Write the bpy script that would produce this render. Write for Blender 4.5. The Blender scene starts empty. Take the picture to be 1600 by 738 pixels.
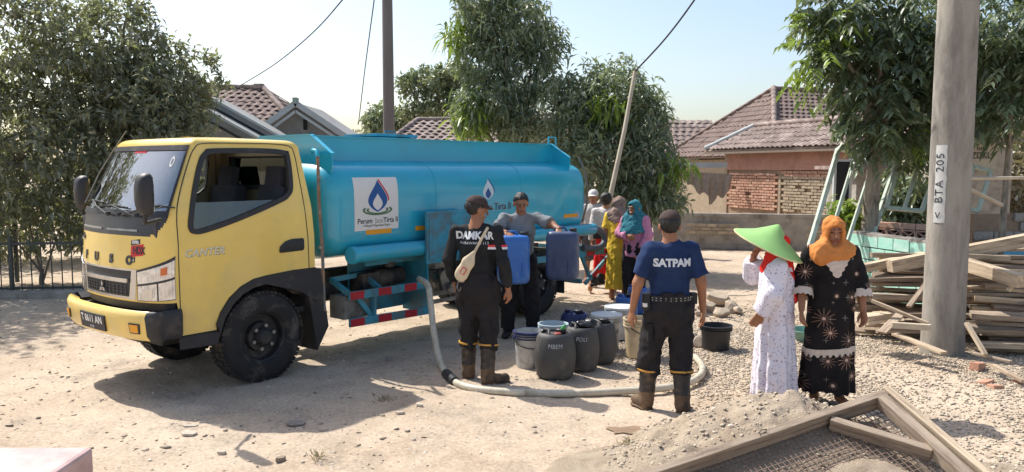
import bpy, bmesh, math, random
import numpy as np
from mathutils import Vector, Matrix

sc = bpy.context.scene
COL = sc.collection
R = math.radians
random.seed(7)
rng = np.random.default_rng(11)

# ------------------------------------------------------------------ camera
CAM_H = 1.95
PITCH = math.atan((369 - 262) / 1237.0)
cam_d = bpy.data.cameras.new('camera')
cam_d.sensor_width = 36.0
cam_d.lens = 36.0 * 1237 / 1600
cam_d.clip_start = 0.05
cam_d.clip_end = 900
cam = bpy.data.objects.new('camera', cam_d)
cam.location = (0, 0, CAM_H)
cam.rotation_euler = (R(90) - PITCH, 0, 0)
COL.objects.link(cam)
sc.camera = cam

# ------------------------------------------------------------------ sky and sun
SUN = Vector((-0.480, 0.385, 0.788)).normalized()      # towards the sun
world = bpy.data.worlds.new('World')
sc.world = world
world.use_nodes = True
wn = world.node_tree
wn.nodes.clear()
sky = wn.nodes.new('ShaderNodeTexSky')
sky.sky_type = 'NISHITA'
sky.sun_disc = False
sky.sun_elevation = math.asin(SUN.z)
sky.sun_rotation = math.atan2(SUN.x, SUN.y)
sky.altitude = 0
sky.air_density = 1.0
sky.dust_density = 2.3
sky.ozone_density = 0.5
bg = wn.nodes.new('ShaderNodeBackground')
bg.inputs[1].default_value = 0.11
wo = wn.nodes.new('ShaderNodeOutputWorld')
wn.links.new(sky.outputs[0], bg.inputs[0])
wn.links.new(bg.outputs[0], wo.inputs[0])
sun_d = bpy.data.lights.new('sun', 'SUN')
sun_d.energy = 3.2
sun_d.angle = R(0.55)
sun_d.color = (1.0, 0.96, 0.895)
sun = bpy.data.objects.new('sun', sun_d)
sun.rotation_euler = SUN.to_track_quat('Z', 'Y').to_euler()
sun.location = (-10, 10, 20)
COL.objects.link(sun)
sc.view_settings.view_transform = 'Standard'
sc.view_settings.look = 'None'
sc.view_settings.gamma = 1
sc.view_settings.exposure = 0.9

sc.cycles.max_bounces = 6
sc.cycles.diffuse_bounces = 3
sc.cycles.glossy_bounces = 3
sc.cycles.transmission_bounces = 4
sc.cycles.transparent_max_bounces = 8
sc.cycles.use_denoising = True

# ------------------------------------------------------------------ helpers
def P(px, py, Y):
    """world point at depth Y seen at photo pixel (px, py)"""
    x = (px - 800) / 1237.0
    y = -(py - 369) / 1237.0
    c, s = math.cos(PITCH), math.sin(PITCH)
    d = (x, c + y * s, -s + y * c)
    t = Y / d[1]
    return Vector((d[0] * t, Y, CAM_H + d[2] * t))

def G(px, py, z=0.0):
    x = (px - 800) / 1237.0
    y = -(py - 369) / 1237.0
    c, s = math.cos(PITCH), math.sin(PITCH)
    d = (x, c + y * s, -s + y * c)
    t = (z - CAM_H) / d[2]
    return Vector((d[0] * t, d[1] * t, z))

def srgb(r, g, b):
    f = lambda c: c / 12.92 if c <= 0.04045 else ((c + 0.055) / 1.055) ** 2.4
    return (f(r / 255), f(g / 255), f(b / 255), 1)

def nd(nt, typ, **kw):
    n = nt.nodes.new(typ)
    for k, v in kw.items():
        setattr(n, k, v)
    return n

def ramp(nt, src, p0, p1, c0=(0, 0, 0, 1), c1=(1, 1, 1, 1)):
    r = nt.nodes.new('ShaderNodeValToRGB')
    r.color_ramp.elements[0].position = p0
    r.color_ramp.elements[0].color = c0
    r.color_ramp.elements[1].position = p1
    r.color_ramp.elements[1].color = c1
    nt.links.new(src, r.inputs[0])
    return r.outputs[0]

def mixc(nt, fac, a, b, mode='MIX'):
    m = nt.nodes.new('ShaderNodeMix')
    m.data_type = 'RGBA'
    m.blend_type = mode
    for i, v in ((0, fac), (6, a), (7, b)):
        if hasattr(v, 'is_linked') or hasattr(v, 'links'):
            nt.links.new(v, m.inputs[i])
        else:
            m.inputs[i].default_value = v
    return m.outputs[2]

def noise(nt, vec, scale, detail=5, rough=0.6, dist=0.0):
    n = nt.nodes.new('ShaderNodeTexNoise')
    n.inputs['Scale'].default_value = scale
    n.inputs['Detail'].default_value = detail
    n.inputs['Roughness'].default_value = rough
    n.inputs['Distortion'].default_value = dist
    nt.links.new(vec, n.inputs['Vector'])
    return n.outputs[0]

MATS = {}
def mat(name, col, rough=0.7, metal=0.0, var=0.25, scale=4.0, bump=0.0, bscale=60.0,
        dirt=None, dirt_amt=0.0, dirt_scale=3.0, spec=0.5, coat=0.0, stretch=None, worldco=False, back=None, randobj=0.0):
    """general procedural surface: two scales of tone variation, optional dirt patches and relief"""
    m = bpy.data.materials.new(name)
    m.use_nodes = True
    nt = m.node_tree
    b = nt.nodes['Principled BSDF']
    if worldco:
        g = nd(nt, 'ShaderNodeNewGeometry'); vec = g.outputs['Position']
    else:
        g = nd(nt, 'ShaderNodeTexCoord'); vec = g.outputs['Object']
    if stretch:
        mp = nd(nt, 'ShaderNodeMapping'); mp.inputs['Scale'].default_value = stretch
        nt.links.new(vec, mp.inputs[0]); vec = mp.outputs[0]
    if randobj:
        oi = nd(nt, 'ShaderNodeObjectInfo')
        ad = nd(nt, 'ShaderNodeVectorMath', operation='ADD')
        nt.links.new(vec, ad.inputs[0])
        mu = nd(nt, 'ShaderNodeMath', operation='MULTIPLY'); mu.inputs[1].default_value = 57.0
        nt.links.new(oi.outputs['Random'], mu.inputs[0])
        nt.links.new(mu.outputs[0], ad.inputs[1]); vec = ad.outputs[0]
    c = tuple(col) if len(col) == 4 else tuple(col) + (1,)
    dk = tuple(x * (1 - var) for x in c[:3]) + (1,)
    lt = tuple(min(1, x * (1 + var)) for x in c[:3]) + (1,)
    n1 = noise(nt, vec, scale, 6, 0.65)
    out = ramp(nt, n1, 0.3, 0.7, dk, lt)
    if randobj:
        rr = ramp(nt, oi.outputs['Random'], 0, 1, (1 - randobj,) * 3 + (1,), (1 + randobj * 0.6,) * 3 + (1,))
        out = mixc(nt, 1.0, out, rr, 'MULTIPLY')
    if dirt is not None:
        n2 = noise(nt, vec, dirt_scale, 8, 0.7, 0.3)
        f = ramp(nt, n2, 0.62 - dirt_amt * 0.3, 0.72 - dirt_amt * 0.15)
        out = mixc(nt, f, out, tuple(dirt[:3]) + (1,))
    if back is not None:
        ge = nd(nt, 'ShaderNodeNewGeometry')
        out = mixc(nt, ge.outputs['Backfacing'], out, tuple(back[:3]) + (1,))
    nt.links.new(out, b.inputs['Base Color'])
    b.inputs['Roughness'].default_value = rough
    b.inputs['Metallic'].default_value = metal
    b.inputs['Specular IOR Level'].default_value = spec
    b.inputs['Coat Weight'].default_value = coat
    b.inputs['Coat Roughness'].default_value = 0.08
    if bump:
        n3 = noise(nt, vec, bscale, 6, 0.65)
        bp = nd(nt, 'ShaderNodeBump'); bp.inputs['Strength'].default_value = bump
        bp.inputs['Distance'].default_value = 0.02
        nt.links.new(n3, bp.inputs['Height'])
        nt.links.new(bp.outputs[0], b.inputs['Normal'])
    MATS[name] = m
    return m

class MB:
    """collects shapes, builds ONE mesh object"""
    def __init__(s):
        s.v = []; s.f = []; s.mi = []
    def add(s, vs, fs, mi=0):
        o = len(s.v)
        s.v.extend([tuple(p) for p in vs])
        s.f.extend([tuple(i + o for i in f) for f in fs])
        s.mi.extend([mi] * len(fs))
        return s
    def box(s, c, size, rot=None, mi=0, bev=0.0, taper=None):
        hx, hy, hz = size[0] / 2, size[1] / 2, size[2] / 2
        if bev > 0:
            b = min(bev, hx * .45, hy * .45, hz * .45)
            pts = []; 
            bmm = bmesh.new()
            bmesh.ops.create_cube(bmm, size=1)
            for v in bmm.verts:
                v.co = Vector((v.co.x * size[0], v.co.y * size[1], v.co.z * size[2]))
            bmesh.ops.bevel(bmm, geom=bmm.edges[:], offset=b, segments=2, profile=0.7, affect='EDGES')
            bmm.verts.index_update()
            vs = [v.co.copy() for v in bmm.verts]; fs = [[v.index for v in f.verts] for f in bmm.faces]
            bmm.free()
        else:
            vs = [Vector((x, y, z)) for x in (-hx, hx) for y in (-hy, hy) for z in (-hz, hz)]
            fs = [(0, 1, 3, 2), (4, 6, 7, 5), (0, 4, 5, 1), (2, 3, 7, 6), (0, 2, 6, 4), (1, 5, 7, 3)]
        if rot is not None:
            vs = [rot @ v for v in vs]
        c = Vector(c)
        return s.add([v + c for v in vs], fs, mi)
    def bar(s, a, b, w, h, up=(0, 0, 1), mi=0, bev=0.0):
        a = Vector(a); b = Vector(b); d = (b - a); L = d.length; d.normalize()
        u = Vector(up)
        x = d.cross(u)
        if x.length < 1e-4: x = d.cross(Vector((0, 1, 0)))
        x.normalize(); u = x.cross(d)
        rot = Matrix((d, x, u)).transposed()
        return s.box((a + b) / 2, (L, w, h), rot, mi, bev)
    def tube(s, path, radii, seg=10, mi=0, caps=True, closed=False):
        pts = [Vector(p) for p in path]; n = len(pts)
        if not hasattr(radii, '__len__'): radii = [radii] * n
        vs = []; fs = []
        prev = None
        for i, p in enumerate(pts):
            if closed:
                t = pts[(i + 1) % n] - pts[i - 1]
            else:
                t = pts[min(i + 1, n - 1)] - pts[max(i - 1, 0)]
            if t.length < 1e-9: t = Vector((0, 0, 1))
            t.normalize()
            if prev is None:
                a = Vector((0, 0, 1)) if abs(t.z) < 0.9 else Vector((1, 0, 0))
                nrm = t.cross(a).normalized()
            else:
                nrm = (prev - t * prev.dot(t))
                nrm = nrm.normalized() if nrm.length > 1e-6 else t.orthogonal().normalized()
            prev = nrm
            bi = t.cross(nrm)
            for k in range(seg):
                an = 2 * math.pi * k / seg
                vs.append(p + (nrm * math.cos(an) + bi * math.sin(an)) * radii[i])
        m = n if closed else n - 1
        for i in range(m):
            for k in range(seg):
                a = i * seg + k; b = i * seg + (k + 1) % seg
                c = ((i + 1) % n) * seg + (k + 1) % seg; d = ((i + 1) % n) * seg + k
                fs.append((a, b, c, d))
        if caps and not closed:
            fs.append(tuple(range(seg))[::-1]); fs.append(tuple((n - 1) * seg + k for k in range(seg)))
        return s.add(vs, fs, mi)
    def lathe(s, prof, c=(0, 0, 0), seg=32, axis='z', mi=0, sx=1.0, sy=1.0, close=False):
        """prof: list of (r, h)"""
        vs = []; fs = []
        n = len(prof)
        for r, h in prof:
            for k in range(seg):
                an = 2 * math.pi * k / seg
                a, b = r * math.cos(an) * sx, r * math.sin(an) * sy
                if axis == 'z': q = (a, b, h)
                elif axis == 'y': q = (a, h, b)
                else: q = (h, a, b)
                vs.append((q[0] + c[0], q[1] + c[1], q[2] + c[2]))
        for i in range(n - 1 + (1 if close else 0)):
            for k in range(seg):
                j = (i + 1) % n
                fs.append((i * seg + k, i * seg + (k + 1) % seg, j * seg + (k + 1) % seg, j * seg + k))
        return s.add(vs, fs, mi)
    def prism(s, poly, o, ex, ey, ez, th, mi=0):
        """polygon in (ex,ey) plane at o, extruded th along ez"""
        o = Vector(o); ex = Vector(ex); ey = Vector(ey); ez = Vector(ez)
        n = len(poly)
        a = [o + ex * p[0] + ey * p[1] for p in poly]
        b = [q + ez * th for q in a]
        fs = [tuple(range(n))[::-1], tuple(range(n, 2 * n))]
        for i in range(n):
            j = (i + 1) % n
            fs.append((i, j, n + j, n + i))
        return s.add(a + b, fs, mi)
    def build(s, name, m, parent=None, smooth=None, loc=None, rot=None, bevel=0.0):
        me = bpy.data.meshes.new(name)
        me.from_pydata([tuple(v) for v in s.v], [], s.f)
        ms = m if isinstance(m, (list, tuple)) else [m]
        for x in ms: me.materials.append(x)
        if len(ms) > 1: me.polygons.foreach_set('material_index', s.mi)
        bm = bmesh.new(); bm.from_mesh(me)
        bmesh.ops.recalc_face_normals(bm, faces=bm.faces[:])
        bm.to_mesh(me); bm.free()
        return finish(name, me, parent, smooth, loc, rot, bevel)

def finish(name, me, parent=None, smooth=None, loc=None, rot=None, bevel=0.0):
    if smooth is not None:
        me.polygons.foreach_set('use_smooth', [True] * len(me.polygons))
        if smooth < 179:
            me.set_sharp_from_angle(angle=R(smooth))
    me.update()
    o = bpy.data.objects.new(name, me)
    COL.objects.link(o)
    if parent is not None: o.parent = parent
    if loc is not None: o.location = loc
    if rot is not None: o.rotation_euler = rot
    if bevel:
        b = o.modifiers.new('bevel', 'BEVEL'); b.width = bevel; b.segments = 2; b.limit_method = 'ANGLE'; b.angle_limit = R(40)
    return o

def npmesh(name, V, F, m, parent=None, smooth=None, mi=None, attr=None, loc=None, rot=None):
    """numpy verts (n,3), faces (m,k)"""
    me = bpy.data.meshes.new(name)
    V = np.asarray(V, np.float32); F = np.asarray(F, np.int32)
    k = F.shape[1]
    me.vertices.add(len(V)); me.vertices.foreach_set('co', V.ravel())
    me.loops.add(F.size); me.loops.foreach_set('vertex_index', F.ravel())
    me.polygons.add(len(F))
    me.polygons.foreach_set('loop_start', np.arange(0, F.size, k, dtype=np.int32))
    me.polygons.foreach_set('loop_total', np.full(len(F), k, np.int32))
    ms = m if isinstance(m, (list, tuple)) else [m]
    for x in ms: me.materials.append(x)
    if mi is not None: me.polygons.foreach_set('material_index', np.asarray(mi, np.int32))
    me.update(calc_edges=True)
    if attr is not None:
        a = me.attributes.new('tone', 'FLOAT', 'FACE')
        a.data.foreach_set('value', np.asarray(attr, np.float32))
    return finish(name, me, parent, smooth, loc, rot)

def tag(o, label=None, cat=None, group=None, kind=None):
    if label: o['label'] = label
    if cat: o['category'] = cat
    if group: o['group'] = group
    if kind: o['kind'] = kind
    return o

def thing(name, label, cat, loc=(0, 0, 0), rz=0.0, group=None):
    o = bpy.data.objects.new(name, None)
    o.empty_display_size = 0.1
    COL.objects.link(o)
    o.location = loc; o.rotation_euler = (0, 0, rz)
    return tag(o, label, cat, group)

def text_mesh(s, size, extrude=0.0015, shear=0.0, bold=0.0, space=1.0, xscale=1.0):
    """vertices (x right, y up) and faces of lettering, centred"""
    cu = bpy.data.curves.new('letters', 'FONT')
    cu.body = s; cu.size = size; cu.extrude = extrude; cu.align_x = 'CENTER'; cu.align_y = 'CENTER'
    cu.shear = shear; cu.offset = bold; cu.space_character = space; cu.resolution_u = 3
    o = bpy.data.objects.new('letters', cu)
    COL.objects.link(o)
    dg = bpy.context.evaluated_depsgraph_get()
    me = bpy.data.meshes.new_from_object(o.evaluated_get(dg))
    bpy.data.objects.remove(o)
    bpy.data.curves.remove(cu)
    for v in me.vertices: v.co.x *= xscale
    return me

def lettering(name, s, size, m, parent, fn, **kw):
    """fn maps (x, y, depth) of the letters to parent space"""
    me = text_mesh(s, size, **kw)
    for v in me.vertices: v.co = Vector(fn(v.co.x, v.co.y, v.co.z))
    me.name = name
    me.materials.clear(); me.materials.append(m)
    return finish(name, me, parent)

def pip(poly, X, Y):
    """vectorised point in polygon"""
    X = np.asarray(X); Y = np.asarray(Y)
    ins = np.zeros(X.shape, bool)
    n = len(poly); j = n - 1
    for i in range(n):
        xi, yi = poly[i]; xj, yj = poly[j]
        c = ((yi > Y) != (yj > Y)) & (X < (xj - xi) * (Y - yi) / ((yj - yi) or 1e-9) + xi)
        ins ^= c; j = i
    return ins

def smooth_poly(pts, n=8, closed=True):
    """Catmull-Rom resample"""
    pts = [Vector(p) for p in pts]; N = len(pts); out = []
    rngi = range(N) if closed else range(N - 1)
    for i in rngi:
        if closed:
            p0, p1, p2, p3 = pts[i - 1], pts[i], pts[(i + 1) % N], pts[(i + 2) % N]
        else:
            p0, p1, p2, p3 = pts[max(i - 1, 0)], pts[i], pts[i + 1], pts[min(i + 2, N - 1)]
        for k in range(n):
            t = k / n
            out.append(0.5 * ((2 * p1) + (p2 - p0) * t + (2 * p0 - 5 * p1 + 4 * p2 - p3) * t * t + (3 * p1 - p0 - 3 * p2 + p3) * t ** 3))
    if not closed: out.append(pts[-1])
    return out

def copy_tree(o, parent=None):
    c = o.copy(); COL.objects.link(c); c.parent = parent
    for ch in list(o.children): copy_tree(ch, c)
    return c
# ================================================================== materials of the place
def ground_material():
    m = bpy.data.materials.new('packed_earth'); m.use_nodes = True
    nt = m.node_tree; b = nt.nodes['Principled BSDF']
    g = nd(nt, 'ShaderNodeNewGeometry'); vec = g.outputs['Position']
    big = noise(nt, vec, 0.45, 6, 0.6, 0.4)
    mid = noise(nt, vec, 3.0, 8, 0.7, 0.2)
    fine = noise(nt, vec, 38.0, 8, 0.75)
    base = ramp(nt, mid, 0.28, 0.72, srgb(164, 147, 127), srgb(212, 193, 170))
    pale = mixc(nt, ramp(nt, big, 0.42, 0.62), base, srgb(208, 191, 170))
    grey = mixc(nt, ramp(nt, noise(nt, vec, 1.1, 7, 0.7), 0.55, 0.68), pale, srgb(172, 158, 142))
    spk = ramp(nt, fine, 0.35, 0.7, (0.56, 0.53, 0.5, 1), (1.18, 1.17, 1.15, 1))
    c = mixc(nt, 0.8, grey, spk, 'MULTIPLY')
    # embedded pebbles
    vo = nd(nt, 'ShaderNodeTexVoronoi'); vo.inputs['Scale'].default_value = 17
    nt.links.new(vec, vo.inputs['Vector'])
    peb = ramp(nt, vo.outputs['Distance'], 0.16, 0.26, (1, 1, 1, 1), (0, 0, 0, 1))
    pm = nd(nt, 'ShaderNodeMath', operation='MULTIPLY')
    nt.links.new(peb, pm.inputs[0]); nt.links.new(ramp(nt, noise(nt, vec, 2.2, 4), 0.45, 0.6), pm.inputs[1])
    c = mixc(nt, pm.outputs[0], c, mixc(nt, vo.outputs['Color'], srgb(120, 108, 96), srgb(205, 196, 184)))
    nt.links.new(c, b.inputs['Base Color'])
    b.inputs['Roughness'].default_value = 0.95
    b.inputs['Specular IOR Level'].default_value = 0.15
    h = nd(nt, 'ShaderNodeMath', operation='ADD')
    nt.links.new(fine, h.inputs[0]); nt.links.new(pm.outputs[0], h.inputs[1])
    bp = nd(nt, 'ShaderNodeBump'); bp.inputs['Strength'].default_value = 0.55; bp.inputs['Distance'].default_value = 0.02
    nt.links.new(h.outputs[0], bp.inputs['Height']); nt.links.new(bp.outputs[0], b.inputs['Normal'])
    return m

def stone_material(name, a, bcol, scale=9, bump=.5):
    m = bpy.data.materials.new(name); m.use_nodes = True
    nt = m.node_tree; b = nt.nodes['Principled BSDF']
    at = nd(nt, 'ShaderNodeAttribute', attribute_name='tone')
    g = nd(nt, 'ShaderNodeNewGeometry')
    n = noise(nt, g.outputs['Position'], scale, 6, .7)
    c = ramp(nt, at.outputs['Fac'], 0, 1, a, bcol)
    c = mixc(nt, .6, c, ramp(nt, n, .3, .7, (.65, .64, .62, 1), (1.15, 1.14, 1.12, 1)), 'MULTIPLY')
    nt.links.new(c, b.inputs['Base Color']); b.inputs['Roughness'].default_value = .92
    b.inputs['Specular IOR Level'].default_value = .2
    bp = nd(nt, 'ShaderNodeBump'); bp.inputs['Strength'].default_value = bump; bp.inputs['Distance'].default_value = .01
    nt.links.new(noise(nt, g.outputs['Position'], 70, 5), bp.inputs['Height']); nt.links.new(bp.outputs[0], b.inputs['Normal'])
    return m

M_ground = ground_material()
M_gravel = stone_material('gravel_stone', srgb(158, 144, 126), srgb(216, 202, 182))
M_rock = stone_material('rubble_stone', srgb(150, 136, 120), srgb(196, 180, 160), 14)
M_conc = mat('concrete_grey', srgb(160, 154, 146), .9, var=.18, scale=3, bump=.35, bscale=40, dirt=srgb(110, 104, 96), dirt_amt=.5, dirt_scale=1.6)

# ================================================================== ground
def vnoise2(x, y, seed=0):
    """smooth value noise on arrays"""
    r = np.random.default_rng(seed).random((64, 64))
    xi = np.floor(x).astype(int); yi = np.floor(y).astype(int)
    fx = x - xi; fy = y - yi
    fx = fx * fx * (3 - 2 * fx); fy = fy * fy * (3 - 2 * fy)
    g = lambda a, b: r[a % 64, b % 64]
    return (g(xi, yi) * (1 - fx) + g(xi + 1, yi) * fx) * (1 - fy) + (g(xi, yi + 1) * (1 - fx) + g(xi + 1, yi + 1) * fx) * fy

def ground_z(x, y):
    x = np.asarray(x, float); y = np.asarray(y, float)
    z = (vnoise2(x * .7 + 20, y * .7 + 20, 1) - .5) * .05 + (vnoise2(x * 2.7 + 9, y * 2.7 + 9, 2) - .5) * .022 \
        + (vnoise2(x * 7 + 5, y * 7 + 5, 3) - .5) * .018 + (vnoise2(x * 16 + 5, y * 16 + 5, 4) - .5) * .010
    return z - .006

def axis(lo, f0, f1, hi, st):
    a = [lo]; 
    left = f0 - np.geomspace(st, f0 - lo, 26)[::-1]
    mid = np.arange(f0, f1, st)
    right = f1 + np.geomspace(st, hi - f1, 26)
    return np.concatenate([left, mid, right])
gx = axis(-400, -8.0, 7.0, 400, .05); gy = axis(-60, 3.2, 13.0, 800, .05)
X, Y = np.meshgrid(gx, gy, indexing='ij')
fade = np.clip((30 - np.hypot(X, Y)) / 12, 0, 1)
Z = ground_z(X, Y) * fade
nx, ny = X.shape
idx = np.arange(nx * ny).reshape(nx, ny)
F = np.stack([idx[:-1, :-1], idx[1:, :-1], idx[1:, 1:], idx[:-1, 1:]], -1).reshape(-1, 4)
gr = npmesh('ground', np.stack([X, Y, Z], -1).reshape(-1, 3), F, M_ground, smooth=180)
tag(gr, kind='structure')

# ------------------------------------------------------------------ stones (uncountable)
ICO_V = None
def ico():
    global ICO_V
    if ICO_V is None:
        bm = bmesh.new(); bmesh.ops.create_icosphere(bm, subdivisions=1, radius=1)
        bm.verts.index_update()
        ICO_V = (np.array([v.co[:] for v in bm.verts]), np.array([[v.index for v in f.verts] for f in bm.faces])); bm.free()
    return ICO_V

def stones(pts, size, flat, seed, lo=False):
    """many small angular stones as arrays"""
    r = np.random.default_rng(seed)
    V0, F0 = ico(); n = len(pts)
    if lo:
        V0 = np.array([[1, 0, 0], [-1, 0, 0], [0, 1, 0], [0, -1, 0], [0, 0, 1.], [0, 0, -1]]); F0 = np.array([[0, 2, 4], [2, 1, 4], [1, 3, 4], [3, 0, 4], [2, 0, 5], [1, 2, 5], [3, 1, 5], [0, 3, 5]])
    jit = 1 + r.uniform(-.33, .33, (n, len(V0), 1))
    V = V0[None] * jit
    s = np.stack([size * r.uniform(.7, 1.5, n), size * r.uniform(.6, 1.0, n), size * flat * r.uniform(.5, 1.1, n)], -1)
    V = V * s[:, None, :]
    a = r.uniform(0, 6.28, n); t = r.normal(0, .3, n)
    x, y, z = V[..., 0], V[..., 1], V[..., 2]
    ct, st = np.cos(t)[:, None], np.sin(t)[:, None]
    y, z = y * ct - z * st, y * st + z * ct
    ca, sa = np.cos(a)[:, None], np.sin(a)[:, None]
    V = np.stack([x * ca - y * sa, x * sa + y * ca, z], -1) + pts[:, None, :]
    F = F0[None] + (np.arange(n) * len(V0))[:, None, None]
    tone = np.repeat(r.random(n), len(F0))
    return V.reshape(-1, 3), F.reshape(-1, 3), tone

def in_gravel(x, y):
    """density of the gravel patch on the right"""
    e = 1.15 + .25 * np.sin(y * 2.1) - .32 * (y - 6.5)
    d = np.clip((x - e) / .7, 0, 1)
    d *= np.clip((11.2 - y) / 2.0, 0, 1) * np.clip((7.5 - x) / 1.5, 0, 1)
    return d * (0.35 + .65 * (vnoise2(x * 1.3 + 3, y * 1.3 + 3, 9) > .38))
px = rng.uniform(-.3, 7, 150000); py = 3.8 + 7.7 * rng.random(150000) ** 1.25
k = rng.random(150000) < in_gravel(px, py)
px, py = px[k], py[k]
sz = .006 + .014 * rng.random(len(px)) ** 2.2
V, F, T = stones(np.stack([px, py, ground_z(px, py) + sz * .25], -1), sz, .6, 3, True)
g1 = npmesh('gravel', V, F, M_gravel, attr=T)
tag(g1, 'pale loose gravel spread over the ground on the right', 'gravel', kind='stuff')
n = 5200
px = rng.uniform(-7.5, 6, n); py = rng.uniform(3.6, 13, n)
sz = .005 + .016 * rng.random(n) ** 3
V, F, T = stones(np.stack([px, py, ground_z(px, py) + sz * .2], -1), sz, .5, 4)
g2 = npmesh('loose_pebbles', V, F, M_gravel, attr=T)
tag(g2, 'small loose pebbles scattered over the dirt yard', 'pebbles', kind='stuff')
# chips of broken tile and plaster
n = 1200
px = rng.uniform(-5.0, 1.5, n); py = rng.uniform(4.2, 8.5, n)
k = (vnoise2(px * 1.1 + 7, py * 1.1 + 7, 21) > .45)
px, py = px[k], py[k]
sz = .006 + .026 * rng.random(len(px)) ** 3.5
V, F, T = stones(np.stack([px, py, ground_z(px, py) + sz * .12], -1), sz, .22, 6)
g3 = npmesh('broken_chips', V, F, M_rock, attr=T)
tag(g3, 'flat broken chips of plaster and tile lying about the dirt', 'debris', kind='stuff')

# larger flat fragments one can pick out
def fragment(pxl, w, d, h, rz, label, m, name='stone_fragment'):
    g = G(*pxl); r = random.Random(sum(map(ord, label)))
    npt = 6; poly = []
    for i in range(npt):
        a = 2 * math.pi * i / npt + r.uniform(-.3, .3); q = r.uniform(.72, 1.1)
        poly.append((math.cos(a) * w / 2 * q, math.sin(a) * d / 2 * q))
    b = MB().prism(poly, (0, 0, 0), (1, 0, 0), (0, 1, 0), (0, 0, 1), h)
    o = b.build(name, m, loc=(g.x, g.y, float(ground_z(g.x, g.y)) + .003), rot=(r.uniform(-.06, .06), r.uniform(-.06, .06), rz), bevel=.003)
    return tag(o, label, 'stone')
M_frag = mat('plaster_fragment', srgb(190, 178, 162), .9, var=.15, scale=20, bump=.4, bscale=90)
M_frag2 = mat('grey_fragment', srgb(140, 132, 124), .9, var=.15, scale=20, bump=.4, bscale=90)
fragment((464, 664), .16, .15, .012, .3, 'largest flat pale fragment at the edge of the cab shadow', M_frag2)
fragment((297, 668), .15, .05, .012, .1, 'thin pale chip left of the mirror shadow', M_frag)
fragment((296, 684), .12, .12, .016, 1.1, 'triangular pale chip left of the hooked mirror shadow', M_frag)
fragment((347, 711), .08, .04, .02, .2, 'small chip touching the hooked mirror shadow', M_frag)
fragment((505, 674), .07, .03, .018, .2, 'small chip just right of the largest flat fragment', M_frag)
fragment((438, 720), .08, .06, .03, .7, 'rounded stone near the bottom edge below the mirror shadow', M_rock)
fragment((608, 566), .09, .07, .035, .4, 'dark stone beside the hose under the tank', M_frag2)
fragment((625, 648), .09, .05, .02, .2, 'pale chip by the right tip of the cab shadow', M_frag)
fragment((655, 635), .09, .05, .02, 2.2, 'pale chip nearest the right tip of the cab shadow', M_frag)
# ================================================================== water truck
M_yel = mat('yellow_paint', srgb(242, 208, 108), .3, var=.06, scale=1.5, coat=.35, back=srgb(176, 162, 132), dirt=srgb(228, 202, 116), dirt_amt=.3, dirt_scale=2.2)
M_blu = mat('teal_blue_paint', srgb(32, 172, 200), .3, var=.08, scale=1.2, coat=.5, dirt=srgb(44, 166, 192), dirt_amt=.35, dirt_scale=1.5, bump=.06, bscale=6)
M_blu2 = mat('teal_blue_worn', srgb(48, 148, 172), .5, var=.2, scale=4, dirt=srgb(84, 110, 116), dirt_amt=.6, dirt_scale=5)
def add_film(m, colr, z0, z1, amt, streak=False):
    """dust film and run-off streaks over a paint"""
    nt = m.node_tree; b = nt.nodes['Principled BSDF']; src = b.inputs['Base Color'].links[0].from_socket
    tc = nd(nt, 'ShaderNodeTexCoord'); sp = nd(nt, 'ShaderNodeSeparateXYZ'); nt.links.new(tc.outputs['Object'], sp.inputs[0])
    mr = nd(nt, 'ShaderNodeMapRange'); mr.inputs[1].default_value = z1; mr.inputs[2].default_value = z0; mr.inputs[3].default_value = 0; mr.inputs[4].default_value = 1
    nt.links.new(sp.outputs[2], mr.inputs[0])
    mp = nd(nt, 'ShaderNodeMapping'); mp.inputs['Scale'].default_value = (9, 9, .7) if streak else (3, 3, 3)
    nt.links.new(tc.outputs['Object'], mp.inputs[0])
    f = ramp(nt, noise(nt, mp.outputs[0], 2.2, 8, .7), .38, .75)
    mu = nd(nt, 'ShaderNodeMath', operation='MULTIPLY'); nt.links.new(mr.outputs[0], mu.inputs[0]); nt.links.new(f, mu.inputs[1])
    m2 = nd(nt, 'ShaderNodeMath', operation='MULTIPLY'); m2.inputs[1].default_value = amt; nt.links.new(mu.outputs[0], m2.inputs[0])
    nt.links.new(mixc(nt, m2.outputs[0], src, colr), b.inputs['Base Color'])
add_film(M_yel, srgb(196, 174, 136), .5, 1.25, .55)
add_film(M_blu, srgb(96, 150, 166), 1.0, 2.1, .5, True)
add_film(M_blu2, srgb(110, 120, 118), .3, 1.5, .5, True)
M_red = mat('red_reflector', srgb(176, 30, 44), .5, var=.25, scale=10)
M_blk = mat('black_plastic', srgb(44, 44, 46), .55, var=.2, scale=6, dirt=srgb(80, 76, 72), dirt_amt=.25, dirt_scale=4)
M_cowl = mat('satin_black_panel', srgb(52, 54, 58), .4, var=.12, scale=5)
M_chas = mat('chassis_black', srgb(34, 34, 34), .7, var=.3, scale=6, dirt=srgb(92, 82, 72), dirt_amt=.5, dirt_scale=3)
M_rub = mat('tyre_rubber', srgb(38, 37, 37), .85, var=.2, scale=8, dirt=srgb(92, 84, 76), dirt_amt=.35, dirt_scale=5, bump=.2, bscale=80)
M_rim = mat('rim_black', srgb(40, 40, 41), .6, var=.25, scale=10, dirt=srgb(80, 74, 68), dirt_amt=.3, dirt_scale=6)
M_steel = mat('bare_steel', srgb(150, 148, 146), .45, metal=.8, var=.25, scale=14)
M_chr = mat('chrome_trim', srgb(205, 205, 205), .2, metal=.9, var=.08, scale=5)
M_dark = mat('cab_interior', srgb(66, 66, 70), .8, var=.2, scale=8)
M_seat = mat('seat_cloth', srgb(72, 72, 80), .9, var=.15, scale=12, bump=.2)
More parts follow.
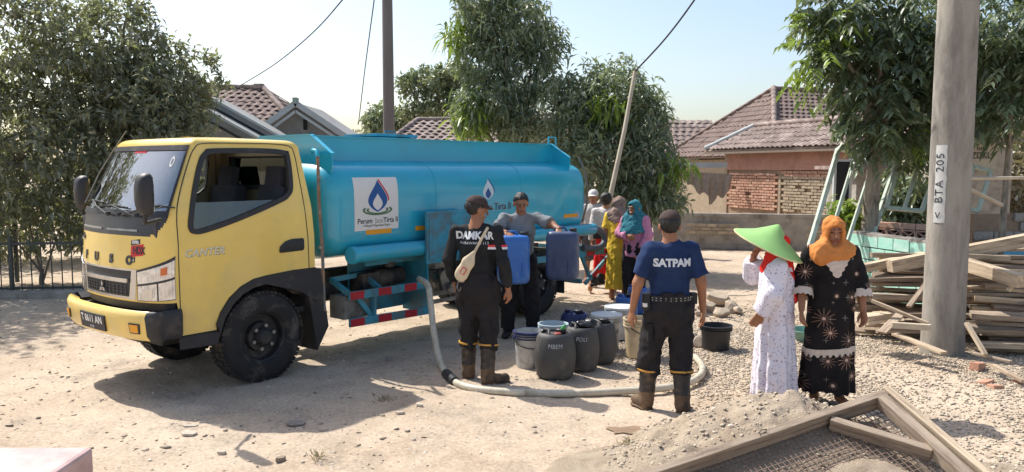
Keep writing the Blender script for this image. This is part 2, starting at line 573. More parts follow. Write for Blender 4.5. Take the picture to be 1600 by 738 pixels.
M_amb = mat('amber_lens', srgb(224, 120, 60), .25, var=.1)
M_orng = mat('orange_reflector', srgb(232, 160, 36), .4, var=.08)
M_wht = mat('white_sticker', srgb(226, 224, 218), .5, var=.05, scale=3)
M_lens = mat('headlamp_lens', srgb(232, 228, 218), .1, var=.1, scale=14, coat=.6, metal=.25)
def lamp_lens():
    m = bpy.data.materials.new('ribbed_lamp_lens'); m.use_nodes = True; nt = m.node_tree; b = nt.nodes['Principled BSDF']
    g = nd(nt, 'ShaderNodeTexCoord'); v = g.outputs['Object']
    c = ramp(nt, noise(nt, v, 11, 4, .7, .6), .32, .68, srgb(196, 192, 184), srgb(248, 246, 240))
    nt.links.new(c, b.inputs['Base Color']); b.inputs['Roughness'].default_value = .12; b.inputs['Metallic'].default_value = .35
    b.inputs['Coat Weight'].default_value = 1.0; b.inputs['Coat Roughness'].default_value = .02
    w = nd(nt, 'ShaderNodeTexWave'); w.inputs['Scale'].default_value = 14; w.inputs['Distortion'].default_value = 2.0; nt.links.new(v, w.inputs['Vector'])
    bp = nd(nt, 'ShaderNodeBump'); bp.inputs['Strength'].default_value = .5; bp.inputs['Distance'].default_value = .02
    nt.links.new(w.outputs[0], bp.inputs['Height']); nt.links.new(bp.outputs[0], b.inputs['Normal'])
    return m
M_lens = lamp_lens()
M_inkd = mat('dark_ink', srgb(34, 40, 48), .5, var=.05)
M_inkb = mat('blue_ink', srgb(22, 84, 150), .5, var=.1)
M_inkr = mat('red_ink', srgb(206, 40, 44), .5, var=.05)
M_inkg = mat('green_ink', srgb(74, 112, 70), .5, var=.1)
M_inkl = mat('pale_ink', srgb(206, 222, 228), .5, var=.05)
M_rust = mat('rusty_pipe', srgb(140, 112, 88), .75, var=.3, scale=12, dirt=srgb(90, 120, 130), dirt_amt=.5, dirt_scale=8)

def glass_material(name, tint=(.82, .9, .9, 1), refl=.10, gloss_rough=.02):
    m = bpy.data.materials.new(name); m.use_nodes = True; nt = m.node_tree
    nt.nodes.clear()
    out = nd(nt, 'ShaderNodeOutputMaterial')
    t = nd(nt, 'ShaderNodeBsdfTransparent'); t.inputs[0].default_value = tint
    g = nd(nt, 'ShaderNodeBsdfGlossy'); g.inputs[1].default_value = gloss_rough
    lw = nd(nt, 'ShaderNodeFresnel'); lw.inputs[0].default_value = 1.5
    ad = nd(nt, 'ShaderNodeMath', operation='ADD'); ad.inputs[1].default_value = refl
    nt.links.new(lw.outputs[0], ad.inputs[0])
    mx = nd(nt, 'ShaderNodeMixShader')
    nt.links.new(ad.outputs[0], mx.inputs[0]); nt.links.new(t.outputs[0], mx.inputs[1]); nt.links.new(g.outputs[0], mx.inputs[2])
    nt.links.new(mx.outputs[0], out.inputs[0])
    return m
M_wind = glass_material('windscreen_glass', (.66, .78, .78, 1), .36)
M_side = glass_material('side_glass', (.7, .76, .74, 1), .08)

TR_ANG = R(51.2)
TR_O = G(415, 597); TR_O.z = 0
truck = thing('tank_truck', 'yellow cab truck with a teal blue water tank', 'truck', TR_O, TR_ANG)

# ---- cab shell: closed loops at rising heights
YC = .80
def tab(z, T):
    return np.interp(z, [a for a, b in T], [b for a, b in T])
def c_w(z): return tab(z, [(.5, .765), (.9, .775), (1.3, .78), (1.55, .765), (2.10, .68), (2.3, .65)])
def c_uf(z): return tab(z, [(.5, -.98), (.85, -1.03), (1.1, -1.03), (1.4, -1.005), (1.56, -.975), (2.12, -.67), (2.3, -.6)])
def c_ur(z): return tab(z, [(.5, .60), (1.3, .59), (1.6, .575), (2.1, .51), (2.3, .5)])
def c_d(z): return tab(z, [(.5, .23), (1.4, .22), (2.1, .12), (2.3, .12)])
def bow(t, d):
    t = np.abs(t)
    return d * (.52 * t ** 2 + .48 * (1 - np.sqrt(np.maximum(0, 1 - t ** 7))))
def S_front(q, z, off=0.0):
    """point on the cab front; q in [-1,1] across (negative = near side), pushed out by off"""
    t = math.sin(q * math.pi / 2)
    w = float(c_w(z))
    u = float(c_uf(z)) + float(bow(t, float(c_d(z))))
    y = YC + t * w
    n = Vector((-1 + .75 * abs(t) ** 6, t * (0.28 + .72 * abs(t) ** 6), 0)).normalized()
    return Vector((u, y, z)) + n * off
def S_side(u, z, off=0.0, far=False):
    w = float(c_w(z)) + off
    return Vector((u, YC + (w if far else -w), z))

WIN = [(-.46, 2.09), (-.38, 2.115), (.07, 2.125), (.34, 2.11), (.395, 2.06), (.395, 1.78), (.34, 1.68), (.22, 1.62), (-.21, 1.48), (-.52, 1.40), (-.63, 1.395), (-.675, 1.43), (-.675, 1.52), (-.615, 1.76), (-.53, 2.0)]
WINo = [(p.x, p.y) for p in smooth_poly([(a, b, 0) for a, b in WIN], 6)]
def inset_poly(poly, d):
    n = len(poly); cx = sum(p[0] for p in poly) / n; out = []
    A = sum(poly[i][0] * poly[(i + 1) % n][1] - poly[(i + 1) % n][0] * poly[i][1] for i in range(n))
    s = 1 if A > 0 else -1
    for i in range(n):
        x0, y0 = poly[i - 1]; x1, y1 = poly[(i + 1) % n]
        tx, ty = x1 - x0, y1 - y0; L = math.hypot(tx, ty) or 1
        out.append((poly[i][0] - ty / L * d * s, poly[i][1] + tx / L * d * s))
    return out
WINi = inset_poly(WINo, .045); WINm = inset_poly(WINo, .022)
DOOR = [(-.50, 2.15), (.44, 2.155), (.49, 1.68), (.52, .985), (.02, .965), (-.22, .81), (-.38, .565), (-.765, .565), (-.775, 1.33), (-.77, 1.58), (-.70, 1.8), (-.58, 2.06)]
NS, NF, NR = 96, 120, 44
def cab_loop(z, ins=0.0):
    w = c_w(z) - ins; uf = c_uf(z) + ins; ur = c_ur(z) - ins; d = c_d(z)
    pts = []
    un = uf + d
    for i in range(NS): pts.append((ur - .0 + (un - ur) * i / NS, YC - w))
    for i in range(NF):
        t = math.sin((-1 + 2 * i / NF) * math.pi / 2)
        pts.append((uf + float(bow(t, d)), YC + t * w))
    for i in range(NS): pts.append((un + (ur - un) * i / NS, YC + w))
    for i in range(NR): pts.append((ur, YC + w - 2 * w * i / NR))
    # soften rear corners
    return pts
rows = []
for i in range(84): rows.append((.55 + (2.12 - .55) * i / 83, 0.0))
for i in range(1, 9):
    a = i / 8 * math.pi / 2
    rows.append((2.12 + .085 * math.sin(a), .10 * (1 - math.cos(a))))
for i in range(1, 9): rows.append((2.205 + .03 * math.sin(i / 8 * math.pi / 2), .10 + .66 * i / 8))
V = []
for z, ins in rows:
    zz = min(z, 2.12) if ins > 0.0 else z
    for u, y in cab_loop(zz, ins): V.append((u, y, z))
V = np.array(V); n = NS * 2 + NF + NR; m_ = len(rows)
ids = np.arange(m_ * n).reshape(m_, n); nxt = np.roll(ids, -1, axis=1)
F = np.stack([ids[:-1], ids[1:], nxt[1:], nxt[:-1]], -1)
zone = np.zeros((m_ - 1, n), int)
C = V[F].mean(2); cu, cy, cz = C[..., 0], C[..., 1], C[..., 2]
col = np.arange(n)[None, :].repeat(m_ - 1, 0)
near = col < NS; frnt = (col >= NS) & (col < NS + NF); farr = (col >= NS + NF) & (col < 2 * NS + NF); rear = col >= 2 * NS + NF
q = np.where(frnt, -1 + 2 * (col - NS + .5) / NF, 0)
inwin = pip(WINm, cu, cz); indoor = pip(DOOR, cu, cz)
arch = (np.hypot(cu - .06, cz - .42) < .53) | ((cu > .05) & (cz < .965))
zone[(near | farr) & indoor] = 1
zone[farr & indoor] = 2
WS_B, WS_T = 1.575, 2.115
zone[frnt & (cz > WS_B) & (cz < WS_T) & (np.abs(q) < .80)] = 3
qq = np.abs(q)
bl = 1.375 + .16 * np.clip((qq - .45) / .38, 0, 1) ** 2.2
zone[frnt & (cz <= WS_B) & (cz > bl) & (qq < .84)] = 4
zone[(near | farr) & inwin] = -1
zone[(near | farr) & arch] = -1
zone[rear & (np.abs(cy - YC) < .49) & (cz > 1.76) & (cz < 2.06)] = -1
zone[frnt & (cz < .84)] = -1
def sub(zid, name, m, parent, **kw):
    f = F[zone == zid]
    uq, inv = np.unique(f, return_inverse=True)
    return npmesh(name, V[uq], inv.reshape(f.shape), m, parent, smooth=40, **kw)
cab = sub(0, 'cab_body', M_yel, truck)
door = sub(1, 'door', M_yel, truck)
door2 = sub(2, 'door', M_yel, truck)
wsh = sub(3, 'windscreen', M_wind, truck)
cowl = sub(4, 'cowl_panel', M_cowl, truck)
# rear corner posts and floor, so the shell is closed
MB().box((-.25, YC, .60), (1.5, 1.44, .05)).build('cab_floor', M_chas, truck)
MB().box((.56, YC, 1.17), (.03, 1.48, .40)).build('rear_trim', M_dark, truck)

def ring_on(fn, outer, inner, thick, name, m, parent):
    """flat rubber ring between two outlines, raised off the surface by thick"""
    b = MB(); n = len(outer); vs = []
    for a, c in zip(outer, inner):
        vs += [fn(a[0], a[1], .002), fn(a[0], a[1], thick), fn(c[0], c[1], thick), fn(c[0], c[1], -.03)]
    fs = []
    for i in range(n):
        j = (i + 1) % n
        for k in range(3): fs.append((4 * i + k, 4 * j + k, 4 * j + k + 1, 4 * i + k + 1))
    b.add(vs, fs)
    return b.build(name, m, parent, smooth=50)
ring_on(lambda u, z, o: S_side(u, z, o), WINo, WINi, .010, 'window_seal', M_blk, door)
ring_on(lambda u, z, o: S_side(u, z, o, True), WINo, WINi, .010, 'window_seal', M_blk, door2)
# windscreen surround
def ws_loop(e):
    L = []
    qa, zb, zt = .80 + e, WS_B - e * .9, WS_T + e * .9
    N = 26
    for i in range(N): L.append((-qa + 2 * qa * i / N, zb))
    for i in range(12): L.append((qa, zb + (zt - zb) * i / 12))
    for i in range(N): L.append((qa - 2 * qa * i / N, zt))
    for i in range(12): L.append((-qa, zt + (zb - zt) * i / 12))
    return L
ring_on(S_front, ws_loop(.028), ws_loop(-.02), .010, 'windscreen_seal', M_blk, wsh)
# shut lines
def seam(poly, closed, name, parent, far=False, r=.0045):
    pts = [S_side(a, b, .0005, far) for a, b in poly]
    return MB().tube(pts, r, 6, closed=closed).build(name, M_blk, parent, smooth=60)
dl = [(p.x, p.y) for p in smooth_poly([(a, b, 0) for a, b in [(-.765, .565), (-.775, .9), (-.775, 1.33), (-.768, 1.58), (-.70, 1.8), (-.60, 2.03), (-.54, 2.12), (-.47, 2.155), (-.2, 2.165), (.2, 2.168), (.40, 2.15), (.452, 2.08), (.475, 1.85), (.49, 1.68), (.515, 1.3), (.525, .985)]], 4, False)]
seam(dl, False, 'door_seam', door); seam(dl, False, 'door_seam', door2, True)
# door handle: recess with a pull
hp = [(.19, 1.175), (.20, 1.225), (.26, 1.27), (.33, 1.287), (.455, 1.287), (.47, 1.27), (.47, 1.185), (.455, 1.17), (.21, 1.165)]
for fr, d in ((False, door), (True, door2)):
    b = MB(); 
    pts = [S_side(a, c, .006, fr) for a, c in hp]
    pin = [S_side(a, c, .012, fr) for a, c in inset_poly(hp, .014)]
    nn = len(hp)
    b.add(pts + pin, [(i, (i + 1) % nn, nn + (i + 1) % nn, nn + i) for i in range(nn)] + [tuple(range(nn, 2 * nn))])
    b.build('door_handle', M_blk, d, smooth=40)
M_canter = mat('badge_silver', srgb(226, 218, 196), .4, metal=.2, var=.05)
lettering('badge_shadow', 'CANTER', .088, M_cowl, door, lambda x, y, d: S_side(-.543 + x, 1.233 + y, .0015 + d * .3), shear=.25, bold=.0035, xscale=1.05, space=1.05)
lettering('badge_lettering', 'CANTER', .088, M_canter, door, lambda x, y, d: S_side(-.545 + x, 1.235 + y, .003 + d), shear=.25, bold=.002, xscale=1.05, space=1.05)
# half lowered side window glass
gp = [(a, b) for a, b in WINm if b < 1.66]
gl = sorted(gp, key=lambda p: p[0])
b = MB(); lo = [S_side(a, c, -.02) for a, c in [(-.62, 1.42), (-.5, 1.44), (-.2, 1.50), (0, 1.57), (.2, 1.64)]]
hi = [S_side(a, 1.655, -.02) for a in (-.60, -.5, -.2, 0, .2)]
b.add(lo + hi, [(i, i + 1, 6 + i, 5 + i) for i in range(4)])
b.build('window_glass', M_side, door)
b = MB().add([S_side(a, c, -.02, True) for a, c in WINm], [tuple(range(len(WINm)))]); b.build('window_glass', M_side, door2)
# rear window rubber and glass
b = MB()
for (z0, z1, y0, y1) in ((1.73, 1.775, .27, 1.33), (2.045, 2.09, .27, 1.33), (1.775, 2.045, .27, .325), (1.775, 2.045, 1.275, 1.33)):
    b.box((.545, (y0 + y1) / 2, (z0 + z1) / 2), (.06, y1 - y0, z1 - z0))
b.build('rear_window_frame', M_blk, truck)
MB().box((.55, YC, 1.91), (.006, .96, .28)).build('rear_window_glass', M_side, truck)
# far quarter and interior
MB().box((-.74, YC, 1.44), (.34, 1.36, .16), bev=.05).box((-.62, YC, 1.30), (.1, 1.3, .3), bev=.03).build('dashboard', M_dark, truck, smooth=40)
def seat(y, w):
    b = MB()
    b.box((.12, y, 1.12), (.46, w, .16), bev=.05)
    rot = Matrix.Rotation(R(10), 3, 'Y')
    b.box((.38, y, 1.46), (.13, w, .62), rot, bev=.05)
    o = b.build('seat', M_seat, truck, smooth=50)
    MB().box((.43, y, 1.86), (.09, .24, .20), rot, bev=.04).tube([(.42, y - .05, 1.72), (.43, y - .05, 1.82)], .008, 6).tube([(.42, y + .05, 1.72), (.43, y + .05, 1.82)], .008, 6).build('headrest', M_seat, o, smooth=50)
    return o
seat(.38, .42); seat(1.20, .46)
MB().box((.40, .80, 1.30), (.14, .32, .42), bev=.05).box((.12, .80, 1.12), (.46, .32, .15), bev=.05).build('middle_seat', M_seat, truck, smooth=50)
# driver's seat slid forward as seen through the window
sw = [(.0 + .0, 0, 0)]
ctr = Vector((-.40, 1.18, 1.5)); ax = Vector((.55, 0, .83)); e1 = Vector((0, 1, 0)); e2 = ax.cross(e1).normalized()
MB().tube([ctr + (e1 * math.cos(a) + e2 * math.sin(a)) * .2 for a in [i * math.pi / 14 for i in range(28)]], .014, 8, closed=True) \
    .tube([ctr, ctr - ax * .3], .03, 8).bar(ctr - e1 * .19, ctr + e1 * .19, .03, .02).build('steering_wheel', M_dark, truck, smooth=60)

# ---- cab front
def patch(fn, c4, nu, nv, t, name, m, parent, smooth=40):
    """curved slab over a 4-corner region given in surface coordinates (TL,TR,BR,BL)"""
    TL, TRr, BR, BL = [Vector((a[0], a[1])) for a in c4]
    top = []; bot = []
    for j in range(nv + 1):
        for i in range(nu + 1):
            s = i / nu; r = j / nv
            p = (TL * (1 - s) + TRr * s) * (1 - r) + (BL * (1 - s) + BR * s) * r
            top.append(fn(p.x, p.y, t)); bot.append(fn(p.x, p.y, -.015))
    N = len(top); w = nu + 1; fs = []
    for j in range(nv):
        for i in range(nu):
            a = j * w + i; fs.append((a, a + 1, a + w + 1, a + w)); 
    edge = [i for i in range(w)] + [j * w + nu for j in range(1, nv + 1)] + [nv * w + i for i in range(nu - 1, -1, -1)] + [j * w for j in range(nv - 1, 0, -1)]
    for k in range(len(edge)):
        a, c = edge[k], edge[(k + 1) % len(edge)]
        fs.append((a, N + a, N + c, c))
    b = MB().add(top + bot, fs)
    return b.build(name, m, parent, smooth=smooth)
for s in (-1, 1):
    base = patch(S_front, [(s * .425, 1.10), (s * .985, 1.225), (s * .985, .862), (s * .425, .842)], 12, 5, .004, 'headlight', M_cowl, truck)
    patch(S_front, [(s * .445, 1.085), (s * .97, 1.195), (s * .97, 1.055), (s * .445, .985)], 12, 4, .013, 'upper_lens', M_lens, base)
    patch(S_front, [(s * .445, .968), (s * .685, .998), (s * .685, .855), (s * .445, .852)], 8, 4, .013, 'main_lens', M_lens, base)
    patch(S_front, [(s * .705, 1.00), (s * .97, 1.035), (s * .97, .87), (s * .705, .858)], 8, 4, .013, 'corner_lens', M_lens, base)
    patch(S_front, [(s * .74, 1.125), (s * .83, 1.14), (s * .83, 1.075), (s * .74, 1.065)], 4, 2, .017, 'turn_signal', M_amb, base)
    patch(S_front, [(s * .50, .945), (s * .63, .96), (s * .63, .875), (s * .50, .872)], 4, 2, .016, 'bulb', M_chr, base)
grl = patch(S_front, [(-.425, 1.105), (.425, 1.105), (.40, .85), (-.40, .85)], 16, 6, .004, 'grille', M_chr, truck)
patch(S_front, [(-.355, 1.09), (.355, 1.09), (.32, .872), (-.32, .872)], 16, 6, .008, 'grille_mesh', M_blk, grl)
patch(S_front, [(-.33, 1.025), (.33, 1.025), (.325, .992), (-.325, .992)], 16, 2, .028, 'chrome_bar', M_chr, grl)
for i in range(4):
    z = .965 - i * .026
    patch(S_front, [(-.315, z), (.315, z), (.315, z - .006), (-.315, z - .006)], 14, 1, .014, 'grille_slat', M_cowl, grl)
for i in range(13):
    qx = -.30 + .05 * i
    patch(S_front, [(qx, .972), (qx + .006, .972), (qx + .006, .878), (qx, .878)], 1, 3, .014, 'grille_slat', M_cowl, grl)
# three-diamond emblem
b = MB()
for k in range(3):
    a = math.pi / 2 + k * 2 * math.pi / 3
    cx_, cz_ = .0 + math.cos(a) * .030, .925 + math.sin(a) * .030
    d1 = (math.cos(a), math.sin(a)); d2 = (-d1[1], d1[0])
    pts = [(cx_ + d1[0] * .030, cz_ + d1[1] * .030), (cx_ + d2[0] * .017, cz_ + d2[1] * .017), (cx_ - d1[0] * .030, cz_ - d1[1] * .030), (cx_ - d2[0] * .017, cz_ - d2[1] * .017)]
    f = [S_front(p[0] * .82, p[1], .028) for p in pts]; g = [S_front(p[0] * .82, p[1], .01) for p in pts]
    b.add(f + g, [(0, 1, 2, 3)] + [(i, (i + 1) % 4, 4 + (i + 1) % 4, 4 + i) for i in range(4)])
b.build('emblem', M_chr, grl)
def on_front(q0, z0, off=.003):
    # letters read left to right from the front: local +x runs towards the near side (driver's left to right seen from outside)
    return lambda x, y, d: S_front(q0 - x * .82, z0 + y, off + d)
for ch, qx in (('F', .36), ('U', .13), ('S', -.10), ('O', -.33)):
    lettering('front_letter', ch, .10, M_cowl, cab, on_front(qx, 1.175), bold=.006, extrude=.004, xscale=1.2)
lettering('front_badge', 'Turbo', .07, M_cowl, cab, on_front(.50, 1.335), bold=.003, shear=.2, extrude=.002)
sb = patch(S_front, [(-.345, 1.345), (-.455, 1.36), (-.455, 1.318), (-.345, 1.303)], 3, 1, .002, 'super_sticker', M_inkd, cab)
lettering('sticker_lettering', 'SUPER', .035, M_wht, sb, on_front(-.40, 1.331, .0025), bold=.002, extrude=.001)
s2 = patch(S_front, [(-.345, 1.30), (-.50, 1.32), (-.50, 1.225), (-.345, 1.205)], 3, 1, .002, 'red_sticker', M_inkr, cab)
lettering('sticker_lettering', 'HDX', .082, M_inkd, s2, on_front(-.445, 1.262, .0025), bold=.003, extrude=.001)
s3 = patch(S_front, [(-.345, 1.202), (-.40, 1.209), (-.40, 1.165), (-.345, 1.158)], 2, 1, .002, 'small_sticker', M_inkd, cab)
lettering('sticker_lettering', '6.6', .034, M_wht, s3, on_front(-.372, 1.183, .0025), bold=.001, extrude=.001)
st = patch(S_front, [(.06, 2.112), (-.13, 2.112), (-.13, 2.078), (.06, 2.078)], 3, 1, .004, 'red_strip', M_inkr, wsh)
rg = [(-.60 + .035 * math.cos(a), 2.0 + .045 * math.sin(a)) for a in [i * math.pi / 10 for i in range(20)]]
ring_on(lambda a, z, o: S_front(a, z, .003 + o * .1), rg, [(-.60 + (a + .60) * .62, 2.0 + (z - 2.0) * .62) for a, z in rg], .004, 'round_sticker', M_wht, wsh)
# cowl grooves, wipers
for (a, c) in ((-.42, -.02), (.06, .52)):
    patch(S_front, [(a, 1.435), (c, 1.435), (c, 1.42), (a, 1.42)], 8, 1, .008, 'cowl_vent', M_steel, cowl)
for (q0, q1, z1) in ((-.05, .42, 1.66), (-.42, .0, 1.63), (-.20, -.66, 1.64)):
    p0 = S_front(q0, 1.545, .03); p1 = S_front((q0 + q1) / 2, (1.56 + z1) / 2, .04)
    p2 = S_front(q1, z1, .02); p3 = S_front(q1 + (q1 - q0) * .55, z1 - .02, .018); p4 = S_front(q1 - (q1 - q0) * .6, z1 - .015, .018)
    MB().tube([p0, p1, p2], .008, 6).tube([p4, p2, p3], .006, 6).lathe([(0, .0), (.02, 0), (.02, .03), (0, .03)], p0, 10).build('wiper', M_blk, truck, smooth=50)
# mirrors
def mirror(side):
    y0 = YC + side * .85
    r = thing('mirror', None, None); r.parent = truck
    c = Vector((-1.16, y0 + side * .17, 1.745)) if side < 0 else Vector((-.80, y0 + .07, 1.71))
    b = MB(); rings = []
    N = 20
    hw, hh, dp = .085, .165, .07
    for k, (sx, off) in enumerate(((.0, .062), (.55, .058), (.85, .04), (1.0, .0), (1.0, -.03), (.9, -.038), (.0, -.038))):
        for i in range(N):
            a = 2 * math.pi * i / N
            ca, sa = math.cos(a), math.sin(a)
            e = (abs(ca) ** .6 * (1 if ca > 0 else -1), abs(sa) ** .6 * (1 if sa > 0 else -1))
            rings.append(c + Vector((-off, e[0] * hw * sx, e[1] * hh * sx)))
    fs = []
    for k in range(6):
        for i in range(N): fs.append((k * N + i, k * N + (i + 1) % N, (k + 1) * N + (i + 1) % N, (k + 1) * N + i))
    b.add(rings, fs)
    h = b.build('mirror_housing', M_blk, truck, smooth=50)
    bpy.data.objects.remove(r)
    g = MB().box(c + Vector((.040, 0, 0)), (.004, .13, .27), bev=.001).build('mirror_glass', M_chr, h)
    MB().tube([c + Vector((0, 0, -.15)), c + Vector((.0, 0, -.20)), c + Vector((.02, -side * .06, -.225)), Vector((-.90 if side < 0 else -.84, y0 - side * .1, 1.53))], [.016, .016, .014, .014], 8).build('mirror_arm', M_blk, h, smooth=60)
mirror(-1); mirror(1)
# roof aerial on the far pillar
MB().tube([(-.86, 1.52, 1.62), (-.72, 1.52, 1.9), (-.60, 1.50, 2.10), (-.48, 1.46, 2.30)], [.006, .005, .004, .003], 6).build('aerial', M_steel, truck, smooth=60)

# ---- bumper
def S_bump(q, z, off=0.0):
    t = math.sin(q * math.pi / 2)
    return Vector((-1.14 + .17 * (.5 * t ** 2 + .5 * (1 - math.sqrt(max(0, 1 - t ** 8)))) - off + .04 * abs(z - .69) / .1 * .3, YC + t * .81, z))
bmp = MB(); NB = 40; prof = [(.74, -.10), (.785, -.02), (.775, .0), (.74, .012), (.585, .004), (.54, -.02), (.53, -.09)]
vs = []
for i in range(NB + 1):
    qv = -.72 + 1.48 * i / NB
    for z, o in prof: vs.append(S_bump(qv, z, o))
k = len(prof)
bmp.add(vs, [(i * k + j, (i + 1) * k + j, (i + 1) * k + j + 1, i * k + j + 1) for i in range(NB) for j in range(k - 1)])
bumper = bmp.build('bumper', M_yel, truck, smooth=40)
for s in (-1, 1):
    vs = []; N2 = 12
    for i in range(N2 + 1):
        qv = s * ((.72 if s < 0 else .76) + (.28 if s < 0 else .24) * i / N2)
        for z, o in prof: vs.append(S_bump(qv, z, o + .004))
    for u in (-.93, -.78):
        for z, o in prof: vs.append(Vector((u, YC + s * (.814 + o * .9), z)))
    NN = N2 + 2
    MB().add(vs, [(i * k + j, (i + 1) * k + j, (i + 1) * k + j + 1, i * k + j + 1) for i in range(NN) for j in range(k - 1)]).build('bumper_end', M_blk, bumper, smooth=40)
    patch(S_bump, [(s * .48, .685), (s * .63, .685), (s * .62, .60), (s * .49, .60)], 6, 3, .012, 'fog_lamp_frame', M_cowl, bumper)
    patch(S_bump, [(s * .495, .675), (s * .615, .675), (s * .605, .61), (s * .505, .61)], 6, 3, .016, 'fog_lamp', M_orng, bumper)
patch(lambda a, z, o: S_front(a, z, o - .03), [(-.97, .86), (.97, .86), (.97, .76), (-.97, .76)], 20, 1, .0, 'lower_valance', M_blk, truck)
pl = patch(S_bump, [(.19, .71), (-.17, .71), (-.17, .575), (.19, .575)], 4, 2, .018, 'number_plate', M_inkd, bumper)
def on_bump(q0, z0): return lambda x, y, d: S_bump(q0 - x * .80, z0 + y, .019 + d)
lettering('plate_lettering', 'T 8611 AN', .085, M_wht, pl, on_bump(.01, .66), bold=.002, extrude=.001, xscale=.98)
lettering('plate_date', '01-28', .03, M_wht, pl, on_bump(.01, .597), extrude=.001)

# ---- wheels
def wheel(cx, cy, out, parent=truck, Rr=.42, wd=.22):
    """out = -1: outer face towards the near side"""
    rim = MB().lathe([(.235, .0), (.23, .02), (.215, .03), (.20, .09), (.14, .095), (.13, .05), (.085, .045), (.08, .0), (.06, -.03), (0.001, -.035)], seg=40, axis='y')
    o = rim.build('wheel', M_rim, parent, smooth=35, loc=(cx, cy, Rr - .005))
    if out > 0: o.rotation_euler = (0, 0, math.pi)
    t = MB()
    pr = [(.225, .01), (.24, -.006), (.29, -.018), (.345, -.012), (.385, .008), (.405, .02), (.412, .05), (.412, wd - .05), (.405, wd - .02), (.38, wd - .006), (.30, wd + .01), (.235, wd - .01), (.225, wd - .02)]
    t.lathe([(r * Rr / .42, h) for r, h in pr], seg=64, axis='y')
    for i in range(56):
        a = 2 * math.pi * i / 56
        for j, hy in enumerate((.03, wd - .03)):
            rot = Matrix.Rotation(-a - j * .05, 3, 'Y')
            t.box(rot @ Vector((Rr * .98, hy, 0)), (.018, .055, .034), rot)
        rot = Matrix.Rotation(-a - .03, 3, 'Y')
        if i % 2 == 0: t.box(rot @ Vector((Rr * .982, wd / 2, 0)), (.02, .07, .05), rot)
    t.build('tyre', M_rub, o, smooth=30)
    for i in range(6):
        a = 2 * math.pi * i / 6 + .3
        MB().lathe([(.001, -.03), (.018, -.03), (.020, -.005), (.02, .045)], (math.cos(a) * .108, .03, math.sin(a) * .108), 6, 'y').build('wheel_nut', M_steel, o)
    for i in range(8):
        a = 2 * math.pi * i / 8
        MB().lathe([(.001, 0), (.018, 0), (.018, .004)], (math.cos(a) * .168, .088, math.sin(a) * .168), 10, 'y').build('vent_hole', M_inkd, o)
    return o
wheel(0, .0, -1); wheel(0, 1.60, 1)
RW = 4.22
wheel(RW, .03, -1); wheel(RW, .28, -1); wheel(RW, 1.61, 1); wheel(RW, 1.36, 1)
MB().tube([(0, .2, .42), (0, 1.40, .42)], .05, 10).build('front_axle', M_chas, truck, smooth=60)
MB().tube([(RW, .3, .42), (RW, 1.35, .42)], .075, 10).lathe([(.0, -.16), (.12, -.12), (.17, 0), (.12, .12), (0, .16)], (RW, .82, .42), 16, 'x').build('rear_axle', M_chas, truck, smooth=60)
# front fender arch, step and mudflap
for s, far in ((-1, False), (1, True)):
    arcp = [(-.80, .535), (-.42, .53)] + [( .06 - .545 * math.cos(a), .42 + .545 * math.sin(a)) for a in [R(x) for x in (18, 30, 45, 60, 75, 90)]] + [(.35, .985), (.60, .985)]
    inn = [(-.80, .44), (-.46, .43)] + [(.04 - .475 * math.cos(a), .42 + .475 * math.sin(a)) for a in [R(x) for x in (12, 28, 45, 60, 75, 90)]] + [(.42, .78), (.60, .66)]
    vs = []; nA = len(arcp)
    for (a, c), (e, f) in zip(arcp, inn):
        yo = YC + s * .785; yi = YC + s * .52
        vs += [(a, yo - s * .012, c + .012), (a, yo + s * .006, c), (e, yo + s * .008, f), (e, yi, f)]
    MB().add(vs, [(4 * i + j, 4 * (i + 1) + j, 4 * (i + 1) + j + 1, 4 * i + j + 1) for i in range(nA - 1) for j in range(3)]).build('wheel_arch', M_blk, truck, smooth=40)
    MB().prism([(.47, .98), (.66, .98), (.74, .40), (.60, .18), (.56, .45)], (0, YC + s * .78, 0), (1, 0, 0), (0, 0, 1), (0, -s, 0), .28).build('mudguard', M_blk, truck, smooth=30)
MB().box((-.90, YC, .62), (.28, 1.3, .2)).build('radiator_block', M_chas, truck)
MB().box((-.2, YC, .62), (1.1, .8, .45), bev=.05).build('engine_block', M_chas, truck)

# ---- chassis
for y in (.47, 1.17):
    MB().box((2.5, y, .70), (6.3, .07, .18)).build('chassis_rail', M_chas, truck)
for u in (.9, 1.9, 2.9, 3.6, 4.8, 5.4):
    MB().box((u, .82, .70), (.06, .64, .1)).build('cross_member', M_chas, truck)
MB().tube([(.5, .82, .55), (RW, .82, .45)], .045, 10).build('propeller_shaft', M_chas, truck, smooth=60)
for u in (RW - .35, RW, RW + .35):
    pass
MB().box((RW, .55, .52), (1.1, .07, .06)).box((RW, .55, .58), (.7, .07, .05)).box((RW, 1.10, .52), (1.1, .07, .06)).build('leaf_spring', M_chas, truck)
# ---- tank
TZ, TH, TW = 1.52, .51, .82
def tank_y(z):
    t = min(1, abs(z - TZ) / TH)
    return YC + .02 - TW * (1 - t ** 4.2) ** (1 / 4.2)
def tank_row(ins):
    pts = []; N = 96
    for i in range(N):
        a = 2 * math.pi * i / N; ca, sa = math.cos(a), math.sin(a); e = 2 / 4.2
        pts.append((YC + .02 + abs(ca) ** e * (1 if ca > 0 else -1) * (TW - ins), TZ + abs(sa) ** e * (1 if sa > 0 else -1) * (TH - ins)))
    return pts
U0, U1 = .74, 5.30
rws = [(U0 - .03, .50), (U0 - .02, .40), (U0, .24)]
for i in range(1, 9):
    a = i / 8 * math.pi / 2; rws.append((U0 + .24 * math.sin(a) ** 1.0 * 1.0, .24 * (1 - math.sin(a)) if False else .24 * (1 - math.sin(a)) ** 1.0))
rr = []
for i in range(9):
    a = i / 8 * math.pi / 2; rr.append((U0 + .22 * (1 - math.cos(a)), .22 * (1 - math.sin(a))))
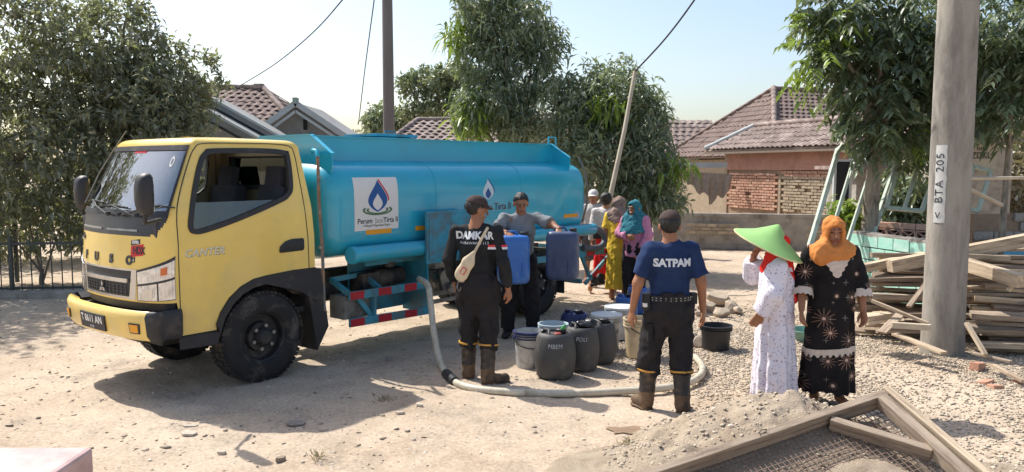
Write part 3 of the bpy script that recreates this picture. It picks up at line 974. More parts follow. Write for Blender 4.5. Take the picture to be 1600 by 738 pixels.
rws = [(U0 - .03, .50), (U0 - .015, .36)] + rr + [(1.8, 0), (2.6, 0), (3.4, 0), (4.2, 0)]
for i in range(9):
    a = i / 8 * math.pi / 2; rws.append((U1 - .14 + .14 * math.sin(a), .14 * (1 - math.cos(a))))
rws += [(U1 + .02, .3), (U1 + .03, .5)]
vs = []
for u, ins in rws:
    for y, z in tank_row(ins): vs.append((u, y, z))
N = 96
fs = [(i * N + j, i * N + (j + 1) % N, (i + 1) * N + (j + 1) % N, (i + 1) * N + j) for i in range(len(rws) - 1) for j in range(N)]
fs += [tuple(range(N)), tuple((len(rws) - 1) * N + j for j in range(N))]
tank = MB().add(vs, fs).build('water_tank', M_blu, truck, smooth=50)
# weld seams round the tank
for u in (2.24, 3.78):
    MB().tube([(u, y, z) for y, z in tank_row(-.0015)], .004, 6, closed=True).build('weld_seam', M_blu, tank, smooth=60)
# top tray: side walls and sloping end plates
for y, e in ((.38, 1), (1.26, -1)):
    MB().box((2.88, y, 2.135), (4.06, .012, .27)).box((2.88, y - e * .012, 2.268), (4.06, .04, .012)).build('tray_wall', M_blu, tank)
for u in (.85, 4.93):
    MB().prism([(.38, 2.275), (.06, 2.08), (.05, 2.00), (.07, 1.90), (1.57, 1.90), (1.59, 2.0), (1.58, 2.08), (1.26, 2.275)], (u - .006, 0, 0), (0, 1, 0), (0, 0, 1), (1, 0, 0), .014).build('end_plate', M_blu, tank)
    MB().bar((u + .01, .38, 2.278), (u + .01, .06, 2.085), .05, .012).bar((u + .01, .38, 2.28), (u + .01, 1.26, 2.28), .05, .012).build('plate_flange', M_blu, tank)
MB().box((2.25, .9, 2.24), (.62, .5, .12), bev=.02).box((2.25, .9, 2.32), (.66, .54, .03), bev=.01).tube([(2.2, .78, 2.335), (2.2, .78, 2.37), (2.36, .78, 2.37), (2.36, .78, 2.335)], .012, 6).build('manhole', M_blu2, tank, smooth=40)
MB().box((4.15, .9, 2.27), (.5, .3, .03), bev=.01).build('hatch_lid', M_blu2, tank)
MB().tube([(4.85, .36, 2.26), (4.85, .36, 2.37), (5.02, .36, 2.37), (5.02, .36, 2.2)], .012, 8).build('grab_rail', M_blu, tank, smooth=60)
MB().tube([(5.2, .10, 2.10), (5.25, .04, 1.95), (5.29, .0, 1.7), (5.29, .0, 1.45), (5.25, .05, 1.2), (5.2, .2, 1.08)], .014, 8).build('drain_pipe', M_rust, tank, smooth=60)
# riser pipe behind the cab
MB().tube([(.80, .30, 2.10), (.70, .16, 2.12), (.67, .06, 2.11), (.665, .04, 2.05)], .018, 8).build('pipe_elbow', M_blu, tank, smooth=60)
rp = MB().tube([(.665, .04, 2.06), (.668, .035, 1.6), (.69, .03, 1.2), (.70, .03, .55)], .016, 8)
rp = rp.build('riser_pipe', M_rust, tank, smooth=60)
for z in (1.86, 1.52, 1.18): MB().lathe([(.02, -.012), (.021, 0), (.02, .012)], (.67, .035, z), 10).build('pipe_clip', M_steel, rp)
# decal with drop emblem
def on_tank(u0, z0): return lambda x, y, d: (u0 + x, tank_y(z0 + y) - .003 - d, z0 + y)
def tank_patch(poly, off, name, m, parent):
    n = len(poly); cu_ = sum(p[0] for p in poly) / n; cz_ = sum(p[1] for p in poly) / n
    return MB().add([(a, tank_y(c) - off, c) for a, c in poly], [tuple(range(n))]).build(name, m, parent)
def strip_patch(L, Rr_, off, name, m, parent):
    n = len(L); vs = [(a, tank_y(c) - off, c) for a, c in L] + [(a, tank_y(c) - off, c) for a, c in Rr_]
    return MB().add(vs, [(i, i + 1, n + i + 1, n + i) for i in range(n - 1)]).build(name, m, parent)
zs = [1.31 + .54 * i / 12 for i in range(13)]
dec = strip_patch([(1.07, z) for z in zs], [(1.665, z) for z in zs], .0025, 'logo_board', M_wht, tank)
def drop(cx, cz, h, w, off, parent, plain=False):
    """water drop outline built of curved bands"""
    def side(t, k, sgn, top=1.0):
        # t 0 at tip, 1 at bottom
        r = math.sin(math.pi * min(1, t) ** 1.55) ** .8 * .5 * w * k
        return cx + sgn * r + (1 - t) * .06 * w, cz + h * (.5 - t * top)
    T = [i / 18 for i in range(19)]
    Lc = [side(t, 1, -1) for t in T]; Rc = [side(t, 1, 1) for t in T]
    strip_patch(Lc, Rc, off, 'drop_shape', M_inkb if not plain else M_inkl, parent)
    Ri = [(a + w * .03, c) for a, c in Rc[:13]]; Ro = [(a + w * .10, c + h * .015) for a, c in Rc[:13]]
    strip_patch(Ri, Ro, off, 'drop_edge', M_inkr if not plain else M_inkb, parent)
    inn = [(cx + sgn_ * 0 + 0, 0) for sgn_ in (0,)]
    li = []; ri = []
    for t in T:
        r = math.sin(math.pi * t ** 1.4) ** .85 * .25 * w
        zc = cz + h * .08 - h * .53 * t
        li.append((cx - r + .01 * w, zc)); ri.append((cx + r + .01 * w, zc))
    strip_patch(li, ri, off + .0015, 'drop_core', M_wht if not plain else M_inkb, parent)
drop(1.375, 1.66, .33, .26, .004, dec)
for rr_, m in ((.20, M_inkg), (.15, M_inkg)):
    a0 = [R(150 + 240 * i / 24) for i in range(25)]
    strip_patch([(1.375 + rr_ * math.cos(a), 1.515 + rr_ * .27 * math.sin(a)) for a in a0], [(1.375 + (rr_ - .028) * math.cos(a), 1.515 + (rr_ - .02) * .22 * math.sin(a)) for a in a0], .004 + rr_ * .004, 'ripple', m, dec)
lettering('logo_lettering', 'Perum', .075, M_inkd, dec, on_tank(1.205, 1.405), bold=.0012, extrude=.001)
lettering('logo_lettering', 'Jasa', .075, M_steel, dec, on_tank(1.395, 1.405), extrude=.001)
lettering('logo_lettering', 'Tirta II', .075, M_inkd, dec, on_tank(1.555, 1.405), bold=.0012, extrude=.001)
lettering('logo_lettering', '~ Wilayah Pengelolaan Bogor ~', .035, M_inkd, dec, on_tank(1.37, 1.357), extrude=.001, xscale=.92)
drop(3.13, 1.69, .25, .20, .003, tank, True)
lettering('tank_lettering', 'Perum Jasa Tirta II', .125, M_inkl, tank, on_tank(3.13, 1.475), bold=.003, extrude=.001, xscale=.93)
lettering('tank_lettering', 'Perum Jasa Tirta II', .125, M_inkd, tank, lambda x, y, d: (3.13 + x, tank_y(1.475 + y) - .0055 - d, 1.475 + y), bold=.0, extrude=.001, xscale=.93)
for a, c in ((1.22, 1.57), (1.92, 2.1), (4.72, 5.06)):
    tank_patch([(a, 1.265), (c, 1.265), (c, 1.315), (a, 1.315)], .003, 'amber_strip', M_orng, tank)
# hose tube along the lower flank
MB().tube([(1.0, -.015, 1.075), (1.002, -.015, 1.075), (5.42, -.015, 1.075)], [.08, .085, .08], 24).lathe([(.0, -.006), (.085, -.006), (.09, 0), (.09, .05), (.08, .055)], (1.0, -.015, 1.075), 24, 'x').build('hose_tube', M_blu, truck, smooth=40)
# open tool-box lid and the boxes under the tank
MB().box((2.32, -.115, 1.19), (.72, .03, .57), bev=.012).box((2.32, -.135, 1.19), (.66, .012, .50), bev=.004).build('tool_box_lid', M_blu2, truck, smooth=30)
MB().box((2.12, .22, .66), (.02, .4, .64)).box((1.72, .42, .68), (.80, .02, .60)).box((1.72, .22, .99), (.82, .42, .02)).build('side_box', M_blu2, truck)
MB().box((1.72, .16, .95), (.78, .02, .06)).build('box_shelf', M_blu2, truck)
MB().lathe([(0, -.2), (.1, -.19), (.11, 0), (.1, .19), (0, .2)], (1.75, .28, .76), 18, 'x').box((1.45, .3, .72), (.25, .22, .24), bev=.03).lathe([(.0, 0), (.07, .0), (.07, .05), (0, .05)], (1.7, .2, .88), 14).build('water_pump', M_chas, truck, smooth=40)
MB().box((1.20, .20, .53), (.42, .24, .24), bev=.01).build('battery_box', mat('battery_grey', srgb(132, 132, 128), .7, var=.25, scale=5, dirt=srgb(90, 84, 76), dirt_amt=.5), truck, smooth=30)
MB().box((1.08, .14, .46), (.035, .012, .05)).box((1.34, .14, .53), (.05, .012, .04)).build('battery_latch', M_chas, truck)
eng = MB().box((2.55, .35, .62), (.32, .3, .3), bev=.04).lathe([(0, 0), (.12, 0), (.13, .03), (.13, .08), (0, .09)], (2.50, .12, .64), 20, 'y').lathe([(0, 0), (.055, 0), (.055, .05), (0, .06)], (2.58, .06, .56), 14, 'y')
eng.box((2.55, .3, .82), (.3, .22, .09), bev=.02).build('pump_engine', M_steel, truck, smooth=40)
MB().lathe([(0, 0), (.07, 0), (.08, .02), (.06, .05), (0, .06)], (2.66, .1, .69), 16, 'y').build('engine_cover', M_chas, truck, smooth=40)
MB().tube([(2.4, .1, .8), (2.35, .08, .7), (2.4, .08, .55)], .02, 8).build('engine_pipe', M_chas, truck, smooth=40)
MB().bar((2.2, .12, .42), (3.6, .12, .42), .05, .04).bar((2.2, .5, .42), (3.6, .5, .42), .05, .04).build('engine_frame', M_steel, truck)
# red and blue striped guard rails
def striped(a, b, h, name, n, parent, first=True):
    a = Vector(a); b = Vector(b)
    o = MB().bar(a, b, .03, h, bev=.004).build(name, M_blu2, parent)
    d = b - a
    for i in range(n):
        if (i % 2 == 0) == first:
            s0 = a + d * (i / n + .004); s1 = a + d * ((i + 1) / n - .004)
            off = Vector((0, -.0175, 0))
            MB().bar(s0 + off, s1 + off, .003, h * .92).build('red_stripe', M_red, o)
    return o
g1_ = striped((1.0, .02, .66), (2.12, .02, .655), .085, 'guard_rail', 6, truck)
g2_ = striped((1.0, .02, .385), (2.12, .02, .36), .085, 'guard_rail', 6, truck)
MB().bar((1.33, .045, .36), (1.33, .045, .68), .03, .09).bar((1.12, .045, .64), (1.32, .045, .40), .03, .05).build('guard_bracket', M_blu2, truck)
MB().bar((1.0, .03, .69), (1.0, .3, .80), .04, .05).bar((1.0, .3, .80), (1.42, .3, .82), .04, .05).bar((1.42, .3, .82), (1.42, .04, .69), .04, .05).build('guard_hoop', M_blu2, truck)
striped((3.85, .0, .745), (5.95, .0, .73), .085, 'rear_guard_rail', 9, truck)
striped((5.28, .02, .30), (5.95, .02, .66), .06, 'rear_brace', 4, truck, False)
striped((5.95, .02, .70), (5.95, 1.62, .70), .09, 'tail_rail', 9, truck)
striped((5.28, 1.62, .30), (5.95, 1.62, .66), .06, 'rear_brace', 4, truck, False)
MB().bar((5.90, .02, .45), (5.95, .02, .75), .05, .05).bar((5.2, .04, .72), (5.42, .04, .38), .035, .05).bar((4.9, .04, .76), (4.9, .04, 1.0), .04, .05).bar((5.8, .04, .76), (5.8, .5, .76), .05, .04).bar((5.3, .1, .32), (5.3, 1.56, .32), .05, .06).build('tail_frame', M_blu2, truck)
for y in (.10, 1.54):
    MB().box((5.98, y, .58), (.05, .2, .1), bev=.01).build('tail_lamp', M_red, truck)
MB().box((4.72, .16, .48), (.012, .34, .5)).build('mud_flap', M_blk, truck)
# fat suction hose hanging at the tail
hp_ = smooth_poly([(5.36, -.02, 1.08), (5.52, -.03, 1.06), (5.66, -.04, .98), (5.68, -.05, .88), (5.58, -.05, .81), (5.40, -.04, .80), (5.15, -.02, .82)], 6, False)
MB().tube(hp_, .045, 12).build('suction_hose', mat('grey_hose', srgb(86, 92, 98), .6, var=.2, scale=14), truck, smooth=60)
MB().tube([(5.42, .0, .26), (5.72, -.02, .27)], .025, 8).lathe([(.0, -.05), (.06, -.04), (.075, 0), (.06, .04), (0, .05)], (5.66, .0, .34), 14, 'y').lathe([(.0, -.04), (.05, -.03), (.06, 0), (.05, .03), (0, .04)], (5.52, .02, .32), 14, 'y').build('tow_fitting', M_chas, truck, smooth=40)
# ================================================================== implicit-surface modelling for figures
def surface_nets(Vv, org, h):
    """quads of the zero level of a sampled field"""
    S = Vv < 0
    nx, ny, nz = Vv.shape
    c = np.zeros((nx - 1, ny - 1, nz - 1), int)
    for i in (0, 1):
        for j in (0, 1):
            for k in (0, 1): c += S[i:nx - 1 + i, j:ny - 1 + j, k:nz - 1 + k]
    act = (c > 0) & (c < 8)
    ind = -np.ones(act.shape, int)
    A = np.argwhere(act); ind[act] = np.arange(len(A))
    acc = np.zeros((len(A), 3)); cnt = np.zeros(len(A))
    cor = [(i, j, k) for i in (0, 1) for j in (0, 1) for k in (0, 1)]
    for a in cor:
        for ax in range(3):
            if a[ax] == 1: continue
            b = list(a); b[ax] = 1
            va = Vv[A[:, 0] + a[0], A[:, 1] + a[1], A[:, 2] + a[2]]; vb = Vv[A[:, 0] + b[0], A[:, 1] + b[1], A[:, 2] + b[2]]
            x = (va < 0) != (vb < 0)
            t = np.where(x, va / np.where(np.abs(va - vb) < 1e-12, 1, va - vb), 0)
            p = np.array(a, float)[None].repeat(len(A), 0); p[:, ax] += t
            acc += p * x[:, None]; cnt += x
    Vt = (A + acc / np.maximum(cnt, 1)[:, None]) * h + org
    quads = []
    for ax in range(3):
        o1, o2 = [(1, 2), (2, 0), (0, 1)][ax]
        sl = [slice(None)] * 3; sl2 = [slice(None)] * 3
        sl[ax] = slice(0, Vv.shape[ax] - 1); sl2[ax] = slice(1, None)
        s0 = S[tuple(sl)]; s1 = S[tuple(sl2)]
        E = np.argwhere(s0 != s1)
        E = E[(E[:, o1] > 0) & (E[:, o2] > 0) & (E[:, o1] < Vv.shape[o1] - 1) & (E[:, o2] < Vv.shape[o2] - 1)]
        f = s0[E[:, 0], E[:, 1], E[:, 2]]
        def at(d1, d2):
            q = E.copy(); q[:, o1] += d1; q[:, o2] += d2
            return ind[q[:, 0], q[:, 1], q[:, 2]]
        a, b, c_, d = at(-1, -1), at(0, -1), at(0, 0), at(-1, 0)
        quads.append(np.where(f[:, None], np.stack([a, b, c_, d], -1), np.stack([d, c_, b, a], -1)))
    return Vt, np.concatenate(quads)

def rc(a, b, ra, rb, flat=None, ff=1.0, cuts=()):
    return dict(a=np.array(a, float), b=np.array(b, float), ra=ra, rb=rb, flat=None if flat is None else np.array(flat, float), ff=ff, cuts=[(np.array(p, float), np.array(n, float)) for p, n in cuts])
def ell(c, r, axes=None):
    return dict(ell=True, c=np.array(c, float), r=np.array(r, float), ax=np.eye(3) if axes is None else np.array(axes, float), cuts=[])

def d_prim(Pt, q):
    if 'ell' in q:
        L = (Pt - q['c']) @ q['ax'].T
        k0 = np.linalg.norm(L / q['r'], axis=-1); k1 = np.linalg.norm(L / (q['r'] ** 2), axis=-1)
        return k0 * (k0 - 1) / np.maximum(k1, 1e-9)
    a, b = q['a'], q['b']; X = Pt
    ff = 1.0
    if q['flat'] is not None:
        f = q['flat'] / np.linalg.norm(q['flat']); ff = q['ff']; s = 1 / ff - 1
        X = Pt + ((Pt - a) @ f)[..., None] * f * s
        b = b + ((b - a) @ f) * f * s
    ba = b - a; l2 = ba @ ba
    t = np.clip(((X - a) @ ba) / max(l2, 1e-9), 0, 1)
    d = np.linalg.norm(X - a - t[..., None] * ba, axis=-1) - (q['ra'] + (q['rb'] - q['ra']) * t)
    if q['flat'] is not None: d = d * (0.5 + .5 * ff)
    for p, n in q['cuts']: d = np.maximum(d, (Pt - p) @ n)
    return d

def field(Pt, prims, k, neg=(), post=None):
    d = None
    for q in prims:
        e = d_prim(Pt, q)
        if d is None: d = e
        else:
            h = np.clip(.5 + .5 * (e - d) / k, 0, 1)
            d = e * (1 - h) + d * h - k * h * (1 - h)
    if post is not None: d = post(Pt, d)
    for q in neg: d = np.maximum(d, -d_prim(Pt, q))
    return d

def sdf_mesh(prims, h, k=.02, neg=(), post=None):
    lo = np.full(3, 1e9); hi = -lo
    for q in prims:
        if 'ell' in q:
            r = q['r'].max(); lo = np.minimum(lo, q['c'] - r); hi = np.maximum(hi, q['c'] + r)
        else:
            r = max(q['ra'], q['rb']); lo = np.minimum(lo, np.minimum(q['a'], q['b']) - r); hi = np.maximum(hi, np.maximum(q['a'], q['b']) + r)
    lo -= .04; hi += .04
    n = np.ceil((hi - lo) / h).astype(int) + 1
    g = [lo[i] + np.arange(n[i]) * h for i in range(3)]
    X = np.stack(np.meshgrid(*g, indexing='ij'), -1)
    return surface_nets(field(X, prims, k, neg, post), lo, h)

def folds(amp, seed, freq=26., zs=.5):
    r = np.random.default_rng(seed)
    W = r.normal(0, 1, (6, 3)) * freq; W[:, 2] *= zs; ph = r.uniform(0, 6.28, 6)
    def f(Pt, d):
        s = 0
        for i in range(6): s = s + np.sin(Pt @ W[i] + ph[i] + 1.3 * np.sin(Pt @ W[i - 1] * .4))
        return d + s * amp / 3
    return f

def unit(v): v = np.array(v, float); return v / np.linalg.norm(v)
def cloth_mat(name, col, var=.18, rough=.9, **kw): return mat(name, col, rough, var=var, scale=9, bump=.25, bscale=35, spec=.2, **kw)
M_skin = mat('skin_brown', srgb(158, 110, 82), .55, var=.08, scale=12, spec=.35)
M_skin2 = mat('skin_tan', srgb(176, 126, 96), .55, var=.08, scale=12, spec=.35)
M_eye = mat('eye_dark', srgb(34, 26, 24), .35, var=.1)
M_lip = mat('lip_brown', srgb(138, 78, 66), .5, var=.08)
M_hair = mat('black_hair', srgb(30, 28, 28), .55, var=.3, scale=40, bump=.3, bscale=120)

def head_prims(c, f, up, s=1.0):
    """skull, jaw, nose, brow, lips and ears round centre c, facing f"""
    c = np.array(c, float); f = unit(f); up = unit(np.array(up, float) - f * np.dot(up, f)); r = np.cross(f, up)
    A = np.array([r, f, up])
    L = lambda x, y, z: c + (r * x + f * y + up * z) * s
    pr = [ell(L(0, -.012, .025), np.array([.074, .092, .088]) * s, A), ell(L(0, .018, -.045), np.array([.056, .062, .068]) * s, A),
          rc(L(0, .088, .012), L(0, .106, -.022), .009 * s, .014 * s), rc(L(-.03, .082, .028), L(.03, .082, .028), .011 * s, .011 * s),
          rc(L(-.018, .084, -.055), L(.018, .084, -.055), .008 * s, .008 * s), rc(L(0, .066, -.098), L(0, .06, -.088), .018 * s, .02 * s),
          ell(L(.078, -.008, -.008), np.array([.011, .02, .032]) * s, A), ell(L(-.078, -.008, -.008), np.array([.011, .02, .032]) * s, A)]
    neg = [ell(L(.031, .103, .006), np.array([.018, .013, .010]) * s, A), ell(L(-.031, .103, .006), np.array([.018, .013, .010]) * s, A)]
    return pr, neg, A, L

def head_zones(Vt, Q, c, A, s):
    C = (Vt[Q].mean(1) - np.array(c)) @ A.T / s
    x, y, z = np.abs(C[:, 0]), C[:, 1], C[:, 2]
    mi = np.zeros(len(Q), int)
    mi[(y > .05) & (((x - .031) / .012) ** 2 + ((z - .006) / .0055) ** 2 < 1)] = 1
    mi[(y > .05) & (np.abs(z - .031 + (x - .03) * .15) < .0042) & (x > .012) & (x < .052)] = 1
    mi[(y > .05) & (x < .024) & (np.abs(z + .056) < .010)] = 2
    return mi

def hand_prims(w, d, n, curl=.5, side=1):
    """palm, four fingers and a thumb; w wrist, d along the hand, n palm normal (curl towards n)"""
    w = np.array(w, float); d = unit(d); n = unit(np.array(n, float) - d * np.dot(n, d)); x = np.cross(d, n) * side
    pr = [rc(w - d * .03, w + d * .005, .027, .026, n, .75), rc(w + d * .01 , w + d * .075, .034, .04, n, .45)]
    for i, (o, l) in enumerate(((-.030, .062), (-.010, .072), (.011, .068), (.030, .052))):
        b = w + d * .082 + x * o
        c1 = curl * .55; c2 = curl * 1.35
        m = b + (d * math.cos(c1) + n * math.sin(c1)) * l * .52
        e = m + (d * math.cos(c2) + n * math.sin(c2)) * l * .48
        pr += [rc(b - d * .02, m, .0095, .009), rc(m, e, .009, .0075)]
    tb = w + d * .02 - x * .026
    tm = tb + unit(d * .75 - x * .6 + n * .35) * .042
    te = tm + unit(d * .95 - x * .05 + n * .35) * .034
    pr += [rc(tb, tm, .014, .011), rc(tm, te, .011, .0085)]
    return pr

def rootfig(label, group, loc, rz):
    return thing('person', label, 'person', loc, rz, group)

def make_body(root, J, skin, f=(0, 1, 0), head_f=(0, 1, 0), head_up=(0, 0, 1), curlL=.6, curlR=.6, hs=1.0, slim=1.0, foot=True, handdirs=None):
    """one body mesh from joints J"""
    g = slim
    f = unit(f)
    pr = [rc(J['pelvis'], J['waist'], .145 * g, .125 * g, f, .7), rc(J['waist'], J['chest'], .125 * g, .145 * g, f, .66), rc(J['chest'], J['neck'], .14 * g, .06, f, .7),
          rc(J['neck'] - np.array([0, 0, .055]), J['shL'], .055, .045), rc(J['neck'] - np.array([0, 0, .055]), J['shR'], .055, .045), rc(J['neck'], J['head'], .052, .05)]
    for s in 'LR':
        pr += [rc(J['sh' + s], J['el' + s], .045 * g, .04), rc(J['el' + s], J['wr' + s], .04, .027)]
        pr += [rc(J['hip' + s], J['kn' + s], .082 * g, .055), rc(J['kn' + s], J['an' + s], .054, .036)]
        if foot:
            pr += [rc(np.array(J['an' + s]) + (0, 0, -.035), np.array(J['toe' + s]), .036, .026)]
    V1, Q1 = sdf_mesh(pr, .013, .03)
    mi = [np.zeros(len(Q1), int)]; Vs = [V1]; Qs = [Q1]; off = len(V1)
    hp, hn, A, L = head_prims(J['head'], head_f, head_up, hs)
    hp.append(rc(J['head'] + np.array([0, 0, -.06]) * hs, J['neck'], .048, .05))
    V2, Q2 = sdf_mesh(hp, .0065, .014, hn)
    mi.append(head_zones(V2, Q2, J['head'], A, hs)); Vs.append(V2); Qs.append(Q2 + off); off += len(V2)
    for s, cl, sd in (('L', curlL, -1), ('R', curlR, 1)):
        w = np.array(J['wr' + s]); d = w - np.array(J['el' + s])
        n = None
        if handdirs and s in handdirs: d, n = handdirs[s]
        if n is None: n = np.array([-1. if s == 'R' else 1., .25, 0])
        V3, Q3 = sdf_mesh(hand_prims(w, d, n, cl, sd), .0055, .006)
        mi.append(np.zeros(len(Q3), int)); Vs.append(V3); Qs.append(Q3 + off); off += len(V3)
    o = npmesh('body', np.concatenate(Vs), np.concatenate(Qs), [skin, M_eye, M_lip], root, smooth=180, mi=np.concatenate(mi))
    return o, A, L

def garment(root, name, prims, m, h=.012, k=.025, amp=.006, seed=1, neg=(), freq=26, zs=.5, post=None, label=None):
    f1 = folds(amp * 1.15, seed, freq, zs); f2 = folds(amp * .6, seed + 50, freq * 2.3, .8)
    ff = lambda Pt, d: f2(Pt, f1(Pt, d))
    pp = (lambda Pt, d: post(Pt, ff(Pt, d))) if post else ff
    V, Q = sdf_mesh(prims, h, k, neg, pp)
    o = npmesh(name, V, Q, m, root, smooth=180)
    if label: o['label'] = label
    return o, (lambda Pt: field(Pt, prims, k, neg, pp))

def on_sdf(sdf, o, ex, ey, dr, off=.004, steps=40):
    """maps flat lettering onto a cloth surface, marching along dr from the plane at o"""
    o = np.array(o, float); ex = unit(ex); ey = unit(ey); dr = unit(dr)
    def fn(x, y, d):
        p = o + ex * x + ey * y
        for _ in range(steps):
            q = float(sdf(p[None])[0]) - off - d
            if abs(q) < .001: break
            p = p + dr * q * .95
        return tuple(p)
    return fn

def std_joints(H, hipw=.088, shw=.175, leg_out=.02):
    s = H / 1.65
    J = dict(pelvis=(0, 0, .90), waist=(0, .0, 1.05), chest=(0, .0, 1.24), neck=(0, -.01, 1.40), head=(0, .015, 1.53))
    for n, x in (('L', -1), ('R', 1)):
        J['sh' + n] = (x * shw, -.01, 1.338); J['el' + n] = (x * (shw + .045), -.03, 1.09); J['wr' + n] = (x * (shw + .06), .03, .86)
        J['hip' + n] = (x * hipw, 0, .86); J['kn' + n] = (x * (hipw + leg_out * .5), .015, .47); J['an' + n] = (x * (hipw + leg_out), -.02, .085)
        J['toe' + n] = (x * (hipw + leg_out + .03), .13, .03)
    return {k: np.array(v, float) * s for k, v in J.items()}

def torso_prims(J, f, e=.0, g=1.0, low=None, sleeve='short', collar=True, arms=True, loose=.0):
    """shirt over the torso"""
    low = J['pelvis'] if low is None else low
    pr = [rc(low, J['waist'], (.155 + e) * g, (.140 + e) * g, f, .72, cuts=[(low, (0, 0, -1))]), rc(J['waist'], J['chest'], (.140 + e) * g, (.160 + e) * g, f, .68),
          rc(J['chest'], J['neck'] - np.array([0, 0, .03]), (.152 + e) * g, .068, f, .72), rc(J['neck'] - np.array([0, 0, .055]), J['shL'], .062 + e * .5, .046 + e), rc(J['neck'] - np.array([0, 0, .055]), J['shR'], .062 + e * .5, .046 + e)]
    if arms:
        for s in 'LR':
            a, b, w = J['sh' + s], J['el' + s], J['wr' + s]
            if sleeve == 'short':
                c = a + (b - a) * .78; n = unit(b - a)
                pr.append(rc(a, a + (b - a) * 1.0, .052 + e, .068 + e, cuts=[(c, n)]))
            else:
                n = unit(w - b); c = w - n * .02
                pr += [rc(a, b, .052 + e, .052 + e), rc(b, w, .054 + e, .042 + e + loose, cuts=[(c, n)])]
    return pr

def trouser_prims(J, f, e=.0, cut=None, waistz=None, g=1.0):
    wz = waistz or J['pelvis'][2] + .10
    top = np.array([J['pelvis'][0], J['pelvis'][1], wz])
    pr = [rc(J['pelvis'] - np.array([0, 0, .03]), top, (.160 + e) * g, (.146 + e) * g, f, .76, cuts=[(top, (0, 0, 1))])]
    for s in 'LR':
        an = J['an' + s] + np.array([0, 0, .0]); k = J['kn' + s]
        n = unit(an - k); c = an - n * .01 if cut is None else k + (an - k) * cut
        pr += [rc(J['hip' + s], k, (.100 + e) * g, .078 + e), rc(k, an, .078 + e, .066 + e, cuts=[(c, n)])]
    return pr

def boots(root, J, m_shaft, m_foot, m_band, top=.42, name='rubber_boot'):
    for s in 'LR':
        a, k, t = J['an' + s], J['kn' + s], J['toe' + s]
        n = unit(k - a); tp = a + n * (top - a[2])
        pr = [rc(a + np.array([0, 0, -.03]), a + n * .1, .052, .054), rc(a, tp, .054, .074, cuts=[(tp, n)]), rc(a + np.array([0, 0, -.03]), t + np.array([0, 0, .022]), .05, .044, cuts=[((0, 0, .004), (0, 0, -1))])]
        V, Q = sdf_mesh(pr, .010, .03, (), folds(.003, 4, 30, 1.5))
        zc = V[Q].mean(1)
        o = npmesh(name, V, Q, [m_shaft, m_foot], root, smooth=180, mi=(zc[:, 2] < a[2] + .075).astype(int))
        # band round the top of the boot
        e1 = unit(np.cross(n, [0, 1, 0])); e2 = np.cross(n, e1); c = tp - n * .012
        MB().tube([c + (e1 * math.cos(x) + e2 * math.sin(x)) * .087 for x in [i * math.pi / 12 for i in range(24)]], .009, 6, closed=True).build('boot_band', m_band, o, smooth=60)
        # sole
        d = t - a; d[2] = 0; d = unit(d); h0 = a.copy(); h0[2] = .014; h1 = t.copy(); h1[2] = .014
        Vs, Qs_ = sdf_mesh([rc(h0 - d * .01, h1 + d * .005, .054, .052, (0, 0, 1), .28)], .010, .01)
        npmesh('sole', Vs, Qs_, m_foot, o, smooth=180)

def cap(root, c, A, s, m, visor=True, vis_dir=None, name='cap'):
    r, f, up = A
    c = np.array(c)
    L = lambda x, y, z: c + (r * x + f * y + up * z) * s
    q = ell(L(0, -.012, .042), np.array([.086, .105, .088]) * s, A)
    cutp = L(0, 0, .045); n = -(up + f * .10)
    q['cuts'] = []
    post = lambda Pt, d: np.maximum(d, (Pt - cutp) @ unit(n))
    V, Q = sdf_mesh([q], .008, .01, (), post)
    o = npmesh(name, V, Q, m, root, smooth=50)
    if visor:
        b = MB(); N = 16; vs = []
        for i in range(N + 1):
            a = R(-62 + 124 * i / N)
            ex = .088 * math.sin(a); ey = .10 * math.cos(a) - .02
            for (k_, dz) in ((0, 0.0), (1, 0.0), (1, .006), (0, .006)):
                ly = ey + k_ * .075 * max(0, math.cos(a * 1.45)) ** .7
                vs.append(L(ex, ly, .046 + dz - k_ * .018 - .012 * abs(ex / .088) ** 2))
        fs = []
        for i in range(N):
            for k_ in range(4): fs.append((4 * i + k_, 4 * i + (k_ + 1) % 4, 4 * (i + 1) + (k_ + 1) % 4, 4 * (i + 1) + k_))
        b.add(vs, fs + [(0, 1, 2, 3), (4 * N, 4 * N + 1, 4 * N + 2, 4 * N + 3)]).build('visor', m, o, smooth=50)
    return o

def hair(root, c, A, s, m=None, low=-.03, fringe=.055, name='hair', bulk=1.0):
    r, f, up = A; c = np.array(c)
    L = lambda x, y, z: c + (r * x + f * y + up * z) * s
    q = ell(L(0, -.016, .030), np.array([.081, .098, .096]) * s * bulk, A)
    def post(Pt, d):
        Lc = (Pt - c) @ A.T / s
        y, z = Lc[..., 1], Lc[..., 2]
        lim = np.where(y > .02, fringe, np.where(y > -.03, low + .05, low))
        lim = np.interp(y, [-.1, -.04, 0.0, .05, .09], [low - .02, low, low + .03, fringe, fringe + .01])
        d = d + .003 * np.sin(Lc[..., 0] * 160 + 3 * np.sin(y * 50)) * s
        return np.maximum(d, (lim - z) * s)
    V, Q = sdf_mesh([q], .008, .01, (), post)
    return npmesh(name, V, Q, m or M_hair, root, smooth=60)

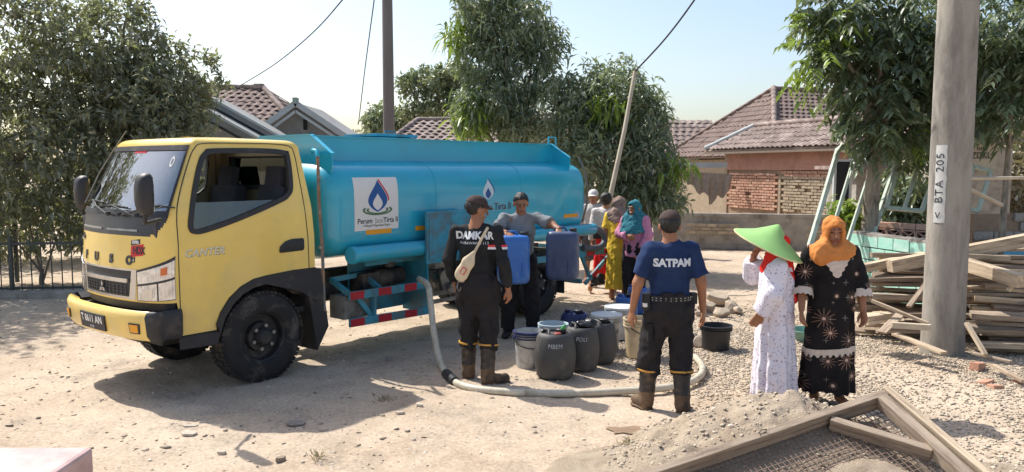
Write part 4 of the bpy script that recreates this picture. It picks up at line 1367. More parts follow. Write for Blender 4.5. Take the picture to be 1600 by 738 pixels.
def hijab(root, c, A, s, m, J, drape=.16, seed=3, front=.20, name='headscarf', extra=(), sh_r=.062):
    r, f, up = A; c = np.array(c)
    L = lambda x, y, z: c + (r * x + f * y + up * z) * s
    pr = [ell(L(0, -.012, .024), np.array([.090, .108, .104]) * s, A), ell(L(0, .005, -.06), np.array([.082, .092, .09]) * s, A),
          rc(L(0, -.01, -.08), J['neck'] + np.array([0, 0, -.01]), .085 * s, .10, f, .85)]
    for x in (-1, 1):
        sh = J['shL'] if x < 0 else J['shR']
        pr.append(rc(J['neck'] + np.array([0, 0, -.0]), J['neck'] * .25 + sh * .75 + np.array([0, 0, .0]), .09, sh_r))
    pr += [rc(J['neck'] + f * .02, J['chest'] + f * (.06) + np.array([0, 0, .18 - front]), .10, .09, f, .75), rc(J['neck'] - f * .03, J['chest'] - f * .05 + np.array([0, 0, .18 - drape]), .10, .10, f, .7)]
    pr += list(extra)
    neg = [ell(L(0, .125, -.018), np.array([.066, .098, .088]) * s, A)]
    return garment(root, name, pr, m, .010, .035, .008, seed, neg, 30, 1.0)

def skirt_post(z0, z1, n, amp, ctr, ph=0.0):
    def f(Pt, d):
        t = np.clip((z0 - Pt[..., 2]) / (z0 - z1), 0, 1)
        a = np.arctan2(Pt[..., 1] - ctr[1], Pt[..., 0] - ctr[0])
        return d + amp * t * (np.sin(n * a + ph + 1.2 * np.sin(2 * a + ph)) * .7 + .5 * np.sin((n * 2 + 1) * a + ph * 2))
    return f
# ================================================================== the people
M_blackcloth = cloth_mat('black_twill', srgb(44, 42, 44))
M_blackshirt = cloth_mat('black_shirt', srgb(42, 43, 45), dirt=srgb(74, 68, 62), dirt_amt=.1)
M_navy = cloth_mat('navy_tshirt', srgb(38, 55, 90))
M_grey = cloth_mat('grey_marl', srgb(132, 136, 138))
M_capk = cloth_mat('faded_black_cap', srgb(74, 62, 58))
M_boot = mat('boot_shaft', srgb(50, 46, 44), .6, var=.25, scale=8, dirt=srgb(120, 96, 72), dirt_amt=.4, dirt_scale=6)
M_bootf = mat('muddy_boot_foot', srgb(110, 88, 66), .8, var=.3, scale=10, dirt=srgb(70, 58, 48), dirt_amt=.5, dirt_scale=7)
M_band = mat('boot_yellow_band', srgb(198, 146, 62), .6, var=.15)
M_bag = cloth_mat('beige_canvas', srgb(206, 190, 162))
M_belt = mat('belt_black', srgb(28, 28, 30), .6, var=.2)
M_letter = mat('print_white', srgb(214, 218, 220), .7, var=.06)

FW = np.array([0, 1., 0])
# ---- man in the black long-sleeved shirt, back to the camera
g = G(746, 600)
p1 = rootfig('man in black long-sleeved shirt and cap seen from behind with a beige pouch', 'people at the water truck', (g.x, g.y, 0), R(-14))
J = std_joints(1.70, shw=.185, leg_out=.05)
J['elL'] = np.array([-.255, -.03, 1.13]); J['wrL'] = np.array([-.235, .08, .90]); J['elR'] = np.array([.25, -.04, 1.12]); J['wrR'] = np.array([.275, .04, .875])
J['anL'] = np.array([-.115, .10, .085]); J['toeL'] = np.array([-.15, .25, .03]); J['knL'] = np.array([-.10, .07, .49])
J['anR'] = np.array([.10, -.02, .085]); J['toeR'] = np.array([.24, .07, .03]); J['knR'] = np.array([.10, .03, .49])
hf = unit([.75, .62, -.18])
_, A, L = make_body(p1, J, M_skin, FW, hf)
_, sd = garment(p1, 'shirt', torso_prims(J, FW, .006, sleeve='long', low=J['pelvis'] + np.array([0, 0, -.02])), M_blackshirt, amp=.009, seed=21)
garment(p1, 'trousers', trouser_prims(J, FW, .010, cut=.42), M_blackcloth, amp=.011, seed=22)
boots(p1, J, M_boot, M_bootf, M_band, .38)
cap(p1, J['head'], A, 1.0, M_capk)
hair(p1, J['head'], A, 1.0, low=-.05, fringe=.07)
lettering('shirt_lettering', 'DAMKAR', .09, M_letter, p1, on_sdf(sd, (0, -.35, 1.352), (1, 0, 0), (0, 0, 1), (0, 1, 0)), bold=.004, extrude=.001, xscale=.92)
lettering('shirt_lettering', 'KARAWANG 113', .032, M_letter, p1, on_sdf(sd, (0, -.35, 1.288), (1, 0, 0), (0, 0, 1), (0, 1, 0)), bold=.0, extrude=.001, xscale=1.1)
def cloth_quad(root, sdf, o, ex, ey, dr, poly, m, name, n=6, off=.004, parent=None):
    fn = on_sdf(sdf, o, ex, ey, dr, off)
    a, b, c, d = [Vector(p) for p in poly]; vs = []
    for j in range(n + 1):
        for i in range(n + 1):
            s, t = i / n, j / n
            p = (a * (1 - s) + b * s) * (1 - t) + (d * (1 - s) + c * s) * t
            vs.append(fn(p.x, p.y, 0))
    w = n + 1
    return MB().add(vs, [(j * w + i, j * w + i + 1, (j + 1) * w + i + 1, (j + 1) * w + i) for j in range(n) for i in range(n)]).build(name, m, root, smooth=180)
sx = unit([1, -.25, 0])
cloth_quad(p1, sd, (.5, -.05, 1.255), (0, 1, 0), (0, 0, 1), (-1, 0, 0), [(-.035, .02), (.03, .02), (.03, .0), (-.035, .0)], M_inkr, 'flag_patch', 3)
cloth_quad(p1, sd, (.5, -.05, 1.235), (0, 1, 0), (0, 0, 1), (-1, 0, 0), [(-.035, .02), (.03, .02), (.03, .0), (-.035, .0)], M_letter, 'flag_patch', 3)
# sling pouch (a thing worn over the shoulder: part of his outfit)
fnb = on_sdf(sd, (0, -.4, 1.12), (1, 0, 0), (0, 0, 1), (0, 1, 0), .02)
c0 = np.array(fnb(-.05, -.02, 0)) + np.array([0, -.03, 0]); ea = unit([.5, 0, .86]); eb = unit([.86, 0, -.5])
V, Q = sdf_mesh([rc(c0 - ea * .10, c0 + ea * .03, .062, .056, (0, 1, 0), .5), rc(c0 + ea * .03, c0 + ea * .13, .055, .02, (0, 1, 0), .5)], .009, .02, (), folds(.003, 5, 40))
pouch = npmesh('pouch', V, Q, M_bag, p1, smooth=180)
MB().box(c0 + np.array([-.02, -.036, -.05]), (.06, .006, .045), Matrix.Rotation(R(-58), 3, 'Y')).build('pouch_badge', M_inkr, pouch)
MB().box(c0 + np.array([-.02, -.0375, -.05]), (.05, .006, .03), Matrix.Rotation(R(-58), 3, 'Y')).build('pouch_badge', M_bag, pouch)
stp = []
for t in np.linspace(0, 1, 12):
    x, z = c0[0] + ea[0] * .13 + (.12 - c0[0] - ea[0] * .13) * t, (c0[2] + .11) * (1 - t) + 1.425 * t
    stp.append(Vector(on_sdf(sd, (x, -.4, z), (1, 0, 0), (0, 0, 1), (0, 1, 0), .006)(0, 0, 0)))
MB().tube(stp, .013, 6).build('pouch_strap', M_bag, pouch, smooth=60)
for x in (-.14, .0):
    q = fnb(x, -.24, 0)
MB().tube([Vector((-.13, -.135, .955)), Vector((-.14, -.15, .90)), Vector((-.12, -.155, .86)), Vector((-.10, -.15, .90))], .006, 6).box((-.10, -.14, .96), (.05, .02, .03)).build('key_ring', M_steel, p1, smooth=60)

# ---- guard in the navy t-shirt
g = G(1042, 645)
p2 = rootfig('guard in navy t-shirt and black cap standing with his back turned', 'people at the water truck', (g.x, g.y, 0), R(4))
J = std_joints(1.61, shw=.18, leg_out=.06)
J['elL'] = np.array([-.255, -.03, 1.05]); J['wrL'] = np.array([-.285, .02, .83]); J['elR'] = np.array([.25, -.03, 1.05]); J['wrR'] = np.array([.285, .03, .82])
J['anL'] = np.array([-.145, .10, .085]); J['toeL'] = np.array([-.20, .21, .03]); J['knL'] = np.array([-.125, .08, .47])
J['anR'] = np.array([.115, -.03, .085]); J['toeR'] = np.array([.17, .10, .03]); J['knR'] = np.array([.115, .02, .47])
_, A, L = make_body(p2, J, M_skin, FW, unit([.08, 1, -.08]))
_, sd = garment(p2, 'tshirt', torso_prims(J, FW, .010, low=J['pelvis'] + np.array([0, 0, .03])), M_navy, amp=.008, seed=31)
garment(p2, 'trousers', trouser_prims(J, FW, .016, cut=.42), M_blackcloth, amp=.014, seed=32)
boots(p2, J, M_boot, M_bootf, M_band, .35)
cap(p2, J['head'], A, 1.0, M_capk)
hair(p2, J['head'], A, 1.0, low=-.055, fringe=.07)
lettering('shirt_lettering', 'SATPAM', .082, M_letter, p2, on_sdf(sd, (0, -.35, 1.215), (1, 0, 0), (0, 0, 1), (0, 1, 0)), bold=.004, extrude=.001, xscale=.98)
lo = J['pelvis'][2] + .055
bf = lambda z, e: [(0 + (.152 + e) * math.cos(a), (.152 + e) * .76 * math.sin(a), z) for a in [i * math.pi / 20 for i in range(40)]]
b = MB(); N = 40; vs = bf(lo + .022, .012) + bf(lo + .022, .024) + bf(lo - .022, .026) + bf(lo - .022, .012)
b.add(vs, [(k * N + i, k * N + (i + 1) % N, (k + 1) * N + (i + 1) % N, (k + 1) * N + i) for k in range(3) for i in range(N)])
belt = b.build('belt', M_belt, p2, smooth=50)
for i in range(12):
    a = R(200 + 140 * i / 11)
    for dz in (-.009, .009):
        MB().lathe([(.0, -.003), (.005, -.003), (.005, .003)], (.180 * math.cos(a), .180 * .77 * math.sin(a), lo + dz), 8, 'y').build('belt_stud', M_steel, belt)
MB().box((-.19, -.03, lo - .03), (.05, .09, .13), bev=.012).build('radio_pouch', M_belt, p2, smooth=40)
MB().box((-.205, -.06, lo - .05), (.03, .04, .03), bev=.004).build('radio_tag', M_wht, p2)
MB().box((.195, .0, lo - .01), (.05, .08, .09), bev=.012).build('belt_pouch', M_belt, p2, smooth=40)
for x, s in ((-.16, -1), (.15, 1)):
    MB().box((x, -.02, .66), (.03, .12, .15), bev=.01).build('cargo_pocket', M_blackcloth, p2, smooth=40)

# ---- man in the grey t-shirt lifting two jerrycans, facing the camera
HX, HY = .10, 9.02
p3 = rootfig('man in grey t-shirt holding a blue jerrycan in each hand', 'people at the water truck', (HX, HY, 0), R(180))
J = std_joints(1.70, shw=.19)
# local +y faces the camera, local +x is the viewer's left
J['pelvis'] = np.array([0, -.05, .90]); J['waist'] = np.array([0, -.01, 1.06]); J['chest'] = np.array([0, .05, 1.25]); J['neck'] = np.array([0, .09, 1.42]); J['head'] = np.array([.0, .145, 1.545])
J['shL'] = np.array([-.19, .07, 1.38]); J['shR'] = np.array([.19, .07, 1.38])
J['elR'] = np.array([.265, .20, 1.25]); J['wrR'] = np.array([.16, .32, 1.235])
J['elL'] = np.array([-.355, .18, 1.31]); J['wrL'] = np.array([-.415, .30, 1.27])
for s, x in (('L', -1), ('R', 1)):
    J['hip' + s] = np.array([x * .09, -.05, .87]); J['kn' + s] = np.array([x * .13, .02, .48]); J['an' + s] = np.array([x * .15, -.02, .085]); J['toe' + s] = np.array([x * .18, .13, .03])
_, A, L = make_body(p3, J, M_skin, unit([0, 1, -.2]), unit([-.12, 1, -.42]), curlL=1.1, curlR=1.1, handdirs={'R': (np.array([-.55, .5, -.35]), np.array([0, -.2, -1.])), 'L': (np.array([.0, .7, -.5]), np.array([.0, -.4, -1.]))})
_, sd = garment(p3, 'tshirt', torso_prims(J, unit([0, 1, -.2]), .008, low=J['pelvis'] + np.array([0, 0, .0])), M_grey, amp=.008, seed=41)
garment(p3, 'trousers', trouser_prims(J, FW, .010), M_blackcloth, amp=.01, seed=42)
for s in 'LR':
    a, t = J['an' + s], J['toe' + s]
    V, Q = sdf_mesh([rc(a + np.array([0, -.02, -.035]), t + np.array([0, .01, .01]), .052, .042, cuts=[((0, 0, .004), (0, 0, -1))]), rc(a, a + np.array([0, 0, .05]), .05, .05)], .010, .03)
    npmesh('shoe', V, Q, M_belt, p3, smooth=180)
hair(p3, J['head'], A, 1.02, low=-.005, fringe=.074, bulk=1.02)
lettering('shirt_print', 'WK', .07, M_cowl, p3, on_sdf(sd, (-.04, .6, 1.21), (-1, 0, 0), (0, 0, 1), (0, -1, 0)), extrude=.001)

# ---- women in front on the right
def floral_cloth(name, base, dots, scale=34, thr=.30):
    m = bpy.data.materials.new(name); m.use_nodes = True; nt = m.node_tree; b = nt.nodes['Principled BSDF']
    g = nd(nt, 'ShaderNodeTexCoord')
    out = ramp(nt, noise(nt, g.outputs['Object'], 5), .3, .7, tuple(x * .92 for x in base[:3]) + (1,), base)
    for i, (c, sc_, th) in enumerate(dots):
        v = nd(nt, 'ShaderNodeTexVoronoi'); v.inputs['Scale'].default_value = sc_
        n_ = nd(nt, 'ShaderNodeVectorMath', operation='ADD'); n_.inputs[1].default_value = (i * 3.1, i * 1.7, i)
        nt.links.new(g.outputs['Object'], n_.inputs[0]); nt.links.new(n_.outputs[0], v.inputs['Vector'])
        out = mixc(nt, ramp(nt, v.outputs['Distance'], th, th + .06, (1, 1, 1, 1), (0, 0, 0, 1)), out, c)
    nt.links.new(out, b.inputs['Base Color']); b.inputs['Roughness'].default_value = .85; b.inputs['Specular IOR Level'].default_value = .2
    bp = nd(nt, 'ShaderNodeBump'); bp.inputs['Strength'].default_value = .2; bp.inputs['Distance'].default_value = .02
    nt.links.new(noise(nt, g.outputs['Object'], 22), bp.inputs['Height']); nt.links.new(bp.outputs[0], b.inputs['Normal'])
    return m
def star_cloth(name):
    """black cloth printed with pale starbursts"""
    m = bpy.data.materials.new(name); m.use_nodes = True; nt = m.node_tree; b = nt.nodes['Principled BSDF']
    g = nd(nt, 'ShaderNodeTexCoord')
    sp = nd(nt, 'ShaderNodeSeparateXYZ'); nt.links.new(g.outputs['Object'], sp.inputs[0])
    cb = nd(nt, 'ShaderNodeCombineXYZ'); nt.links.new(sp.outputs[0], cb.inputs[0]); nt.links.new(sp.outputs[2], cb.inputs[1])
    def M_(op, a, b_=None, c_=None):
        n = nd(nt, 'ShaderNodeMath', operation=op)
        for i, v in enumerate((a, b_, c_)):
            if v is None: continue
            if isinstance(v, (int, float)): n.inputs[i].default_value = v
            else: nt.links.new(v, n.inputs[i])
        return n.outputs[0]
    out = ramp(nt, noise(nt, g.outputs['Object'], 6), .3, .7, srgb(24, 22, 23), srgb(40, 36, 36))
    for sc_, spikes, Rd, colr, off in ((5.6, 6, .36, srgb(206, 160, 134), 0.0), (6.5, 2, .10, srgb(150, 144, 136), 4.3)):
        ad = nd(nt, 'ShaderNodeVectorMath', operation='ADD'); ad.inputs[1].default_value = (off, off * .7, 0)
        nt.links.new(cb.outputs[0], ad.inputs[0])
        sl = nd(nt, 'ShaderNodeVectorMath', operation='SCALE'); sl.inputs['Scale'].default_value = sc_
        nt.links.new(ad.outputs[0], sl.inputs[0])
        v = nd(nt, 'ShaderNodeTexVoronoi', voronoi_dimensions='2D'); v.inputs['Scale'].default_value = 1.0; v.inputs['Randomness'].default_value = .55
        nt.links.new(sl.outputs[0], v.inputs['Vector'])
        df = nd(nt, 'ShaderNodeVectorMath', operation='SUBTRACT'); nt.links.new(sl.outputs[0], df.inputs[0]); nt.links.new(v.outputs['Position'], df.inputs[1])
        s2 = nd(nt, 'ShaderNodeSeparateXYZ'); nt.links.new(df.outputs[0], s2.inputs[0])
        an = M_('ARCTAN2', s2.outputs[1], s2.outputs[0])
        cs = M_('POWER', M_('ABSOLUTE', M_('COSINE', M_('MULTIPLY', an, spikes))), 9.0)
        sc3 = nd(nt, 'ShaderNodeSeparateColor'); nt.links.new(v.outputs['Color'], sc3.inputs[0])
        rs = M_('MULTIPLY_ADD', sc3.outputs[0], Rd * 1.1, Rd * .3)
        lim = M_('MULTIPLY_ADD', cs, rs, .04)
        k_ = M_('LESS_THAN', v.outputs['Distance'], lim)
        out = mixc(nt, M_('MULTIPLY', k_, M_('MULTIPLY_ADD', sc3.outputs[1], .6, .25)), out, colr)
        core = M_('MULTIPLY', M_('LESS_THAN', v.outputs['Distance'], .07), .8)
        if spikes > 3: out = mixc(nt, core, out, srgb(222, 190, 170))
    nt.links.new(out, b.inputs['Base Color']); b.inputs['Roughness'].default_value = .85; b.inputs['Specular IOR Level'].default_value = .2
    return m
M_floral = floral_cloth('white_floral_cloth', srgb(234, 228, 238), [(srgb(184, 170, 180), 26, .19), (srgb(140, 126, 138), 44, .16)])
M_star = star_cloth('black_starburst_cloth')
M_redscarf = cloth_mat('red_scarf', srgb(222, 52, 44))
M_orange = cloth_mat('orange_scarf', srgb(206, 132, 72), var=.12)
M_lace = mat('cream_lace', srgb(214, 196, 180), .9, var=.15, scale=30, bump=.4, bscale=60)
M_hat = mat('green_hat_cloth', srgb(142, 188, 112), .75, var=.08, scale=5, bump=.1, bscale=30)
M_hat2 = mat('hat_rim_straw', srgb(206, 196, 150), .8, var=.15, scale=20)

g = G(1208, 627)
p4 = rootfig('woman in white floral dress under a green conical hat', 'people at the water truck', (g.x, g.y, 0), R(72))
J = std_joints(1.40, shw=.16)
# faces away to the left; right hand raised to her face
J['elR'] = np.array([.22, .20, 1.02]); J['wrR'] = np.array([.10, .19, 1.19])
J['elL'] = np.array([-.20, .03, .93]); J['wrL'] = np.array([-.16, .12, .76])
fz = unit([.1, 1, -.05])
_, A, L = make_body(p4, J, M_skin, FW, fz, curlR=.9, handdirs={'R': (np.array([-.3, -.25, .7]), np.array([-.6, -.6, 0]))})
c0 = np.array([0, 0, 0])
drs = torso_prims(J, FW, .022, sleeve='long', loose=.015, low=np.array([0, 0, .80]))
drs[0]['cuts'] = []
for q_ in drs[-4:]: pass
hem = np.array([0, 0, .05])
drs += [rc((0, 0, .98), (0, -.01, .0), .155, .205, FW, .88, cuts=[(hem, (0, 0, -1))])]
garment(p4, 'dress', drs, M_floral, .013, .04, .009, 51, (), 20, .3, skirt_post(1.0, .05, 8, .022, (0, 0)))
hj, _ = hijab(p4, J['head'], A, .96, M_redscarf, J, drape=.50, front=.12, seed=52, extra=[rc(J['neck'] + np.array([0, -.08, 0]), np.array([-.01, -.15, .88]), .075, .045, (0, 1, 0), .5)])
hr = MB(); Nn = 48; tip = J['head'] + np.array([0, -.02, .185]); prof = [(.001, 0), (.02, -.008), (.08, -.058), (.16, -.118), (.25, -.166), (.298, -.19), (.301, -.197), (.293, -.195), (.15, -.125), (.001, -.02)]
hat = MB().lathe(prof, (0, 0, 0), Nn).build('conical_hat', M_hat, p4, smooth=40, loc=tip, rot=(R(25), R(-4), 0))
hat['label'] = 'green conical hat with a pale rim'
MB().tube([(.300 * math.cos(a), .300 * math.sin(a), -.194) for a in [i * math.pi / 24 for i in range(48)]], .006, 6, closed=True).build('hat_rim', M_hat2, hat, smooth=60)

g = G(1292, 630)
p5 = rootfig('woman in black starburst dress and orange headscarf facing the camera', 'people at the water truck', (g.x, g.y, 0), R(176))
J = std_joints(1.54, shw=.175)
J['elL'] = np.array([-.225, .0, 1.02]); J['wrL'] = np.array([-.235, .08, .80]); J['elR'] = np.array([.235, .01, 1.02]); J['wrR'] = np.array([.265, .12, .81])
_, A, L = make_body(p5, J, M_skin, FW, unit([.05, 1, -.1]), curlL=.7, curlR=.7)
drs = torso_prims(J, FW, .026, low=np.array([0, 0, .86]), arms=False)
drs[0]['cuts'] = []
for s in 'LR':
    a, b_, w = J['sh' + s], J['el' + s], J['wr' + s]; n = unit(w - b_)
    drs += [rc(a, b_, .066, .075), rc(b_, w, .075, .085, cuts=[(b_ + (w - b_) * .42, n)])]
drs += [rc((0, 0, 1.04), (0, -.01, .1), .165, .225, FW, .86, cuts=[((0, 0, .12), (0, 0, -1))])]
_, sd = garment(p5, 'dress', drs, M_star, .012, .03, .006, 61, (), 20, .3, skirt_post(1.0, .12, 6, .014, (0, 0), .8))
cloth = [(-.115, .16), (.115, .16), (.02, -.08), (-.02, -.08)]
def zig_band(root, sdf, zc, hgt, m, name, tooth=.02, n=96, slope=0.0, ctr=(0, 0)):
    b = MB(); top = []; bot = []
    for i in range(n):
        a = 2 * math.pi * i / n; dr = np.array([-math.cos(a), -math.sin(a), 0])
        zt = zc + hgt / 2 + slope * math.cos(a); zb = zc - hgt / 2 + slope * math.cos(a) - (tooth if i % 4 < 2 else 0)
        for z, L_ in ((zt, top), (zb, bot)):
            p = np.array([math.cos(a) * .5, math.sin(a) * .5, z])
            for _ in range(30):
                q = float(sdf(p[None])[0]) - .005
                if abs(q) < .0006: break
                p = p + dr * q * .7
            L_.append(tuple(p))
    b.add(top + bot, [(i, (i + 1) % n, n + (i + 1) % n, n + i) for i in range(n)])
    return b.build(name, m, root, smooth=180)
zig_band(p5, sd, .47, .045, M_lace, 'lace_band', slope=-.02)
fnv = on_sdf(sd, (0, .6, 1.16), (-1, 0, 0), (0, 0, 1), (0, -1, 0), .005)
vs = []; rowsN = 12
for j in range(rowsN + 1):
    y = .15 - .24 * j / rowsN; w = .125 * (1 - max(0, (j / rowsN)) ** 1.2) + .012 + (.012 if j % 2 else 0)
    for i in range(7): vs.append(fnv(-w + 2 * w * i / 6, y, 0))
MB().add(vs, [(j * 7 + i, j * 7 + i + 1, (j + 1) * 7 + i + 1, (j + 1) * 7 + i) for j in range(rowsN) for i in range(6)]).build('lace_yoke', M_lace, p5, smooth=180)
for s in 'LR':
    b_, w = J['el' + s], J['wr' + s]; n = unit(w - b_); c = b_ + (w - b_) * .42
    e1 = unit(np.cross(n, [0, 1, 0])); e2 = np.cross(n, e1); top = []; bot = []
    for i in range(28):
        a = 2 * math.pi * i / 28; r_ = e1 * math.cos(a) + e2 * math.sin(a)
        top.append(tuple(c - n * .03 + r_ * .082)); bot.append(tuple(c + n * (.03 + (.012 if i % 2 else 0)) + r_ * .09))
    MB().add(top + bot, [(i, (i + 1) % 28, 28 + (i + 1) % 28, 28 + i) for i in range(28)]).build('lace_cuff', M_lace, p5, smooth=180)
hijab(p5, J['head'], A, 1.06, M_orange, J, drape=.10, front=.13, seed=62, extra=[rc(J['neck'] + np.array([0, .03, .0]), np.array([-.10, .04, 1.275]), .09, .075), rc(J['neck'] + np.array([0, .03, .0]), np.array([.12, .05, 1.265]), .09, .085), rc(np.array([-.10, .08, 1.26]), np.array([.13, .09, 1.22]), .045, .06)])

# ---- group beyond the truck
M_teal = floral_cloth('teal_print', srgb(52, 116, 128), [(srgb(120, 168, 172), 22, .14), (srgb(30, 74, 92), 30, .2)])
M_pink = floral_cloth('pink_print', srgb(198, 132, 160), [(srgb(150, 84, 110), 24, .2)])
M_yellowd = floral_cloth('yellow_print', srgb(236, 196, 70), [(srgb(176, 120, 40), 26, .18)])
M_taupe = cloth_mat('taupe_scarf', srgb(146, 124, 112))
M_whit = cloth_mat('white_knit', srgb(206, 198, 194))
M_redsk = cloth_mat('red_skirt', srgb(204, 36, 40))
M_capw = cloth_mat('white_cap', srgb(206, 202, 196))
M_ltsh = cloth_mat('pale_shirt', srgb(178, 176, 172))

def dress_prims(J, f, e, top, hemz, r0, r1, sleeve='long'):
    d = torso_prims(J, f, e, sleeve=sleeve, low=np.array([J['pelvis'][0], J['pelvis'][1], J['pelvis'][2] - .06]))
    d[0]['cuts'] = []
    d.append(rc((0, 0, top), (0, -.01, hemz - .06), r0, r1, f, .85, cuts=[((0, 0, hemz), (0, 0, -1))]))
    return d
# teal scarf, pink blouse, black trousers
p6 = rootfig('woman in teal patterned headscarf and pink blouse beside the guard', 'people at the water truck', tuple(P(990, 470, 11.2).xy) + (0,), R(146))
J = std_joints(1.48, shw=.165)
J['elR'] = np.array([.22, .02, 1.02]); J['wrR'] = np.array([.02, .17, .99]); J['elL'] = np.array([-.21, .02, 1.0]); J['wrL'] = np.array([-.17, .12, .80])
_, A, L = make_body(p6, J, M_skin, FW, unit([.25, 1, -.05]))
garment(p6, 'blouse', torso_prims(J, FW, .022, sleeve='long', low=J['pelvis'] + np.array([0, 0, -.12])), M_pink, .013, .03, .007, 71)
garment(p6, 'trousers', trouser_prims(J, FW, .008), M_blackcloth, .013, .03, .008, 72)
hijab(p6, J['head'], A, 1.0, M_teal, J, drape=.16, front=.16, seed=73, extra=[rc(J['neck'] + np.array([0, .01, -.07]), np.array([0, .02, 1.04]), .165, .212, FW, .80, cuts=[((0, 0, 1.06), (0, -.25, -1))])], sh_r=.088)
# yellow dress
p7 = rootfig('woman in long yellow dress and taupe headscarf turned away', 'people at the water truck', tuple(P(966, 470, 11.55).xy) + (0,), R(-30))
J = std_joints(1.52, shw=.16)
_, A, L = make_body(p7, J, M_skin, FW, unit([.5, 1, -.05]))
garment(p7, 'dress', dress_prims(J, FW, .02, 1.0, .18, .16, .19, 'short'), M_yellowd, .013, .03, .006, 81, (), 20, .3, skirt_post(1.0, .18, 6, .014, (0, 0)))
hijab(p7, J['head'], A, 1.0, M_taupe, J, drape=.16, front=.14, seed=82, extra=[rc(J['neck'] + np.array([0, -.01, -.02]), np.array([0, -.01, 1.12]), .10, .19, FW, .78, cuts=[((0, 0, 1.18), (0, 0, -1))])], sh_r=.085)
# white top, red skirt, hair in a bun
p8 = rootfig('woman with a dark hair bun in white top and red skirt', 'people at the water truck', tuple(P(946, 460, 12.3).xy) + (0,), R(-12))
J = std_joints(1.55, shw=.175, leg_out=.04)
J['anL'] = np.array([-.22, -.18, .10]); J['toeL'] = np.array([-.23, -.06, .03]); J['knL'] = np.array([-.13, .02, .46])
_, A, L = make_body(p8, J, M_skin2, FW, unit([.25, 1, -.02]))
garment(p8, 'top', torso_prims(J, FW, .014, sleeve='long', low=J['pelvis'] + np.array([0, 0, .0])), M_whit, .013, .03, .008, 91)
garment(p8, 'skirt', [rc((0, 0, .98), (0, -.01, .2), .145, .21, FW, .85, cuts=[((0, 0, .24), (0, 0, -1)), ((0, 0, 1.0), (0, 0, 1))])], M_redsk, .013, .03, .006, 92, (), 20, .3, skirt_post(.98, .2, 6, .018, (0, 0)))
hr_ = hair(p8, J['head'], A, 1.04, low=-.07, fringe=.04, bulk=1.06)
V, Q = sdf_mesh([ell(J['head'] + np.array([-.02, -.10, .06]), (.055, .05, .05)), ell(J['head'] + np.array([.02, -.09, .085]), (.04, .04, .035))], .009, .02, (), folds(.004, 6, 60, 1))
npmesh('hair_bun', V, Q, M_hair, hr_, smooth=180)
MB().box((-.10, -.17, .93), (.16, .07, .15), bev=.03).build('hip_bag', M_belt, p8, smooth=40)
# man in white cap behind her
p9 = rootfig('man in white cap half hidden behind the tank end', 'people at the water truck', tuple(P(926, 450, 13.3).xy) + (0,), R(165))
J = std_joints(1.57)
_, A, L = make_body(p9, J, M_skin, FW, unit([0, 1, -.05]))
garment(p9, 'shirt', torso_prims(J, FW, .012, sleeve='long'), M_ltsh, .014, .03, .008, 95)
garment(p9, 'shorts', trouser_prims(J, FW, .012, cut=.05), M_dark, .014, .03, .008, 96)
cap(p9, J['head'], A, 1.03, M_capw)
# ================================================================== vegetation
def leaf_material(name, dark, light, trans=.35, rough=.4):
    m = bpy.data.materials.new(name); m.use_nodes = True; nt = m.node_tree; b = nt.nodes['Principled BSDF']
    at = nd(nt, 'ShaderNodeAttribute', attribute_name='tone')
    c = ramp(nt, at.outputs['Fac'], 0, 1, dark, light)
    nt.links.new(c, b.inputs['Base Color']); b.inputs['Roughness'].default_value = rough; b.inputs['Specular IOR Level'].default_value = .6
    tr = nd(nt, 'ShaderNodeBsdfTranslucent'); 
    tc = mixc(nt, .5, c, (.30, .36, .05, 1), 'MIX'); nt.links.new(tc, tr.inputs[0])
    mx = nd(nt, 'ShaderNodeMixShader'); mx.inputs[0].default_value = trans
    out = nt.nodes['Material Output']
    nt.links.new(b.outputs[0], mx.inputs[1]); nt.links.new(tr.outputs[0], mx.inputs[2]); nt.links.new(mx.outputs[0], out.inputs[0])
    return m
M_bark = mat('bark_grey', srgb(124, 112, 98), .9, var=.3, scale=8, bump=.6, bscale=25, stretch=(3, 3, .8))
M_bark2 = mat('bark_pale', srgb(150, 140, 124), .9, var=.25, scale=7, bump=.4, bscale=25, stretch=(3, 3, .8), dirt=srgb(92, 84, 74), dirt_amt=.5)
M_leafL = leaf_material('dusty_leaf', srgb(112, 114, 96), srgb(180, 178, 154), .4)
M_leafM = leaf_material('mango_leaf', srgb(104, 118, 100), srgb(170, 180, 148), .34)
M_leafR = leaf_material('broad_leaf', srgb(80, 94, 76), srgb(132, 148, 116), .3)
M_leafY = leaf_material('young_leaf', srgb(110, 140, 52), srgb(158, 182, 84), .45)
M_leafF = leaf_material('far_leaf', srgb(104, 116, 92), srgb(150, 158, 126), .3)
M_dry = leaf_material('dry_leaf', srgb(120, 104, 80), srgb(168, 152, 124), .2)

def norm_(a): return a / np.maximum(np.linalg.norm(a, axis=-1, keepdims=True), 1e-9)
def leaf_arrays(base, dirn, nrm, L, W, fold=.25, droop=.25):
    """pointed leaves of 4 tris: base, two widths, tip"""
    side = norm_(np.cross(dirn, nrm)); up = norm_(np.cross(side, dirn))
    L = L[:, None]; W = W[:, None]
    dn = np.array([0, 0, -1.])
    b0 = base; m1 = base + dirn * L * .42 + dn * L * droop * .15
    tip = base + dirn * L * .97 + dn * L * droop
    l = m1 + side * W * .5 + up * W * fold; r = m1 - side * W * .5 + up * W * fold
    V = np.stack([b0, l, m1, r, tip], 1)
    n = len(base)
    F0 = np.array([[0, 2, 1], [0, 3, 2], [1, 2, 4], [2, 3, 4]])
    F = F0[None] + (np.arange(n) * 5)[:, None, None]
    return V.reshape(-1, 3), F.reshape(-1, 3)

